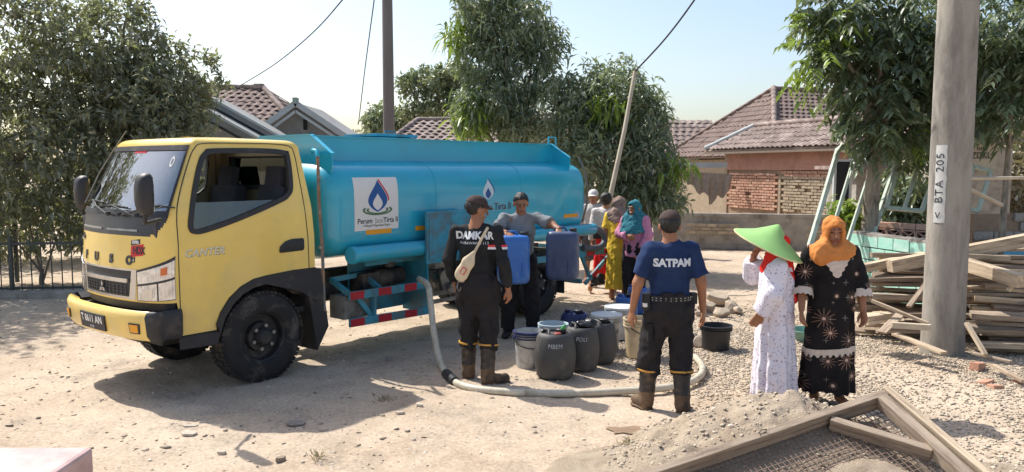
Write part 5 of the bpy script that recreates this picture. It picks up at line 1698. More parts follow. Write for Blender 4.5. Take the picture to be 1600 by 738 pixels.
def lobe_points(lobes, n, r, shell=.55):
    """points spread through ellipsoid lobes, denser towards the outside"""
    vol = np.array([l[3] * l[4] * l[5] for l in lobes]) ** .75
    k = r.choice(len(lobes), n, p=vol / vol.sum())
    d = norm_(r.normal(size=(n, 3)))
    rad = (shell ** 2 + (1 - shell ** 2) * r.random(n)) ** .5 * (1 + .12 * r.normal(size=n))
    Lb = np.array(lobes)
    return Lb[k, :3] + d * rad[:, None] * Lb[k, 3:6], d

def foliage(name, lobes, ncl, per, L, W, m, parent, seed, style='whorl', shell=.5, droop=.3, zmin=None, young=None):
    r = np.random.default_rng(seed)
    c, out = lobe_points(lobes, ncl, r, shell)
    if zmin is not None:
        k = c[:, 2] > zmin; c, out = c[k], out[k]; ncl = len(c)
    ctone = np.clip(.35 + .3 * r.normal(size=ncl) * .6 + .25 * out[:, 2] * 0, 0, 1)
    if style == 'pinnate':
        # each cluster is a drooping stem with paired leaflets
        sd = norm_(out * np.array([1, 1, .3]) + r.normal(0, .45, (ncl, 3)) + np.array([0, 0, -.15]))
        t = np.tile(np.linspace(.15, 1, per), ncl); kk = np.repeat(np.arange(ncl), per)
        stem = L * 2.1
        b = c[kk] + sd[kk] * (t * stem)[:, None] + np.array([0, 0, -1.]) * (t ** 2 * stem * .45)[:, None]
        sg = np.where(np.arange(len(kk)) % 2, 1., -1.)[:, None]
        lat = norm_(np.cross(sd, np.array([0, 0, 1.])))[kk]
        d = norm_(lat * sg + sd[kk] * .6 + r.normal(0, .22, (len(kk), 3)) + np.array([0, 0, -.45]))
        nr = norm_(np.array([0, 0, 1.]) + r.normal(0, .35, (len(kk), 3)))
    else:
        kk = np.repeat(np.arange(ncl), per); n = len(kk)
        ax = norm_(out + r.normal(0, .5, (ncl, 3)) + np.array([0, 0, .25]))
        d = norm_(ax[kk] * .35 + r.normal(0, .75, (n, 3)) + np.array([0, 0, -droop]))
        b = c[kk] + r.normal(0, L * .35, (n, 3))
        nr = norm_(np.array([0, 0, 1.]) + r.normal(0, .6, (n, 3)))
    n = len(kk)
    V, F = leaf_arrays(b, d, nr, L * r.uniform(.45, 1.3, n), W * r.uniform(.55, 1.25, n), .2, droop)
    tone = np.clip(ctone[kk] + r.normal(0, .16, n), 0, 1)
    o = npmesh(name, V, F, m, parent, attr=np.repeat(tone, 4))
    o['kind'] = 'stuff'
    return o

def limbs(parent, base, lobes, r0, m, seed, fork=.35, name='trunk', extra=3, lean=(0, 0)):
    """tapered trunk; limbs reaching to each lobe and twigs beyond"""
    r = random.Random(seed)
    top = Vector((sum(l[0] for l in lobes) / len(lobes), sum(l[1] for l in lobes) / len(lobes), 0))
    zf = base[2] + (max(l[2] for l in lobes) - base[2]) * fork
    f = Vector((base[0] + (top.x - base[0]) * .3 + lean[0], base[1] + (top.y - base[1]) * .3 + lean[1], zf))
    b = MB().tube(smooth_poly([Vector(base) + Vector((0, 0, -.1)), Vector(base) * .6 + f * .4 + Vector((r.uniform(-.08, .08), 0, 0)), f], 4, False), [r0 * (1.25 - .6 * i / 8) for i in range(9)], 10)
    tr = b.build(name, m, parent, smooth=60)
    for l in lobes:
        e = Vector(l[:3]); mid = f.lerp(e, .5) + Vector((r.uniform(-.2, .2), r.uniform(-.2, .2), r.uniform(-.1, .25)))
        pts = smooth_poly([f - Vector((0, 0, r.uniform(.05, .3))), mid, e], 4, False)
        br = MB().tube(pts, [r0 * .5 * (1 - .75 * i / 8) for i in range(9)], 7)
        for k in range(extra):
            a = pts[r.randint(3, 8)]
            t = Vector((e.x + r.uniform(-1, 1) * l[3] * .9, e.y + r.uniform(-1, 1) * l[4] * .9, e.z + r.uniform(-.5, .9) * l[5]))
            br.tube([a, a.lerp(t, .5) + Vector((0, 0, .08)), t], [r0 * .2, r0 * .13, r0 * .05], 5)
        br.build('limb', m, parent, smooth=60)
    return tr

def tree(name, label, base, lobes, r0, seed, leafm, ncl, per, L, W, bark=None, cat='tree', group=None, fork=.35, **kw):
    t = thing(name, label, cat, (0, 0, 0), 0, group)
    t.location = base
    rel = [(l[0] - base[0], l[1] - base[1], l[2] - base[2]) + tuple(l[3:]) for l in lobes]
    limbs(t, (0, 0, 0), rel, r0, bark or M_bark, seed, fork)
    foliage('crown', rel, ncl, per, L, W, leafm, t, seed, **kw)
    return t
def lob(px, py, Y, rx, ry, rz): p = P(px, py, Y); return (p.x, p.y, p.z, rx, ry, rz)

LG = 'trees along the left fence'
tree('roadside_tree', 'tall dusty tree at the far left edge of the yard', (-9.6, 13.0, 0), [lob(-60, 60, 13, 1.6, 1.6, 1.2), lob(30, 90, 13.2, 1.2, 1.3, 1.1), lob(-20, 220, 12.8, 1.7, 1.4, 1.1), lob(60, 250, 13.0, 1.1, 1.1, .9), lob(-150, 120, 12.6, 1.8, 1.5, 1.5)], .16, 31, M_leafL, 1150, 10, .145, .06, group=LG, droop=.25)
tree('roadside_tree', 'dusty tree rising above the truck cab on the left', (-7.2, 14.2, 0), [lob(150, 70, 14.2, 1.2, 1.3, .9), lob(195, 35, 14.4, .65, .7, .55), lob(110, 130, 14.0, 1.3, 1.2, 1.0), lob(215, 140, 14.2, 1.0, 1.1, .8), lob(170, 200, 13.8, 1.3, 1.2, .9)], .14, 32, M_leafL, 1150, 10, .14, .058, group=LG, droop=.25)
tree('roadside_tree', 'lower dusty tree behind the truck cab roof', (-5.9, 14.6, 0), [lob(272, 140, 14.6, .62, .9, .5), lob(300, 150, 14.8, .32, .6, .36), lob(240, 190, 14.4, .95, 1.0, .7), lob(225, 110, 14.6, .55, .6, .45), lob(290, 195, 14.5, .4, .6, .3)], .10, 33, M_leafL, 760, 10, .135, .055, group=LG, droop=.25)
for i, (x, y, rr, h, lab) in enumerate(((-9.4, 12.9, .9, 1.5, 'dark shrub behind the iron fence at the left edge'), (-7.9, 13.2, .95, 1.7, 'dark shrub behind the middle of the iron fence'), (-6.6, 13.6, .9, 1.6, 'dark shrub behind the fence beside the cab'))):
    tree('shrub', lab, (x, y, 0), [(x, y, h, rr, rr * .8, .8), (x + .4, y + .3, h * .7, rr, rr * .7, .7), (x - .4, y, h * .55, rr * .9, rr * .7, .6)], .04, 40 + i, M_leafL, 330, 8, .13, .06, cat='shrub', group='shrubs behind the iron fence', fork=.15)
for i, (x, y, z, rr, lab) in enumerate(((-11.5, 16.5, 2.2, 2.0, 'dense bush far behind the left fence corner'), (-9.2, 17.0, 2.2, 1.9, 'dense bush behind the tall dusty tree'), (-8.1, 17.2, 2.0, 1.3, 'dense bush behind the cab windscreen'))):
    tree('bush', lab, (x, y, 0), [(x, y, z, rr, 1.2, 1.7), (x + .8, y, z * .5, rr * .8, 1, 1.0)], .08, 60 + i, M_leafL, 420, 8, .2, .09, cat='bush', group='bushes behind the left trees', fork=.2)

tree('roadside_tree', 'large tree whose branches overhang the left edge', (-10.8, 11.6, 0), [(-10.2, 11.0, 4.3, 1.7, 1.5, 1.1), (-9.3, 11.9, 4.9, 1.3, 1.2, .9), (-11.4, 10.0, 4.2, 1.6, 1.4, 1.1), (-10.0, 12.0, 5.6, 1.5, 1.4, .9), (-12.2, 11.5, 4.8, 1.5, 1.5, 1.2)], .2, 36, M_leafL, 700, 9, .18, .075, group=LG, droop=.25)
for nm_, spr in (('dusty tree rising above the truck cab on the left', [lob(212, 6, 14.3, .22, .3, .3), lob(238, 62, 14.2, .2, .3, .2), lob(150, 12, 14.2, .3, .4, .3), lob(120, 25, 14, .35, .4, .3)]), ('lower dusty tree behind the truck cab roof', [lob(287, 80, 14.6, .16, .3, .16), lob(328, 100, 14.7, .14, .3, .22), lob(345, 128, 14.7, .16, .3, .12), lob(262, 72, 14.6, .2, .3, .2)]), ('tall dusty tree at the far left edge of the yard', [lob(20, -5, 13, .5, .5, .3), lob(75, 15, 13.2, .4, .5, .4)])):
    for o_ in list(bpy.data.objects):
        if o_.get('label') == nm_:
            b_ = o_.location
            foliage('sprigs', [(l[0] - b_.x, l[1] - b_.y, l[2]) + tuple(l[3:]) for l in spr], 60, 9, .14, .058, M_leafL, o_, 88, shell=.1, droop=.1)
MG = 'mango trees behind the tank'
mango = [lob(790, 30, 16, .95, .9, .75), lob(745, 90, 16, .5, .7, .5), lob(820, 120, 16.2, .7, .8, .7), lob(770, 165, 15.8, .7, .8, .55), lob(850, 70, 16.2, .42, .6, .45), lob(735, 175, 15.6, .38, .5, .4), lob(760, 5, 16, .7, .7, .5), lob(815, 195, 15.8, .5, .6, .35)]
t = tree('mango_tree', 'tall mango tree rising behind the middle of the tank', (-.1, 16.2, 0), mango, .13, 51, M_leafM, 1250, 12, .19, .048, group=MG, droop=.28, fork=.4)
r_ = [(l[0] + .1, l[1] - 16.2, l[2]) + tuple(x * .9 for x in l[3:]) for l in (lob(735, 178, 15.4, .36, .4, .4), lob(712, 60, 15.8, .2, .4, .35))]
foliage('young_leaves', r_, 60, 11, .28, .06, M_leafY, t, 52, droop=.45)
mango2 = [lob(960, 150, 15, .75, .8, .65), lob(1000, 190, 15, .55, .8, .6), lob(900, 200, 15.2, .7, .8, .6), lob(940, 250, 14.8, .9, .8, .65), lob(1015, 262, 14.8, .55, .8, .55), lob(890, 150, 15.2, .45, .6, .4), lob(1035, 312, 14.6, .5, .6, .36), lob(980, 310, 14.9, .7, .7, .4)]
t = tree('mango_tree', 'wide mango tree behind the rear end of the tank', (1.9, 15.2, 0), mango2, .13, 53, M_leafM, 1450, 12, .185, .046, group=MG, droop=.28, fork=.3)
foliage('young_leaves', [(l[0] - 1.9, l[1] - 15.2, l[2]) + tuple(l[3:]) for l in (lob(955, 165, 14.4, .3, .3, .2), lob(1060, 260, 14.2, .2, .3, .15))], 36, 10, .26, .055, M_leafY, t, 54, droop=.45)
tree('spreading_tree', 'feathery spreading tree far behind the concrete post', (-3.0, 31, 0), [lob(680, 125, 31, 1.1, 1.2, .5), lob(645, 135, 31, .7, .9, .45), lob(720, 120, 31, .9, 1, .5), lob(690, 165, 31, 1.2, 1.2, .4), lob(655, 175, 31, .8, .9, .3), lob(735, 165, 31, .8, 1, .5)], .16, 55, M_leafF, 700, 9, .24, .10, fork=.45, droop=.1)
tree('small_tree', 'small round tree behind the concrete post', (-5.2, 34, 0), [lob(600, 185, 34, .8, .9, .6), lob(622, 190, 34, .5, .7, .4), lob(590, 205, 34, .6, .7, .5)], .1, 56, M_leafM, 260, 9, .3, .13, fork=.4)
for i, (px_, w, lab) in enumerate(((538, 1.0, 'dry scrub bush right of the grey gable'), (570, 1.2, 'dry scrub bush left of the small round tree'))):
    p = P(px_, 200, 40)
    tree('scrub_bush', lab, (p.x, 40, 0), [(p.x, 40, 3.1, w, .8, .7), (p.x + .6, 40, 2.6, w, .8, .7)], .06, 57 + i, M_dry, 240, 8, .25, .06, cat='bush', fork=.2)

RG = 'broad-leaved trees on the right'
rt = [lob(1350, 40, 12.4, .75, .8, .6), lob(1312, 80, 12.2, .3, .5, .35), lob(1380, 110, 12.2, .7, .7, .6), lob(1362, 160, 12, .32, .5, .45), lob(1430, 60, 12.6, .7, .8, .7), lob(1420, 170, 12.6, .55, .6, .6), lob(1362, 205, 12, .2, .3, .25), lob(1385, 195, 12, .3, .4, .3), lob(1318, 10, 12.4, .5, .7, .4), lob(1440, 235, 12.8, .4, .4, .4), lob(1480, 110, 12.8, .6, .6, .8)]
tb = P(1358, 380, 12.3)
t = tree('broad_leaved_tree', 'broad-leaved tree with drooping leaves left of the near concrete pole', (tb.x, 12.3, 0), rt, .135, 71, M_leafR, 900, 13, .17, .07, bark=M_bark2, group=RG, style='pinnate', fork=.55, droop=.35)
foliage('young_leaves', [(l[0] - tb.x, l[1] - 12.3, l[2]) + tuple(l[3:]) for l in (lob(1272, 65, 12, .2, .3, .3), lob(1262, 100, 12, .2, .3, .15), lob(1300, 30, 12, .3, .3, .15), lob(1418, 215, 12.2, .12, .2, .12))], 26, 12, .17, .06, M_leafY, t, 72, style='pinnate', droop=.35)
tb = P(1572, 330, 11.4)
tree('broad_leaved_tree', 'slim broad-leaved tree right of the near concrete pole', (tb.x, 11.4, 0), [lob(1560, 40, 11.4, .7, .7, .6), lob(1590, 110, 11.3, .55, .6, .5), lob(1640, 60, 11.4, .8, .8, .7), lob(1575, 165, 11.2, .30, .4, .3), lob(1540, 140, 11.6, .3, .4, .35)], .05, 73, M_leafR, 560, 13, .15, .062, bark=M_bark2, group=RG, style='pinnate', fork=.6, droop=.35)
for i, (px_, py_, Y_, rr, lm, lab) in enumerate(((1585, 240, 16, .9, M_dry, 'dusty bush at the right edge behind the slim tree'), (1560, 200, 20, 1.2, M_leafF, 'pale green bush far behind the slim tree'), (1410, 300, 14.5, .5, M_leafR, 'low bush behind the green metal frames'))):
    p = P(px_, py_, Y_)
    tree('bush', lab, (p.x, Y_, 0), [(p.x, Y_, p.z, rr, rr, rr * .9), (p.x + rr * .6, Y_, max(p.z - rr * .8, .4), rr, rr, rr * .8), (p.x - rr * .4, Y_, max(p.z - rr, .4), rr * .8, rr, rr * .7)], .05, 76 + i, lm, 300, 9, .17, .07, cat='bush', fork=.3)
# small plant by the frames
p = P(1325, 330, 12.6)
tree('potted_plant', 'small bright green plant behind the leaning green frame', (p.x, 12.6, .6), [(p.x, 12.6, 1.22, .22, .2, .18)], .02, 79, M_leafY, 40, 9, .18, .06, cat='plant', fork=.3)
# grass tufts
def tuft(px_, py_, label):
    g = G(px_, py_); r = np.random.default_rng(int(px_)); n = 40
    b = np.stack([r.normal(0, .03, n), r.normal(0, .03, n), np.zeros(n)], -1)
    d = norm_(np.stack([r.normal(0, .5, n), r.normal(0, .5, n), np.ones(n) * .8], -1))
    V, F = leaf_arrays(b, d, norm_(r.normal(size=(n, 3))), r.uniform(.04, .10, n), np.full(n, .007), .1, .2)
    o = npmesh('grass_tuft', V, F, M_dry, attr=np.repeat(r.random(n), 4), loc=(g.x, g.y, float(ground_z(g.x, g.y))))
    return tag(o, label, 'grass')
tuft(495, 718, 'dry grass tuft at the bottom edge below the cab shadow'); tuft(600, 627, 'dry grass tuft inside the cab shadow')
tuft(975, 700, 'small green weed left of the sand heap')

# ================================================================== buildings
M_tile = mat('clay_roof_tile', srgb(130, 112, 103), .9, var=.28, scale=2.2, bump=.3, bscale=30, dirt=srgb(122, 104, 98), dirt_amt=.6, dirt_scale=1.2)
M_tile2 = mat('weathered_roof_tile', srgb(138, 122, 114), .9, var=.3, scale=2.5, bump=.3, bscale=30, dirt=srgb(176, 160, 150), dirt_amt=.35, dirt_scale=2.5)
M_render = mat('grey_render', srgb(146, 146, 144), .92, var=.1, scale=1.5, bump=.1, dirt=srgb(120, 120, 118), dirt_amt=.4, dirt_scale=1)
M_fascia = mat('fascia_grey', srgb(176, 180, 178), .8, var=.1, scale=3)
M_fgreen = mat('fascia_green', srgb(146, 160, 150), .8, var=.1, scale=3)
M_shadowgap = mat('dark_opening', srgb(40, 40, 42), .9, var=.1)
M_brick = mat('red_brick', srgb(180, 138, 116), .92, var=.18, scale=6, bump=.5, bscale=60, randobj=.22, dirt=srgb(200, 172, 148), dirt_amt=.3, dirt_scale=4)
M_brickg = mat('grey_brick', srgb(164, 148, 126), .92, var=.18, scale=6, bump=.5, bscale=60, randobj=.2)
M_mortar = mat('mortar', srgb(150, 128, 108), .95, var=.2, scale=5, bump=.5, bscale=50)
M_plast = mat('brick_red_plaster', srgb(168, 126, 108), .93, var=.12, scale=2.5, bump=.3, bscale=30, dirt=srgb(146, 108, 90), dirt_amt=.4, dirt_scale=1.5)

def tiled(parent, A, B, C, D, name, m, w=.24, l=.28, th=.03):
    """roof plane A-B eave, D-C ridge (A under D). Real pantile relief clipped to the quad."""
    A, B, C, D = [Vector(p) for p in (A, B, C, D)]
    ex = (B - A).normalized(); nrm = ex.cross((D + C) / 2 - A).normalized(); ey = nrm.cross(ex)
    if nrm.z < 0: nrm = -nrm
    q = [((p - A).dot(ex), (p - A).dot(ey)) for p in (A, B, C, D)]
    xmin = min(a for a, b in q); xmax = max(a for a, b in q); ymax = max(b for a, b in q)
    vs = []; fs = []; o_ = 0
    rows_ = int(math.ceil(ymax / l)); sub_ = 5
    rr = random.Random(int(abs(A.x) * 100))
    for j in range(rows_):
        y0, y1 = j * l, min((j + 1) * l + .03, ymax)
        def xr(y):
            t = min(1, y / ymax)
            xl = q[0][0] + (q[3][0] - q[0][0]) * t; xh = q[1][0] + (q[2][0] - q[1][0]) * t
            return xl, xh
        a0, b0 = xr(y0); a1, b1 = xr(min(y1, ymax))
        lo_, hi_ = min(a0, a1), max(b0, b1)
        n = max(2, int((hi_ - lo_) / w)); 
        for k in range(n):
            dz = rr.uniform(-.008, .008); dy = rr.uniform(-.012, .012)
            xs = [lo_ + (hi_ - lo_) * (k + s / sub_) / n for s in range(sub_ + 1)]
            if not (pip([q[0], q[1], q[2], q[3]], np.array([xs[2]]), np.array([(y0 + y1) / 2]))[0]): continue
            base_ = len(vs)
            for yy, hh in ((y0 + dy, th), (y1, 0.0), (y0 + dy, .004)):
                for s, x in enumerate(xs):
                    prof = math.sin(s / sub_ * 2 * math.pi) * .022 + .022
                    vs.append(A + ex * x + ey * yy + nrm * (hh + prof + dz))
            c = sub_ + 1
            for s in range(sub_):
                fs.append((base_ + s, base_ + s + 1, base_ + c + s + 1, base_ + c + s))
                fs.append((base_ + s, base_ + 2 * c + s, base_ + 2 * c + s + 1, base_ + s + 1))
    o = MB().add(vs, fs)
    me = bpy.data.meshes.new(name); me.from_pydata([tuple(v) for v in o.v], [], o.f); me.materials.append(m)
    ob = finish(name, me, parent); ob['kind'] = 'stuff'
    MB().add([A - nrm * .02, B - nrm * .02, C - nrm * .02, D - nrm * .02, A - nrm * .08, B - nrm * .08, C - nrm * .08, D - nrm * .08], [(0, 1, 2, 3), (7, 6, 5, 4), (0, 4, 5, 1), (1, 5, 6, 2), (2, 6, 7, 3), (3, 7, 4, 0)]).build('roof_deck', m, parent)
    return ob
def ridge(parent, a, b, m, r=.09, n=None):
    a = Vector(a); b = Vector(b); n = n or max(2, int((b - a).length / .35))
    mb = MB()
    for i in range(n):
        p0 = a.lerp(b, i / n); p1 = a.lerp(b, (i + 1.12) / n)
        mb.tube([p0, p1], [r, r * .85], 8)
    o = mb.build('ridge_tiles', m, parent, smooth=50); o['kind'] = 'stuff'
    return o

# ---- brick house on the right
K = 1.136
def kz(z): return CAM_H + (z - CAM_H) * K
hs = thing('brick_house', 'brick house with brown hipped tile roof behind the low wall', 'house', (0, 0, 0))
Pk = Vector((8.81 * K, 27 * K, kz(4.56))); dirR = Vector((.94, .34, 0)).normalized(); dirE = Vector((.33, -.943, 0))
E1 = Vector((5.5 * K, 29 * K, kz(2.30))); E2 = Vector((7.6 * K, 23 * K, kz(2.30)))
Rg = Pk + dirR * 8; E3 = E2 + dirR * 12; E4 = E1 + dirR * 12
tiled(hs, E2, E1, Pk, Pk + Vector((.02, -.02, 0)), 'roof_tiles', M_tile)
tiled(hs, E2, E3, Rg, Pk, 'roof_tiles', M_tile)
tiled(hs, E4, E1, Pk, Rg, 'roof_tiles', M_tile)
ridge(hs, E1 + Vector((0, 0, .06)), Pk + Vector((0, 0, .06)), M_tile); ridge(hs, E2 + Vector((0, 0, .06)), Pk + Vector((0, 0, .08)), M_tile2, .11); ridge(hs, Pk + Vector((0, 0, .06)), Rg + Vector((0, 0, .06)), M_tile)
# main walls (inset under the eaves)
iw = dirR * .5
w1 = E1 + iw - Vector((0, 0, 0)); w2 = E2 + iw + dirE * -.4
def wallbox(parent, a, b, z0, z1, th, name, m):
    a = Vector((a[0], a[1], 0)); b = Vector((b[0], b[1], 0)); d = (b - a).normalized(); n = Vector((-d.y, d.x, 0))
    return MB().box(((a + b) / 2) + n * th / 2 + Vector((0, 0, (z0 + z1) / 2)), ((b - a).length, th, z1 - z0), Matrix((d, n, Vector((0, 0, 1)))).transposed()).build(name, m, parent)
wallbox(hs, E2 + iw, E1 + iw, 0, 2.25, .15, 'wall', M_brickg)
wallbox(hs, E2 + iw, E3 - iw, 0, 2.25, .15, 'wall', M_render)
# annex: bricks laid one by one
S0 = Vector((6.79, 25.0, 0)); Ld = Vector((.33, -.943, 0)).normalized(); LL = 5.2; nW = Vector((-.943, -.33, 0))
Aend = S0 + Ld * LL
wallbox(hs, Aend + nW * -.02, S0 + nW * -.02, 0, 2.62, -.16, 'wall_core', M_mortar)
def brick_run(parent, z0, z1, s0, s1, m, bw=.23, bh=.065, gap=.018, limit=300, seed=1, jit=.010):
    r = random.Random(seed); me_ = None; cnt = 0; rest = MB()
    rowz = z0; row = 0
    spots_ = []
    while rowz + bh <= z1:
        x = s0 + (0 if row % 2 else bw / 2)
        while x + bw <= s1:
            spots_.append((x + bw / 2, rowz + bh / 2)); x += bw + gap
        rowz += bh + gap; row += 1
    spots_.sort(key=lambda p: -p[0] - .001 * p[1])
    rotm = Matrix((Ld, -nW, Vector((0, 0, 1)))).transposed()
    for i, (x, z) in enumerate(spots_):
        if r.random() < .02: continue
        c = S0 + Ld * x + nW * (.012 + r.uniform(-jit, jit)) + Vector((0, 0, z))
        if i < limit:
            if me_ is None:
                o = MB().box((0, 0, 0), (bw, .06, bh)).build('brick', m, parent); me_ = o.data
            else:
                o = bpy.data.objects.new('brick', me_); COL.objects.link(o); o.parent = parent
            o.matrix_local = Matrix.Translation(c) @ rotm.to_4x4() @ Matrix.Rotation(r.uniform(-.02, .02), 4, 'Y')
        else:
            rest.box(c, (bw, .06, bh), rotm)
    if rest.v:
        o = rest.build('brickwork', m, parent); o['kind'] = 'stuff'
brick_run(hs, .72, 1.86, .05, 2.55, M_brick, limit=150, seed=2)
brick_run(hs, .72, 1.70, 2.65, 5.15, M_brickg, limit=150, seed=3, jit=.014)
brick_run(hs, 1.70, 1.9, 2.65, 5.15, M_brick, limit=0, seed=4)
wallbox(hs, S0 + Ld * 2.64 + nW * .05, S0 + Ld * 2.54 + nW * .05, .5, 1.72, -.06, 'pier_strip', M_brickg)
wallbox(hs, Aend + nW * .03, S0 + nW * .03, 1.88, 2.58, -.05, 'render_band', M_plast)
wallbox(hs, S0 + nW * .02, S0 + dirR * 3, 0, 2.6, .15, 'return_wall', M_brickg)
wallbox(hs, Aend + dirR * 4, Aend + nW * .02, 0, 2.6, .15, 'return_wall', M_render)
ev0 = S0 - Ld * .75 + nW * .35; ev0.z = 2.50; ev1 = Aend + Ld * .5 + nW * .35; ev1.z = 2.50
up0 = S0 + Ld * .25 + dirR * .8; up0.z = 3.22; up1 = Aend + Ld * .5 + dirR * .8; up1.z = 3.22
tiled(hs, ev0, ev1, up1, up0, 'annex_roof_tiles', M_tile2, .22, .26)
ridge(hs, ev0 + Vector((0, 0, .06)), up0 + Vector((0, 0, .06)), M_fascia, .08); ridge(hs, up0 + Vector((0, 0, .05)), up1 + Vector((0, 0, .05)), M_tile2)
MB().bar(ev0 + Vector((0, 0, -.10)), ev1 + Vector((0, 0, -.10)), .04, .06).build('eave_board', M_bark, hs)
# pale beam and sagging tarpaulin left of the annex
b0 = P(1040, 258, 24.6); b1 = P(1136, 258, 24.4)
MB().bar(b0, b1, .12, .16).build('eave_beam', M_fascia, hs)
MB().bar(P(1042, 266, 24.7), P(1042, 266, 24.7) + Vector((0, 0, -2)), .12, .12).bar(P(1042, 268, 24.7), P(1042, 260, 24.7), .1, .1).build('veranda_post', M_bark, hs)
tp = MB(); NT = 24; vs = []
ta, tb_ = P(1068, 268, 24.0), P(1142, 272, 23.8)
for j in range(9):
    for i in range(NT + 1):
        s = i / NT; p = ta.lerp(tb_, s)
        sag = .12 + .75 * (j / 8) * (1 - abs(s - .62) * 1.3)
        vs.append(p + Vector((.03 * math.sin(s * 40), .10 * math.sin(s * 30 + j * .3) * (j / 8), -sag * (j / 8) * (1 + .15 * math.sin(s * 24)))))
tp.add(vs, [(j * (NT + 1) + i, j * (NT + 1) + i + 1, (j + 1) * (NT + 1) + i + 1, (j + 1) * (NT + 1) + i) for j in range(8) for i in range(NT)])
tag(tp.build('tarpaulin', cloth_mat('grey_tarp', srgb(150, 138, 126)), smooth=180), 'sagging grey tarpaulin hung under the pale beam beside the brick wall', 'tarpaulin')

# ---- low concrete wall with exposed bricks
lw0, lw1 = P(1040, 392, 19.3), P(1330, 392, 18.3)
lw = wallbox(None, (lw1.x, lw1.y), (lw0.x, lw0.y), 0, .78, -.14, 'low_wall', M_conc)
tag(lw, 'low grey concrete wall in front of the brick house', 'wall')
wallbox(lw, (lw1.x, lw1.y - .03), (lw0.x, lw0.y - .03), .775, .85, -.2, 'coping', M_conc)
wallbox(lw, (lw1.x, lw1.y - .02), (lw0.x, lw0.y - .02), 0, .10, -.2, 'plinth', M_conc)
dW = (lw1 - lw0); dW.z = 0; dW.normalize(); me_ = None
for (s0, s1, z0) in ((.55, 2.0, .40), (3.3, 4.1, .38)):
    for rw in range(3):
        for k in range(int((s1 - s0) / .25)):
            c = lw0 + dW * (s0 + .25 * k + (.12 if rw % 2 else 0)); c = Vector((c.x, c.y - .155, z0 + rw * .085))
            if me_ is None: o = MB().box((0, 0, 0), (.225, .03, .065)).build('brick', M_brickg, lw); me_ = o.data
            else: o = bpy.data.objects.new('brick', me_); COL.objects.link(o); o.parent = lw
            o.location = c; o.rotation_euler = (0, 0, math.atan2(dW.y, dW.x))

# ---- blue gate and post behind the women
gp0 = P(962, 262, 17.5); 
gt = thing('metal_gate', 'dark blue sheet gate behind the group of women', 'gate', (gp0.x + .35, 17.5, 0))
M_gate = mat('dark_blue_paint', srgb(34, 52, 108), .5, var=.15, scale=3)
MB().box((0, 0, 1.0), (.9, .04, 1.9), bev=.01).build('gate_leaf', M_gate, gt)
for x in (-.44, 0, .44): MB().box((x, -.03, 1.0), (.05, .03, 1.96)).build('gate_stile', M_gate, gt)
for z in (.1, 1.0, 1.92): MB().box((0, -.045, z), (.9, .02, .05)).build('gate_rail', M_gate, gt)
tag(MB().box((0, 0, 1.05), (.2, .2, 2.1), bev=.02).build('gate_post', M_conc, loc=(gp0.x + .95, 17.5, 0)), 'grey post right of the dark blue gate', 'post')

# ---- grey house on the left
gh = thing('grey_house', 'grey rendered house with brown tiled roof behind the cab', 'house', (0, 0, 0))
def qd(a, b, c, d): return [Vector(x) for x in (a, b, c, d)]
r0, r1 = P(325, 137, 27), P(411, 137, 27)
eL, eR = P(250, 250, 23), P(560, 262, 24)
tiled(gh, P(330, 235, 23.2), P(500, 240, 23.2), P(411, 139, 27), P(325, 139, 27), 'roof_tiles', M_tile, .26, .3)
tiled(gh, P(500, 240, 23.2), P(585, 245, 30), P(411, 138, 27.05), P(411, 138, 27), 'roof_tiles', M_tile, .26, .3)
ridge(gh, P(325, 136, 27), P(411, 136, 27), M_tile2); ridge(gh, P(411, 136, 27), P(502, 238, 23.2), M_tile2)
MB().box(P(405, 135, 27), (.3, .2, .16)).build('ridge_cap', M_tile2, gh)
# projecting front gable
def gable(pk, le, re, Y, depth, m_wall, m_f, zlow=0.0):
    pk_, l_, r_2 = P(pk[0], pk[1], Y), P(le[0], le[1], Y), P(re[0], re[1], Y)
    MB().prism([(l_.x + .25, zlow), (r_2.x - .25, zlow), (r_2.x - .25, r_2.z - .05), (pk_.x, pk_.z - .15), (l_.x + .25, l_.z - .05)], (0, Y + .3, 0), (1, 0, 0), (0, 0, 1), (0, 1, 0), .15).build('gable_wall', m_wall, gh)
    for e in (l_, r_2):
        d = Vector((0, depth, 0))
        MB().add([pk_, e, e + d, pk_ + d, pk_ - Vector((0, 0, .13)), e - Vector((0, 0, .13)), e + d - Vector((0, 0, .13)), pk_ + d - Vector((0, 0, .13))], [(0, 1, 2, 3), (7, 6, 5, 4), (0, 4, 5, 1), (1, 5, 6, 2), (2, 6, 7, 3), (3, 7, 4, 0)]).build('gable_roof', M_render, gh)
        MB().bar(pk_ + Vector((0, -.03, -.02)), e + Vector((0, -.03, -.02)), .05, .15).build('barge_board', m_f, gh)
        MB().bar(pk_ + Vector((0, -.02, -.24)), e + Vector((0, -.02, -.24)), .05, .07).build('barge_board', M_fascia, gh)
    return pk_
pk_ = gable((462, 160), (408, 200), (560, 225), 21.5, 3.0, M_render, M_fascia)
MB().box(pk_ + Vector((0, 0, .04)), (.12, .2, .16)).build('finial', M_fgreen, gh)
for (x, y, w, h) in ((477, 195, 5, 16), (485, 214, 12, 8)):
    c = P(x, y, 21.75); MB().box(c, (w * 21.5 / 1241, .08, h * 21.5 / 1241)).build('vent', M_shadowgap, gh)
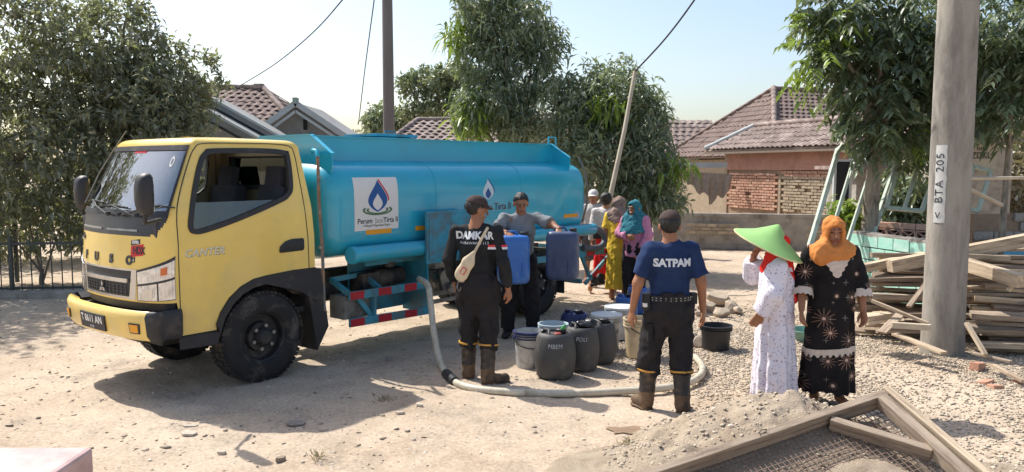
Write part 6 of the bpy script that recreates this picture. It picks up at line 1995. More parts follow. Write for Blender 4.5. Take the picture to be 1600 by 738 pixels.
# stepped slabs of the carport roof in front
for (a, b, Y_) in (((318, 148), (452, 222), 20.0), ((296, 158), (412, 222), 19.0)):
    a_, b_ = P(a[0], a[1], Y_), P(b[0], b[1], Y_); d = Vector((-1.2, 1.2, .0)) 
    MB().add([a_, b_, b_ + Vector((.0, 1.4, 0)), a_ + Vector((0, 1.4, 0)), a_ - Vector((0, 0, .16)), b_ - Vector((0, 0, .16)), b_ + Vector((0, 1.4, -.16)), a_ + Vector((0, 1.4, -.16))], [(0, 1, 2, 3), (7, 6, 5, 4), (0, 4, 5, 1), (1, 5, 6, 2), (2, 6, 7, 3), (3, 7, 4, 0)]).build('roof_slab', M_render, gh)
    MB().bar(a_ + Vector((0, -.04, .02)), b_ + Vector((0, -.04, .02)), .06, .06).build('slab_edge', M_fascia, gh)
    MB().bar(a_ + Vector((0, -.02, -.22)), b_ + Vector((0, -.02, -.22)), .06, .06).build('slab_edge', M_cowl, gh)
cw = P(300, 200, 20.6)
MB().prism([(P(240, 230, 20.6).x, 0), (P(455, 230, 20.6).x, 0), (P(455, 230, 20.6).x, P(455, 226, 20.6).z), (P(330, 165, 20.6).x, P(330, 165, 20.6).z), (P(240, 165, 20.6).x, P(330, 165, 20.6).z)], (0, 20.6, 0), (1, 0, 0), (0, 0, 1), (0, 1, 0), .2).build('wall', M_render, gh)

# ---- tile-roofed house behind the tank
th_ = thing('tile_roofed_house', 'low house with brown tiled roof behind the water tank', 'house', (0, 0, 0))
a, b, c, d = P(585, 240, 22), P(960, 240, 22), P(930, 188, 25), P(652, 190, 25)
tiled(th_, a, b, c, d, 'roof_tiles', M_tile2, .25, .28)
ridge(th_, d + Vector((0, 0, .05)), c + Vector((0, 0, .05)), M_tile2); ridge(th_, a + Vector((0, 0, .05)), d + Vector((0, 0, .05)), M_tile2)
MB().box(((a.x + b.x) / 2, 24, 1.1), (b.x - a.x - 1, 3, 2.2)).build('wall', M_render, th_)
a, b, c, d = P(760, 225, 21.2), P(880, 225, 21.2), P(860, 178, 23.5), P(800, 178, 23.5)
tiled(th_, a, b, c, d, 'gable_tiles', M_tile2, .25, .28)
a, b, c, d = P(1030, 262, 33), P(1160, 262, 33), P(1110, 188, 36), P(1030, 190, 36)
th2 = thing('far_house', 'distant house roof showing left of the brick house roof', 'house', (0, 0, 0))
tiled(th2, a, b, c, d, 'roof_tiles', M_tile2, .3, .34); MB().box(((a.x + b.x) / 2, 35, 1), (3, 2, 2)).build('wall', M_render, th2)

# ---- small shop building at the far right with a hand-painted sign
sh = thing('shop_building', 'pale shop building with a sign panel right of the near pole', 'building', (0, 0, 0))
Y_ = 15.0
sa, sb_ = P(1490, 215, Y_), P(1575, 380, Y_)
MB().box(((sa.x + sb_.x) / 2, Y_ + 1, 1.15), (sb_.x - sa.x, 2, 2.3)).build('wall', mat('pale_wall', srgb(172, 162, 148), .9, var=.12, scale=2, dirt=srgb(140, 130, 118), dirt_amt=.5), sh)
MB().bar(P(1480, 214, Y_ - .4), P(1585, 220, Y_ - .4), .9, .05).build('awning', M_conc, sh)
sg = MB().box(P(1536, 243, Y_ - .1), (.50, .03, .52), bev=.005).build('sign_panel', mat('sign_beige', srgb(176, 170, 154), .8, var=.1), sh)
ct = P(1532, 236, Y_ - .13)
lettering('sign_lettering', 'out', .13, M_inkd, sg, lambda x, y, d: (ct.x + x + .02, ct.y - d, ct.z + .05 + y), extrude=.002)
lettering('sign_lettering', 'ZDKL', .17, M_inkd, sg, lambda x, y, d: (ct.x + x + .02, ct.y - d, ct.z - .09 + y), extrude=.002, xscale=.85)
pb = P(1380, 310, 17)
pw = thing('pale_house', 'pale house with a dark window behind the leaning frames', 'house', (0, 0, 0))
MB().box((pb.x + 1.1, 18, .95), (3.2, 1.6, 1.9)).build('wall', M_conc, pw)
MB().box((pb.x + 1.1, 17.9, 1.95), (3.6, 2.4, .08)).build('roof', M_tile2, pw)
w_ = P(1315, 285, 17.2)
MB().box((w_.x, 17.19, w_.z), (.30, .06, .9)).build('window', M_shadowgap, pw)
MB().box((w_.x - .17, 17.17, w_.z), (.05, .08, 1.0)).box((w_.x + .17, 17.17, w_.z), (.05, .08, 1.0)).box((w_.x, 17.17, w_.z + .47), (.30, .07, .05)).build('window_frame', M_fascia, pw)
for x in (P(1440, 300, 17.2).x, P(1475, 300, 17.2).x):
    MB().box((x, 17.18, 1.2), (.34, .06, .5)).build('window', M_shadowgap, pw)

# ================================================================== fence and poles on the left
M_iron = mat('iron_fence_paint', srgb(70, 74, 70), .6, var=.2)
fy = 12.0
fn_ = thing('iron_fence', 'low iron bar fence under the left trees', 'fence', (0, 0, 0))
x0, x1 = -9.2, -3.4
slope = lambda x: fy + (x + 7) * .12
for z in (.12, .80): MB().bar((x0, slope(x0), z), (x1, slope(x1), z), .03, .035).build('fence_rail', M_iron, fn_)
me_ = None; nb = int((x1 - x0) / .145)
for i in range(nb):
    x = x0 + .145 * i
    if me_ is None: o = MB().tube([(0, 0, 0), (0, 0, .88)], .009, 6).build('fence_bar', M_iron, fn_); me_ = o.data
    else: o = bpy.data.objects.new('fence_bar', me_); COL.objects.link(o); o.parent = fn_
    o.location = (x, slope(x), 0)
for x in (-9.2, -7.6, -5.6, -3.6): MB().box((x, slope(x), .46), (.05, .05, .92)).build('fence_post', M_iron, fn_)
kb = MB().bar((-14, slope(-14) - .25, .05), (-3.2, slope(-3.2) - .25, .05), .2, .12, bev=.01).build('kerb', M_conc); tag(kb, kind='structure')
tag(MB().bar(P(-10, 310, 13.4), P(55, 306, 13.4), .06, .06).bar(P(20, 308, 13.4), Vector((P(20, 308, 13.4).x, 13.4, 0)), .05, .05).build('pipe_rail', M_iron), 'horizontal pipe rail among the left shrubs', 'rail')

M_pole = mat('pole_concrete', srgb(158, 151, 140), .9, var=.18, scale=5, bump=.25, bscale=40, stretch=(1, 1, .25), dirt=srgb(116, 110, 102), dirt_amt=.6, dirt_scale=3)
M_pole2 = mat('pole_concrete_dark', srgb(122, 114, 110), .9, var=.15, scale=5, stretch=(1, 1, .2))
fp = P(609, 300, 18)
tag(MB().lathe([(.145, -.1), (.10, 9.0), (0, 9.0)], (0, 0, 0), 20).build('utility_pole', M_pole2, smooth=60, loc=(fp.x, 18, 0)), 'slender concrete utility pole behind the truck tank', 'pole')
np_ = G(1479, 556)
pole = MB().lathe([(.215, -.1), (.205, .4), (.195, 3.0), (.175, 8.0), (0, 8.0)], (0, 0, 0), 40).build('concrete_pole', M_pole, smooth=60, loc=(np_.x + .06, np_.y + .2, 0))
tag(pole, 'thick concrete pole with a white painted number strip on the right', 'pole')
def on_pole(a0, z0, r=.205):
    return lambda x, y, d: ((r - .0036 * (z0 + y) + d) * math.sin(a0 + x / r), -(r - .0036 * (z0 + y) + d) * math.cos(a0 + x / r), z0 + y)
# camera direction from the pole
ca_ = math.atan2(-pole.location.x, pole.location.y)
vs = []; f_ = on_pole(ca_ - .45, 0, .212)
for j in range(13):
    z = 1.38 + .80 * j / 12
    for i in range(7): vs.append(f_(-.06 + .12 * i / 6 + .004 * math.sin(j * 2.1), z, .0))
strip = MB().add(vs, [(j * 7 + i, j * 7 + i + 1, (j + 1) * 7 + i + 1, (j + 1) * 7 + i) for j in range(12) for i in range(6)]).build('painted_strip', mat('white_paint_worn', srgb(204, 202, 196), .85, var=.08, scale=12), pole, smooth=180)
f2 = on_pole(ca_ - .45, 1.68, .2155)
for tx_, ox_ in (('<', -.30), ('BTA', -.06), ('205', .24)):
    lettering('pole_number', tx_, .125, M_inkd, strip, lambda x, y, d: f2(-y - .005, x + .08 + ox_, d), extrude=.001, bold=-.001, space=1.1)
for z in (.75, .5):
    pass
# bamboo rails tied to the pole
M_bam = mat('bamboo_dry', srgb(186, 172, 150), .7, var=.15, scale=8, stretch=(1, 1, .3))
tag(MB().tube([P(1478, 279, 8.15), P(1540, 279, 8.2), P(1660, 277, 8.3)], .018, 10).build('bamboo_rail', M_bam, smooth=60), 'thin bamboo rail fixed across the near pole', 'bamboo')
tag(MB().tube([P(1515, 296, 8.6), P(1566, 321, 8.6)], .02, 8).build('wooden_stub', M_bam, smooth=60), 'short slanting stick behind the near pole', 'stick')
# leaning bamboo with a cable
bt = P(992, 112, 13.6); bb = P(955, 300, 13.0); bb2 = bb + (bb - bt) * .62; 
bb2.z = max(bb2.z, 0.0)
tag(MB().tube([Vector((bb.x - .28, 12.8, 0)), bb, bb.lerp(bt, .5) + Vector((.02, 0, 0)), bt], [.045, .042, .036, .03], 10).build('bamboo_pole', M_bam, smooth=60), 'leaning bamboo pole carrying a cable beyond the tank', 'bamboo')
M_wire = mat('black_cable', srgb(60, 60, 62), .6, var=.1)
def cable(pts, r, label):
    tag(MB().tube(smooth_poly(pts, 8, False), r, 6).build('overhead_cable', M_wire, smooth=60), label, 'cable')
cable([bt, P(1040, 60, 12.6), P(1088, -4, 11.6), P(1180, -140, 9.5)], .014, 'twisted cable running up to the right from the bamboo pole')
cable([P(372, 136, 26), P(430, 100, 22), P(490, 50, 18), P(545, -12, 14), P(600, -80, 11)], .014, 'cable sloping down to the grey house roof')
cable([P(560, 195, 30), P(570, 110, 26), P(586, -10, 20), P(592, -60, 18)], .016, 'thin cable left of the slender utility pole')
# ================================================================== containers
M_pail = mat('white_pail', srgb(196, 196, 192), .5, var=.1, scale=6, dirt=srgb(120, 116, 112), dirt_amt=.6, dirt_scale=5)
M_pailb = mat('pale_blue_pail', srgb(178, 194, 200), .5, var=.1, scale=6)
M_paillid = mat('pail_lid', srgb(200, 204, 204), .5, var=.08, scale=6)
M_cream = mat('cream_pail', srgb(202, 184, 150), .5, var=.1, scale=6, dirt=srgb(170, 150, 120), dirt_amt=.4, dirt_scale=5)
M_navyp = mat('navy_plastic', srgb(36, 48, 92), .45, var=.12, scale=6)
M_bluep = mat('blue_plastic', srgb(46, 92, 160), .42, var=.14, scale=5, dirt=srgb(88, 116, 160), dirt_amt=.3, dirt_scale=5)
M_bluej = mat('blue_jerrycan', srgb(56, 114, 188), .4, var=.12, scale=5, dirt=srgb(110, 136, 180), dirt_amt=.3, dirt_scale=6)
M_bluejd = mat('dark_blue_jerrycan', srgb(58, 74, 108), .45, var=.16, scale=5, dirt=srgb(84, 94, 116), dirt_amt=.4, dirt_scale=6)
M_drum = mat('charcoal_drum', srgb(66, 66, 66), .6, var=.14, scale=5, dirt=srgb(98, 94, 88), dirt_amt=.35, dirt_scale=4, bump=.15, bscale=12)
M_blackb = mat('black_bucket', srgb(36, 37, 40), .5, var=.15, scale=6)
M_greenb = mat('green_bottle', srgb(52, 150, 72), .3, var=.1)
CG = 'water containers by the truck'

def water_mat():
    m = bpy.data.materials.new('dark_water'); m.use_nodes = True; b = m.node_tree.nodes['Principled BSDF']
    b.inputs['Base Color'].default_value = (.03, .04, .05, 1); b.inputs['Roughness'].default_value = .05
    return m
M_water = water_mat()

def pail(px, py, r, h, label, m, rim=None, lid=None, handle=True, water=False):
    """tapered bucket with stacked rim rings; px,py = base centre"""
    g = G(px, py); t = thing('bucket', label, 'bucket', (g.x, g.y, 0), random.uniform(-1, 1), CG)
    MB().lathe([(0, .004), (r * .84, .004), (r * .86, .02), (r * .95, h * .80), (r * .97, h * .86), (r, h - .01), (r, h), (r * .95, h), (r * .94, h - .01), (r * .82, .02), (0, .02)], seg=40).build('shell', m, t, smooth=40)
    rm = rim or m
    MB().lathe([(r * .95, h * .80), (r * 1.05, h * .805), (r * 1.05, h * .83), (r * .96, h * .835), (r * .97, h * .875), (r * 1.05, h * .88), (r * 1.05, h * .905), (r * .98, h * .91), (r * 1.0, h * .955), (r * 1.07, h * .96), (r * 1.07, h * 1.005), (r * .97, h * 1.01), (r * .95, h * .97)], seg=40).build('rim', rm, t, smooth=30)
    if lid:
        MB().lathe([(r * 1.09, h * .955), (r * 1.09, h * 1.02), (r * 1.0, h * 1.03), (r * .97, h * 1.012), (0, h * 1.012)], seg=40).build('lid', lid, t, smooth=30)
    if water:
        MB().lathe([(0, h * .72), (r * .93, h * .72)], seg=32).build('water_surface', M_water, t)
    if handle:
        a0 = random.uniform(-.5, .2)
        pts = [(r * 1.07 * math.cos(x), -abs(r * .95 * math.sin(x)) - .0, h * .82 - r * .95 * math.sin(x) * .62) for x in [i * math.pi / 16 for i in range(17)]]
        MB().tube(pts, .0045, 6).build('handle', M_blackb, t, smooth=60)
        for s in (-1, 1): MB().lathe([(0, -.012), (.016, -.01), (.016, .01), (0, .012)], (s * r * 1.04, 0, h * .82), 10, 'x').build('handle_ear', rm, t)
    return t

def drum(px, py, r, h, label, m, scribble=None, lab_ang=0.0, cat='drum', top_handle=True, sides=48, bulge=.10):
    """barrel-shaped plastic carboy with moulded top"""
    g = G(px, py); t = thing('drum', label, cat, (g.x, g.y, 0), lab_ang, CG)
    prof = [(0, .004), (r * .72, .004), (r * .80, .02)]
    for i in range(13):
        s = i / 12; prof.append((r * (.82 + bulge * 1.8 * math.sin(math.pi * (.08 + .84 * s))), .03 + (h - .07) * s))
    prof += [(r * .80, h - .015), (r * .70, h), (r * .66, h - .002), (r * .64, h - .02), (0, h - .022)]
    MB().lathe(prof, seg=sides).build('shell', m, t, smooth=40)
    MB().lathe([(.045, h - .03), (.05, h + .022), (.04, h + .03), (0, h + .03)], (r * .32, r * .1, 0), 20).build('screw_cap', M_blackb, t, smooth=40)
    if top_handle:
        MB().tube([(-r * .42, -.10, h - .03), (-r * .42, -.09, h + .015), (-r * .3, 0, h + .022), (-r * .42, .09, h + .015), (-r * .42, .10, h - .03)], .013, 8).build('handle', m, t, smooth=60)
    if scribble:
        rz = lambda z: np.interp(z, [p[1] for p in prof[2:16]], [p[0] for p in prof[2:16]])
        av = math.atan2(g.x, -g.y) - lab_ang      # towards the camera
        def fn(x, y, d):
            z = h - .10 + y; rr = float(rz(z)) + .003 + d; a = x / r
            ang = -math.pi / 2 + a + math.atan2(-g.x, g.y) * 1.0 - lab_ang
            return (rr * math.cos(ang), rr * math.sin(ang), z)
        lettering('scribble', scribble, .055, M_letter, t, fn, shear=.15, extrude=.001, bold=-.001)
    return t

random.seed(5)
pail(827, 573, .150, .36, 'white pail with a thick navy rim left of the front charcoal drum', M_pail, M_navyp, water=True)
pail(864, 556, .150, .34, 'pale blue pail behind the white navy-rimmed pail', M_pailb, water=True, handle=False)
drum(867, 590, .195, .43, 'front charcoal drum with scrawled white letters and a green bottle', M_drum, 'MBEM', 0.2)
drum(908, 578, .175, .43, 'charcoal drum with a black bag on top, second from the left', M_drum, 'POLI', .1)
drum(938, 566, .165, .41, 'hindmost charcoal drum beside the lidded white pail', M_drum, None, .5)
drum(898, 534, .175, .33, 'squat navy blue drum in front of the rear wheel', M_navyp, None, .3)
t = pail(947, 546, .155, .38, 'white pail with flat lid behind the charcoal drums', M_pail, None, M_paillid, handle=False)
gx_ = t.location; a_ = -t.rotation_euler.z
tp_ = lettering('pail_print', 'MOWI', .07, M_inkd, t, lambda x, y, d: ((.148 + d) * math.sin(a_ + (x + .04) / .15), -(.148 + d) * math.cos(a_ + (x + .04) / .15), .21 + y), extrude=.001)
pail(968, 528, .165, .36, 'white lidded pail at the back beside the cream pail', M_pail, None, M_paillid, handle=False)
pail(997, 557, .150, .40, 'cream open pail at the left knee of the guard', M_cream, None, None, water=True)
drum(978, 502, .165, .32, 'blue drum with flat top behind the lidded pails', M_bluep, None, .2, top_handle=True, bulge=.04)
drum(996, 490, .16, .36, 'farther blue drum half behind the guard arm', M_bluep, None, .4, bulge=.04)
pail(1118, 545, .165, .26, 'black open bucket standing on the gravel', M_blackb, M_blackb, None, handle=False, water=True)
g = G(867, 590)
tag(MB().lathe([(0, 0), (.022, 0), (.024, .04), (.02, .06), (.008, .085), (.008, .10), (0, .10)], (0, 0, 0), 14).build('small_bottle', M_greenb, smooth=50, loc=(g.x + .05, g.y + .02, .415), rot=(.2, .5, 0)), 'small green bottle on top of the front charcoal drum', 'bottle')
tag(MB().lathe([(0, 0), (.035, 0), (.037, .012), (.03, .02), (0, .022)], (0, 0, 0), 16).build('red_cap', mat('dull_red', srgb(150, 70, 58), .5), smooth=40, loc=(g.x + .02, g.y - .05, .414)), 'dull red screw cap on top of the front charcoal drum', 'cap')
g = G(908, 578)
V, Q = sdf_mesh([ell((0, 0, .02), (.10, .08, .035)), ell((.05, .02, .04), (.05, .05, .03)), ell((-.06, -.02, .03), (.05, .05, .025))], .01, .02, (), folds(.010, 8, 70, 1.0))
tag(npmesh('plastic_bag', V, Q, mat('black_bag', srgb(24, 24, 26), .3, var=.2), smooth=60, loc=(g.x + .04, g.y, .425)), 'crumpled black plastic bag on the second charcoal drum', 'bag')

# jerrycans in the man's hands
def jerrycan(loc, rz, m, label):
    t = thing('jerrycan', label, 'jerrycan', loc, rz, 'jerrycans held by the man in grey')
    w, d, h = .355, .27, .54
    def ringp(z, s):
        pts = []
        for i in range(40):
            a = 2 * math.pi * i / 40; ca, sa = math.cos(a), math.sin(a); e = .38
            pts.append((abs(ca) ** e * (1 if ca > 0 else -1) * w / 2 * s, abs(sa) ** e * (1 if sa > 0 else -1) * d / 2 * s, z))
        return pts
    lev = [(0, .62), (.006, .80), (.03, .93), (.07, .985), (.15, 1.0), (.25, .985), (.27, .975), (.29, .985), (.42, 1.0), (.48, .985), (.515, .93), (.535, .82), (.54, .60)]
    vs = []
    for z, s in lev: vs += ringp(z, s)
    n = 40; fs = [(j * n + i, j * n + (i + 1) % n, (j + 1) * n + (i + 1) % n, (j + 1) * n + i) for j in range(len(lev) - 1) for i in range(n)]
    fs += [tuple(range(n)), tuple((len(lev) - 1) * n + i for i in range(n))]
    MB().add(vs, fs).build('shell', m, t, smooth=50)
    MB().tube([(-.10, 0, h - .01), (-.09, 0, h + .035), (.02, 0, h + .04), (.05, 0, h - .01)], .014, 8).build('handle', m, t, smooth=60)
    MB().lathe([(.04, h - .01), (.042, h + .03), (.034, h + .035), (0, h + .035)], (.115, 0, 0), 18).build('screw_cap', M_blackb, t, smooth=40)
    for x in (-.08, .08): MB().tube([(x, -d / 2 + .003, .08), (x, -d / 2 + .001, .24)], .008, 6).build('rib', m, t, smooth=60)
    return t
ja = P(802, 443, 8.72); jb = P(879, 437, 8.72)
jerrycan((ja.x, ja.y, ja.z), R(8), M_bluej, 'bright blue jerrycan in the left of the two lifted')
jerrycan((jb.x, jb.y, jb.z), R(-12), M_bluejd, 'dark blue jerrycan in the right of the two lifted')

# ---- hose
M_hose = mat('clear_hose', srgb(196, 188, 168), .45, var=.12, scale=10, dirt=srgb(150, 134, 112), dirt_amt=.4, dirt_scale=5)
hz = [P(655, 436, 8.45), P(668, 446, 8.15), P(673, 475, 8.0), P(678, 520, 7.8), G(688, 566, .06), G(705, 592, .045), G(735, 606, .04), G(800, 613, .04), G(880, 615, .04), G(960, 612, .04), G(1040, 606, .04), G(1085, 594, .04), G(1098, 578, .04), G(1090, 562, .04), G(1080, 556, .035)]
tag(MB().tube(smooth_poly(hz, 8, False), .032, 14).build('water_hose', M_hose, smooth=60), 'pale fat water hose curving across the dirt from the truck', 'hose')
c = G(703, 590, .05)
tag(MB().tube([G(697, 584, .045), G(711, 597, .045)], .046, 14).build('hose_coupling', M_blackb, smooth=40), 'dark coupling joining the pale water hose', 'coupling')

# ================================================================== rubble, sand and sieve
def rock(px, py, s, label, seed, z=.0):
    g = G(px, py); bm = bmesh.new(); bmesh.ops.create_icosphere(bm, subdivisions=2, radius=1)
    r = random.Random(seed)
    pl_ = [(Vector((r.uniform(-1, 1), r.uniform(-1, 1), r.uniform(-1, 1))).normalized(), r.uniform(.55, .85)) for _ in range(9)]
    for v in bm.verts:
        for n_, d_ in pl_:
            q = v.co.dot(n_)
            if q > d_: v.co -= n_ * (q - d_)
        v.co = Vector((v.co.x * s * 1.2, v.co.y * s, v.co.z * s * .75))
    me = bpy.data.meshes.new('rock'); bm.to_mesh(me); bm.free(); me.materials.append(M_rubble)
    o = finish('rubble_chunk', me, None, loc=(g.x, g.y, s * .35 + z), rot=(r.uniform(-.4, .4), r.uniform(-.4, .4), r.uniform(0, 6)))
    return tag(o, label, 'rubble', 'rubble chunks beyond the black bucket')
M_rubble = mat('rubble_concrete', srgb(176, 160, 140), .92, var=.16, scale=8, bump=.5, bscale=50, randobj=.12)
for i, (x, y, s, z, lab) in enumerate(((1122, 478, .17, .05, 'largest pale rubble chunk on top of the small heap'), (1105, 486, .12, 0, 'rubble chunk at the left foot of the heap'), (1143, 486, .13, 0, 'rubble chunk at the right end of the heap'), (1152, 489, .07, .02, 'small upright rubble chip at the right of the heap'), (1095, 492, .08, 0, 'small rubble chunk nearest the guard right hand'), (1128, 493, .10, 0, 'flat rubble chunk in front of the heap'), (1090, 540, .10, 0, 'lone rubble chunk left of the black bucket'), (1082, 528, .06, 0, 'small lone stone left of the black bucket'))):
    rock(x, y, s, lab, 100 + i, z)

def sand_material():
    m = bpy.data.materials.new('river_sand'); m.use_nodes = True; nt = m.node_tree; b = nt.nodes['Principled BSDF']
    g = nd(nt, 'ShaderNodeNewGeometry'); v = g.outputs['Position']
    c = ramp(nt, noise(nt, v, 4, 8, .7), .3, .7, srgb(160, 143, 124), srgb(202, 186, 164))
    c = mixc(nt, .7, c, ramp(nt, noise(nt, v, 120, 4, .8), .3, .7, (.68, .67, .66, 1), (1.2, 1.2, 1.18, 1)), 'MULTIPLY')
    nt.links.new(c, b.inputs['Base Color']); b.inputs['Roughness'].default_value = .97; b.inputs['Specular IOR Level'].default_value = .1
    bp = nd(nt, 'ShaderNodeBump'); bp.inputs['Strength'].default_value = .9; bp.inputs['Distance'].default_value = .025
    nt.links.new(noise(nt, v, 60, 8, .75), bp.inputs['Height']); nt.links.new(bp.outputs[0], b.inputs['Normal'])
    return m
M_sand = sand_material()
A_ = G(1388, 616, .46); B_ = G(1000, 748, .08); C_ = G(1530, 748, .16)
e1 = (B_ - A_).normalized(); e2 = (C_ - A_); e2 = (e2 - e1 * e2.dot(e1)).normalized(); nz_ = e1.cross(e2).normalized()
if nz_.z < 0: nz_ = -nz_
Lf, Wf = 2.05, 1.15
def heap_z(x, y):
    d = np.hypot((x - 1.90) / 1.15, (y - 5.25) / .85)
    z = .44 * np.clip(1 - d, 0, 1) ** .9
    d2 = np.hypot((x - 2.7) / 1.3, (y - 4.3) / .9); z = np.maximum(z, .11 * np.clip(1 - d2, 0, 1) ** .8)
    d3 = np.hypot((x - 1.1) / .9, (y - 4.9) / .6); z = np.maximum(z, .14 * np.clip(1 - d3, 0, 1))
    e = np.clip(z / .1, 0, 1)
    z = z + e * ((vnoise2(x * 3 + 1, y * 3 + 1, 31) - .5) * .10 + (vnoise2(x * 9, y * 9, 32) - .5) * .05 + (vnoise2(x * 25, y * 25, 33) - .5) * .03)
    # the sieve lies clear of the sand
    N2 = np.array([[e1.x, e2.x], [e1.y, e2.y]]); I2 = np.linalg.inv(N2)
    dx, dy = x - A_.x, y - A_.y
    a = I2[0, 0] * dx + I2[0, 1] * dy; b = I2[1, 0] * dx + I2[1, 1] * dy
    pz = A_.z + a * e1.z + b * e2.z - .075
    ins = np.clip(np.minimum(np.minimum(a + .06, Lf + .06 - a), np.minimum(b + .02, Wf + .06 - b)) / .06, 0, 1)
    z = np.where(ins > 0, np.minimum(z, pz * ins + z * (1 - ins)), z)
    return np.where(z > .002, z, -.08)
X, Y = np.meshgrid(np.arange(.05, 4.2, .02), np.arange(3.2, 6.3, .02), indexing='ij')
Z = heap_z(X, Y) + ground_z(X, Y) * .5
nx, ny = X.shape; idx = np.arange(nx * ny).reshape(nx, ny)
F = np.stack([idx[:-1, :-1], idx[1:, :-1], idx[1:, 1:], idx[:-1, 1:]], -1).reshape(-1, 4)
F = F[(Z.ravel()[F] > -.05).any(1)]
sp = npmesh('sand_heap', np.stack([X, Y, Z], -1).reshape(-1, 3), F, M_sand, smooth=180)
tag(sp, 'heap of grey river sand under the wooden sieve', 'sand', kind='stuff')
n = 9000
px = rng.uniform(.6, 3.9, n); py = rng.uniform(3.7, 6.2, n); k = (heap_z(px, py) > .01) & (rng.random(n) < .6)
px, py = px[k], py[k]; sz = .004 + .014 * rng.random(len(px)) ** 2.5
V, F, T = stones(np.stack([px, py, heap_z(px, py) + ground_z(px, py) * .5 + sz * .2], -1), sz, .7, 8)
tag(npmesh('sand_pebbles', V, F, M_gravel, attr=T), 'small pebbles lying on the sand heap', 'pebbles', kind='stuff')

# wooden sieve frame with wire mesh
M_wood = mat('weathered_wood', srgb(168, 150, 130), .88, var=.22, scale=3, bump=.35, bscale=30, stretch=(1.2, 14, 14), dirt=srgb(112, 96, 82), dirt_amt=.5, dirt_scale=2, randobj=.18)
M_woodl = mat('pale_timber', srgb(200, 180, 152), .85, var=.2, scale=3, bump=.3, bscale=30, stretch=(1.2, 14, 14), dirt=srgb(140, 120, 100), dirt_amt=.5, dirt_scale=2, randobj=.2)
M_woodd = mat('dark_timber', srgb(156, 138, 118), .9, var=.25, scale=3, bump=.35, bscale=30, stretch=(1.2, 14, 14), dirt=srgb(96, 82, 72), dirt_amt=.5, dirt_scale=2, randobj=.2)
def timber(a, b, w, h, m, name, parent=None, up=(0, 0, 1), label=None, group=None):
    """a sawn board whose mesh runs along its own x axis, so the grain follows it"""
    a = Vector(a); b = Vector(b); d = b - a; L = d.length; d.normalize(); u = Vector(up); y = u.cross(d)
    if y.length < 1e-4: y = Vector((0, 1, 0))
    y.normalize(); u = d.cross(y)
    o = MB().box((0, 0, 0), (L, w, h), bev=min(.006, h * .2)).build(name, m, parent)
    o.matrix_local = Matrix.Translation((a + b) / 2) @ Matrix((d, y, u)).transposed().to_4x4()
    if label: tag(o, label, 'timber', group)
    return o
sv = thing('sand_sieve', 'large wooden sieve frame with wire mesh leaning on the sand heap', 'sieve', (0, 0, 0))
A_ = G(1388, 616, .46); B_ = G(1000, 748, .08); C_ = G(1530, 748, .16)
e1 = (B_ - A_).normalized(); e2 = (C_ - A_); e2 = (e2 - e1 * e2.dot(e1)).normalized(); nz_ = e1.cross(e2).normalized()
if nz_.z < 0: nz_ = -nz_
Lf, Wf = 2.05, 1.15
def sp_(a, b, c=0): return A_ + e1 * a + e2 * b + nz_ * c
timber(sp_(-.02, .02), sp_(Lf, .02), .05, .11, M_wood, 'frame_board', sv, nz_)
timber(sp_(.02, -.01, .012), sp_(.02, Wf, .012), .05, .11, M_woodl, 'frame_board', sv, nz_)
timber(sp_(-.02, Wf), sp_(Lf, Wf), .05, .11, M_wood, 'frame_board', sv, nz_)
timber(sp_(Lf, .0), sp_(Lf, Wf), .05, .11, M_wood, 'frame_board', sv, nz_)
timber(sp_(.10, .05, .02), sp_(.13, Wf - .02, .02), .07, .09, M_wood, 'frame_batten', sv, nz_)
timber(sp_(.50, .06, -.01), sp_(.14, .52, .0), .05, .09, M_wood, 'corner_brace', sv, nz_)
b = MB(); st_ = .036
k = 0
while .05 + k * st_ < Lf - .04:
    a = .05 + k * st_; b.bar(sp_(a, .03, -.04), sp_(a, Wf - .03, -.04), .0042, .0042, nz_); k += 1
k = 0
while .05 + k * st_ < Wf - .03:
    a = .05 + k * st_; b.bar(sp_(.03, a, -.043), sp_(Lf - .03, a, -.043), .0042, .0042, nz_); k += 1
ms = b.build('wire_mesh', mat('rusty_wire', srgb(132, 112, 98), .7, metal=.3, var=.2), sv); ms['kind'] = 'stuff'
MB().tube([sp_(.98 + .03 * math.cos(x), .02, .07 + .018 * math.sin(x)) for x in [i * math.pi * 2 / 5 for i in range(5)]], .003, 5, closed=True).build('bent_wire', M_chas, sv)
# sand lying on the mesh
X, Y = np.meshgrid(np.arange(.20, 1.25, .02), np.arange(.25, 1.1, .02), indexing='ij')
hh = .10 * np.clip(1 - np.hypot((X - .62) / .34, (Y - .72) / .40), 0, 1) ** .8
hh = hh + np.clip(hh / .03, 0, 1) * ((vnoise2(X * 12, Y * 12, 41) - .5) * .03) - .05
pts = np.array(A_)[None, None] + X[..., None] * np.array(e1) + Y[..., None] * np.array(e2) + hh[..., None] * np.array(nz_)
nx, ny = X.shape; idx = np.arange(nx * ny).reshape(nx, ny)
F = np.stack([idx[:-1, :-1], idx[1:, :-1], idx[1:, 1:], idx[:-1, 1:]], -1).reshape(-1, 4); F = F[(hh.ravel()[F] > -.045).any(1)]
tag(npmesh('sifted_sand', pts.reshape(-1, 3), F, M_sand, smooth=180), 'small mound of sand lying on the sieve mesh', 'sand', kind='stuff')

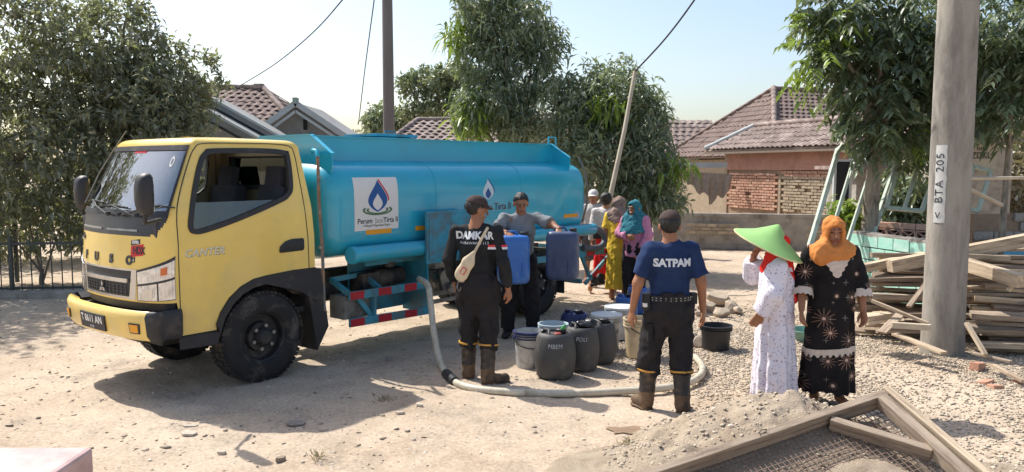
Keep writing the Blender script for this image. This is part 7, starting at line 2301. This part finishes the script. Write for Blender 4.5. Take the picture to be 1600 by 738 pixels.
# thin irregular patch, darker brown than the dirt around it
g = G(1000, 678); r2 = random.Random(4); n = 26
vs = [(0, 0, .012)] + [(math.cos(2 * math.pi * i / n) * .24 * r2.uniform(.75, 1.15), math.sin(2 * math.pi * i / n) * .10 * r2.uniform(.7, 1.2), .0) for i in range(n)]
vs = [(x, y, float(ground_z(g.x + x, g.y + y)) + .008) for x, y, z in vs]
tag(MB().add(vs, [(0, 1 + i, 1 + (i + 1) % n) for i in range(n)]).build('dark_patch', mat('dark_earth', srgb(136, 112, 88), .8, var=.2, scale=12, bump=.4), smooth=180, loc=(g.x, g.y, 0)), kind='structure')

# ================================================================== lumber pile round the near pole
TG = 'salvaged timbers in the lumber pile'
def tm(pa, ya, pb_, yb, w, h, m, label, up=(0, 0, 1)):
    return timber(P(pa[0], pa[1], ya), P(pb_[0], pb_[1], yb), w, h, m, 'timber', None, up, label, TG)
PLK = 'weathered board buried in the lumber pile'
rr = random.Random(3)
# bed of the stack: long boards running left to right and away
for i in range(30):
    z = .06 + .030 * i + rr.uniform(-.02, .02)
    wd = max(.0, 1 - i / 38)
    xa = 3.95 + .55 * i / 30 + rr.uniform(-.2, .25); xb = 7.6 + rr.uniform(-.4, .6)
    ya = 9.3 - 1.0 * wd + rr.uniform(-.1, .7); yb = 8.7 - .9 * wd + rr.uniform(-.2, .7)
    if i % 5 == 4: xa += .9
    hh_ = rr.choice((.03, .045, .06)); mm_ = rr.choice((M_wood, M_woodl, M_woodd))
    lab_ = '%s %s board in the %s layer of the long lumber pile' % ({M_wood: 'grey brown', M_woodl: 'pale', M_woodd: 'dull brown'}[mm_], {.03: 'thin', .045: 'medium', .06: 'thick'}[hh_], ('bottom', 'second', 'middle', 'upper', 'top')[i // 6])
    timber((xa, ya + .5, z), (xb, yb + .35, z + rr.uniform(-.12, .14)), rr.choice((.10, .14, .18)), hh_, mm_, 'timber', None, (0, rr.uniform(-.4, .4), 1), lab_, TG)
for i in range(22):
    z = .06 + .036 * i
    timber((4.9 + rr.uniform(-.1, .3), 8.2 + rr.uniform(-.1, .2) + .022 * i, z), (7.2, 7.6 + rr.uniform(-.3, .4) + .027 * i, z + rr.uniform(-.12, .06)), rr.choice((.08, .12)), (.04, .06)[i % 2], (M_wood, M_woodl, M_woodd)[i % 3], 'timber', None, (0, rr.uniform(-.5, .5), 1), '%s %s split board %s the stack right of the near pole' % (('grey brown', 'pale', 'dull brown')[i % 3], ('thin', 'thick')[i % 2], ('at the bottom of', 'low in', 'high in', 'on top of')[min(3, i // 6)]), TG)
tm((1345, 420), 9.2, (1445, 400), 9.6, .10, .10, M_woodl, 'thick pale beam slanting up behind the pole on the left')
tm((1390, 416), 9.0, (1620, 372), 9.2, .12, .14, M_woodl, 'thickest beam crossing the top of the lumber pile')
tm((1505, 412), 8.7, (1598, 440), 7.9, .13, .13, M_woodl, 'square beam with a raw cut end pointing at the camera')
tm((1500, 400), 9.0, (1575, 404), 9.0, .1, .06, M_woodl, 'short pale board on top right of the pole')
tm((1350, 462), 8.9, (1450, 466), 8.9, .10, .06, M_wood, 'flat grey board left of the pole at middle height')
tm((1355, 438), 9.1, (1448, 436), 9.2, .08, .05, M_woodd, 'dark board left of the pole under the slanting beam')
tm((1362, 470), 8.4, (1450, 506), 8.0, .04, .035, M_woodl, 'thin pale stick leaning against the left side of the pole')
tm((1395, 508), 8.0, (1455, 512), 7.8, .06, .06, M_bam, 'round-ended pale pole lying at the left foot of the concrete pole')
tm((1398, 522), 8.0, (1475, 552), 7.45, .09, .025, M_woodl, 'thin board sliding down the gravel at the foot of the pole')
tm((1348, 500), 8.3, (1385, 494), 8.4, .16, .09, M_woodl, 'short thick block at the left end of the pile')
tm((1378, 520), 8.1, (1408, 490), 8.3, .10, .02, M_wood, 'thin plank tilted against the block')
tm((1510, 505), 7.6, (1540, 555), 7.3, .045, .03, M_woodl, 'short stick leaning on the stack right of the pole')
tm((1545, 568), 7.3, (1600, 596), 6.9, .05, .03, M_woodl, 'low slat at the right foot of the stack')
tm((1520, 552), 7.5, (1580, 566), 7.2, .05, .025, M_wood, 'thin slat lying right of the pole foot')
tm((1575, 455), 8.0, (1600, 425), 8.0, .04, .03, M_woodl, 'broken splintered slat near the raw-ended beam')
tm((1420, 480), 8.6, (1450, 440), 8.8, .06, .03, M_wood, 'upright board edge close to the left of the pole')
# broken brick bits at the pile foot
for i, (x, y, w, lab) in enumerate(((1527, 578, .14, 'broken red brick half at the foot of the concrete pole'), (1555, 607, .10, 'pale brick shard near the right edge'), (1590, 600, .09, 'second brick shard near the right edge'), (1540, 600, .12, 'flat brick chip in front of the timber stack'))):
    g = G(x, y)
    tag(MB().box((0, 0, 0), (w, .09, .075 if i == 0 else .035), bev=.008).build('broken_brick', mat('brick_shard_%d' % i, srgb(186, 140, 116), .9, var=.2, scale=14, bump=.4), loc=(g.x, g.y, .035 if i == 0 else .015), rot=(.05 * i, .1, .6 + i)), lab, 'brick')

# ================================================================== walls, frames and bricks on the right
M_turq = mat('turquoise_wash', srgb(160, 212, 194), .85, var=.1, scale=5, bump=.3, bscale=30, randobj=.06, dirt=srgb(190, 214, 202), dirt_amt=.5, dirt_scale=4)
M_lblue = mat('light_blue_wash', srgb(84, 156, 186), .85, var=.12, scale=4)
tw0, tw1 = P(1338, 400, 12.3), P(1478, 400, 10.5)
tw = thing('turquoise_wall', 'low turquoise block wall behind the lumber pile', 'wall', (0, 0, 0))
wallbox(tw, (tw1.x, tw1.y), (tw0.x, tw0.y), 0, .92, -.12, 'mortar_core', M_turq)
d = Vector((tw1.x - tw0.x, tw1.y - tw0.y, 0)); LT = d.length; d.normalize(); nn_ = Vector((d.y, -d.x, 0))
rot_ = Matrix((d, -nn_, Vector((0, 0, 1)))).transposed(); me_ = None
for row in range(5):
    for k in range(6):
        c = Vector((tw0.x, tw0.y, 0)) + d * (.17 + .33 * k + (.16 if row % 2 else 0)) + nn_ * .128 + Vector((0, 0, .11 + .185 * row))
        if .17 + .33 * k + (.16 if row % 2 else 0) + .15 > LT + .1: continue
        if me_ is None: o = MB().box((0, 0, 0), (.31, .03, .168), bev=.008).build('block', M_turq, tw); me_ = o.data
        else: o = bpy.data.objects.new('block', me_); COL.objects.link(o); o.parent = tw
        o.matrix_local = Matrix.Translation(c + nn_ * rr.uniform(-.004, .004)) @ rot_.to_4x4()
for k in range(12): MB().box(Vector((tw0.x, tw0.y, .94)) + d * (.07 + .14 * k) + nn_ * .06, (.15, .16, .04 + .03 * rr.random()), rot_, bev=.01).build('broken_top', M_conc, tw)
lb = P(1590, 395, 10.8)
tag(MB().box((lb.x + .3, lb.y, .45), (.9, .12, .9), bev=.01).build('blue_wall_stub', M_lblue), 'light blue wall stub behind the timber at the right edge', 'wall')

# leaning pale green metal frames
M_fr = mat('pale_green_steel', srgb(178, 190, 174), .55, var=.14, scale=8, dirt=srgb(150, 140, 124), dirt_amt=.3, dirt_scale=6)
def frame(pts, Y4, bars, label, w=.075):
    """steel window frame as a leaning quad: TL TR BR BL"""
    q = [P(p[0], p[1], y) for p, y in zip(pts, Y4)]
    t = thing('window_frame', label, 'frame', (0, 0, 0), 0, 'leaning pale green frames')
    nrm = (q[1] - q[0]).cross(q[3] - q[0]).normalized()
    for i in range(4): MB().bar(q[i], q[(i + 1) % 4], .06, w, nrm).build('rail', M_fr, t)
    for s in bars: MB().bar(q[0].lerp(q[1], s), q[3].lerp(q[2], s), .045, .045, nrm).build('mullion', M_fr, t)
    return t
frame([(1310, 232), (1402, 252), (1345, 420), (1262, 395)], [12.6, 12.8, 11.9, 11.7], (.3, .62), 'tall pale green frame leaning left of the broad-leaved tree trunk')
frame([(1408, 240), (1470, 250), (1440, 330), (1385, 325)], [12.9, 13.0, 12.4, 12.3], (.5,), 'smaller pale green frame leaning right of the tree trunk', .045)
frame([(1520, 260), (1548, 268), (1528, 330), (1505, 325)], [12.4, 12.4, 12.0, 12.0], (), 'narrow pale green frame leaning right of the near pole', .04)
# rusty sheets
M_rsheet = mat('rusty_sheet', srgb(110, 80, 66), .8, var=.25, scale=5, metal=.2, dirt=srgb(72, 54, 48), dirt_amt=.5, dirt_scale=3)
c0 = P(1305, 322, 12.9); b = MB(); vs = []
for j in range(2):
    for i in range(31):
        s = i / 30; x = c0.x + .75 * s; z = (c0.z if j else .0) - (.12 * abs(math.sin(s * 9)) * j)
        vs.append((x, 12.9 + .025 * math.sin(s * 60), z))
b.add(vs, [(i, i + 1, 31 + i + 1, 31 + i) for i in range(30)])
o = b.build('rusty_sheet', M_rsheet, smooth=60); sm = o.modifiers.new('th', 'SOLIDIFY'); sm.thickness = .006
tag(o, 'rusty corrugated sheet standing behind the orange headscarf', 'metal sheet')
# brick stack with an ornamental block
M_brp = mat('pink_brick', srgb(204, 164, 144), .9, var=.14, scale=8, bump=.4, randobj=.15)
b0 = P(1366, 362, 12.6); me_ = None
bs = thing('brick_stack', 'stack of pinkish bricks with a pierced block behind the turquoise wall', 'brick stack', (b0.x, 12.6, 0), -.92)
for row in range(7):
    for k in range(6):
        if row > 4: continue
        if row in (2, 3) and k < 5: continue
        if me_ is None: o = MB().box((0, 0, 0), (.215, .12, .085), bev=.006).build('brick', M_brp, bs); me_ = o.data
        else: o = bpy.data.objects.new('brick', me_); COL.objects.link(o); o.parent = bs
        o.location = (.12 + .225 * k + (.06 if row % 2 else 0), rr.uniform(-.01, .01), .68 + .092 * row); o.rotation_euler = (0, 0, rr.uniform(-.04, .04))
MB().box((.7, 0, .32), (1.3, .2, .62)).build('base_block', M_conc, bs)
for k in range(5):
    cx_ = .12 + .225 * k
    fr_ = MB()
    zc = .905
    for (dx, dz, w, h) in ((0, .08, .215, .02), (0, -.08, .215, .02), (-.1, 0, .02, .16), (.1, 0, .02, .16)): fr_.box((cx_ + dx, -.02, zc + dz), (w, .10, h))
    for s in (-1, 1): fr_.bar((cx_ - .09, -.02, zc - .07 * s), (cx_ + .09, -.02, zc + .07 * s), .08, .018)
    fr_.build('pierced_block', M_brp, bs)
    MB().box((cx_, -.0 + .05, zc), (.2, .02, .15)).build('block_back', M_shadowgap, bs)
# grey block wall at the right edge
gw = thing('grey_block_wall', 'grey block wall at the right edge above the timber', 'wall', (0, 0, 0))
w0 = P(1525, 370, 11.9); me_ = None
MB().box((w0.x + 1.2, 12.05, .62), (2.4, .12, 1.25)).build('wall_core', M_mortar, gw)
for row in range(9):
    for k in range(8):
        if row > 6 and k < 2: continue
        if me_ is None: o = MB().box((0, 0, 0), (.285, .06, .125), bev=.006).build('block', M_conc, gw); me_ = o.data
        else: o = bpy.data.objects.new('block', me_); COL.objects.link(o); o.parent = gw
        o.location = (w0.x + .15 + .30 * k + (.1 if row % 2 else 0), 11.98 + rr.uniform(-.008, .008), .08 + .14 * row)
# bluish green basin between the two women
g = G(1247, 534)
tag(MB().lathe([(0, 0), (.13, 0), (.14, .02), (.20, .13), (.215, .13), (.215, .14), (.195, .14), (.13, .03), (0, .03)], (0, 0, 0), 32).build('plastic_basin', mat('sea_green_plastic', srgb(110, 150, 134), .5, var=.12), smooth=40, loc=(g.x + .12, g.y, 0)), 'sea green plastic basin on the ground between the two women', 'basin')

# ================================================================== pink parapet by the camera
M_pink_w = mat('pink_render', srgb(206, 176, 170), .85, var=.08, scale=6, bump=.2, bscale=40, dirt=srgb(180, 150, 144), dirt_amt=.4, dirt_scale=4)
pt = MB().prism([(-3.2, 1.35), (-1.205, 1.35), (-1.205, 2.22), (-3.2, 2.22)], (0, 0, 1.03), (1, 0, 0), (0, 1, 0), (0, 0, 1), .12).build('parapet', M_pink_w, bevel=.012)
tag(pt, 'pink rendered parapet corner at the bottom left', 'parapet')
MB().box((-2.2, 1.78, .51), (1.9, .75, 1.04)).build('parapet_base', M_pink_w, pt)
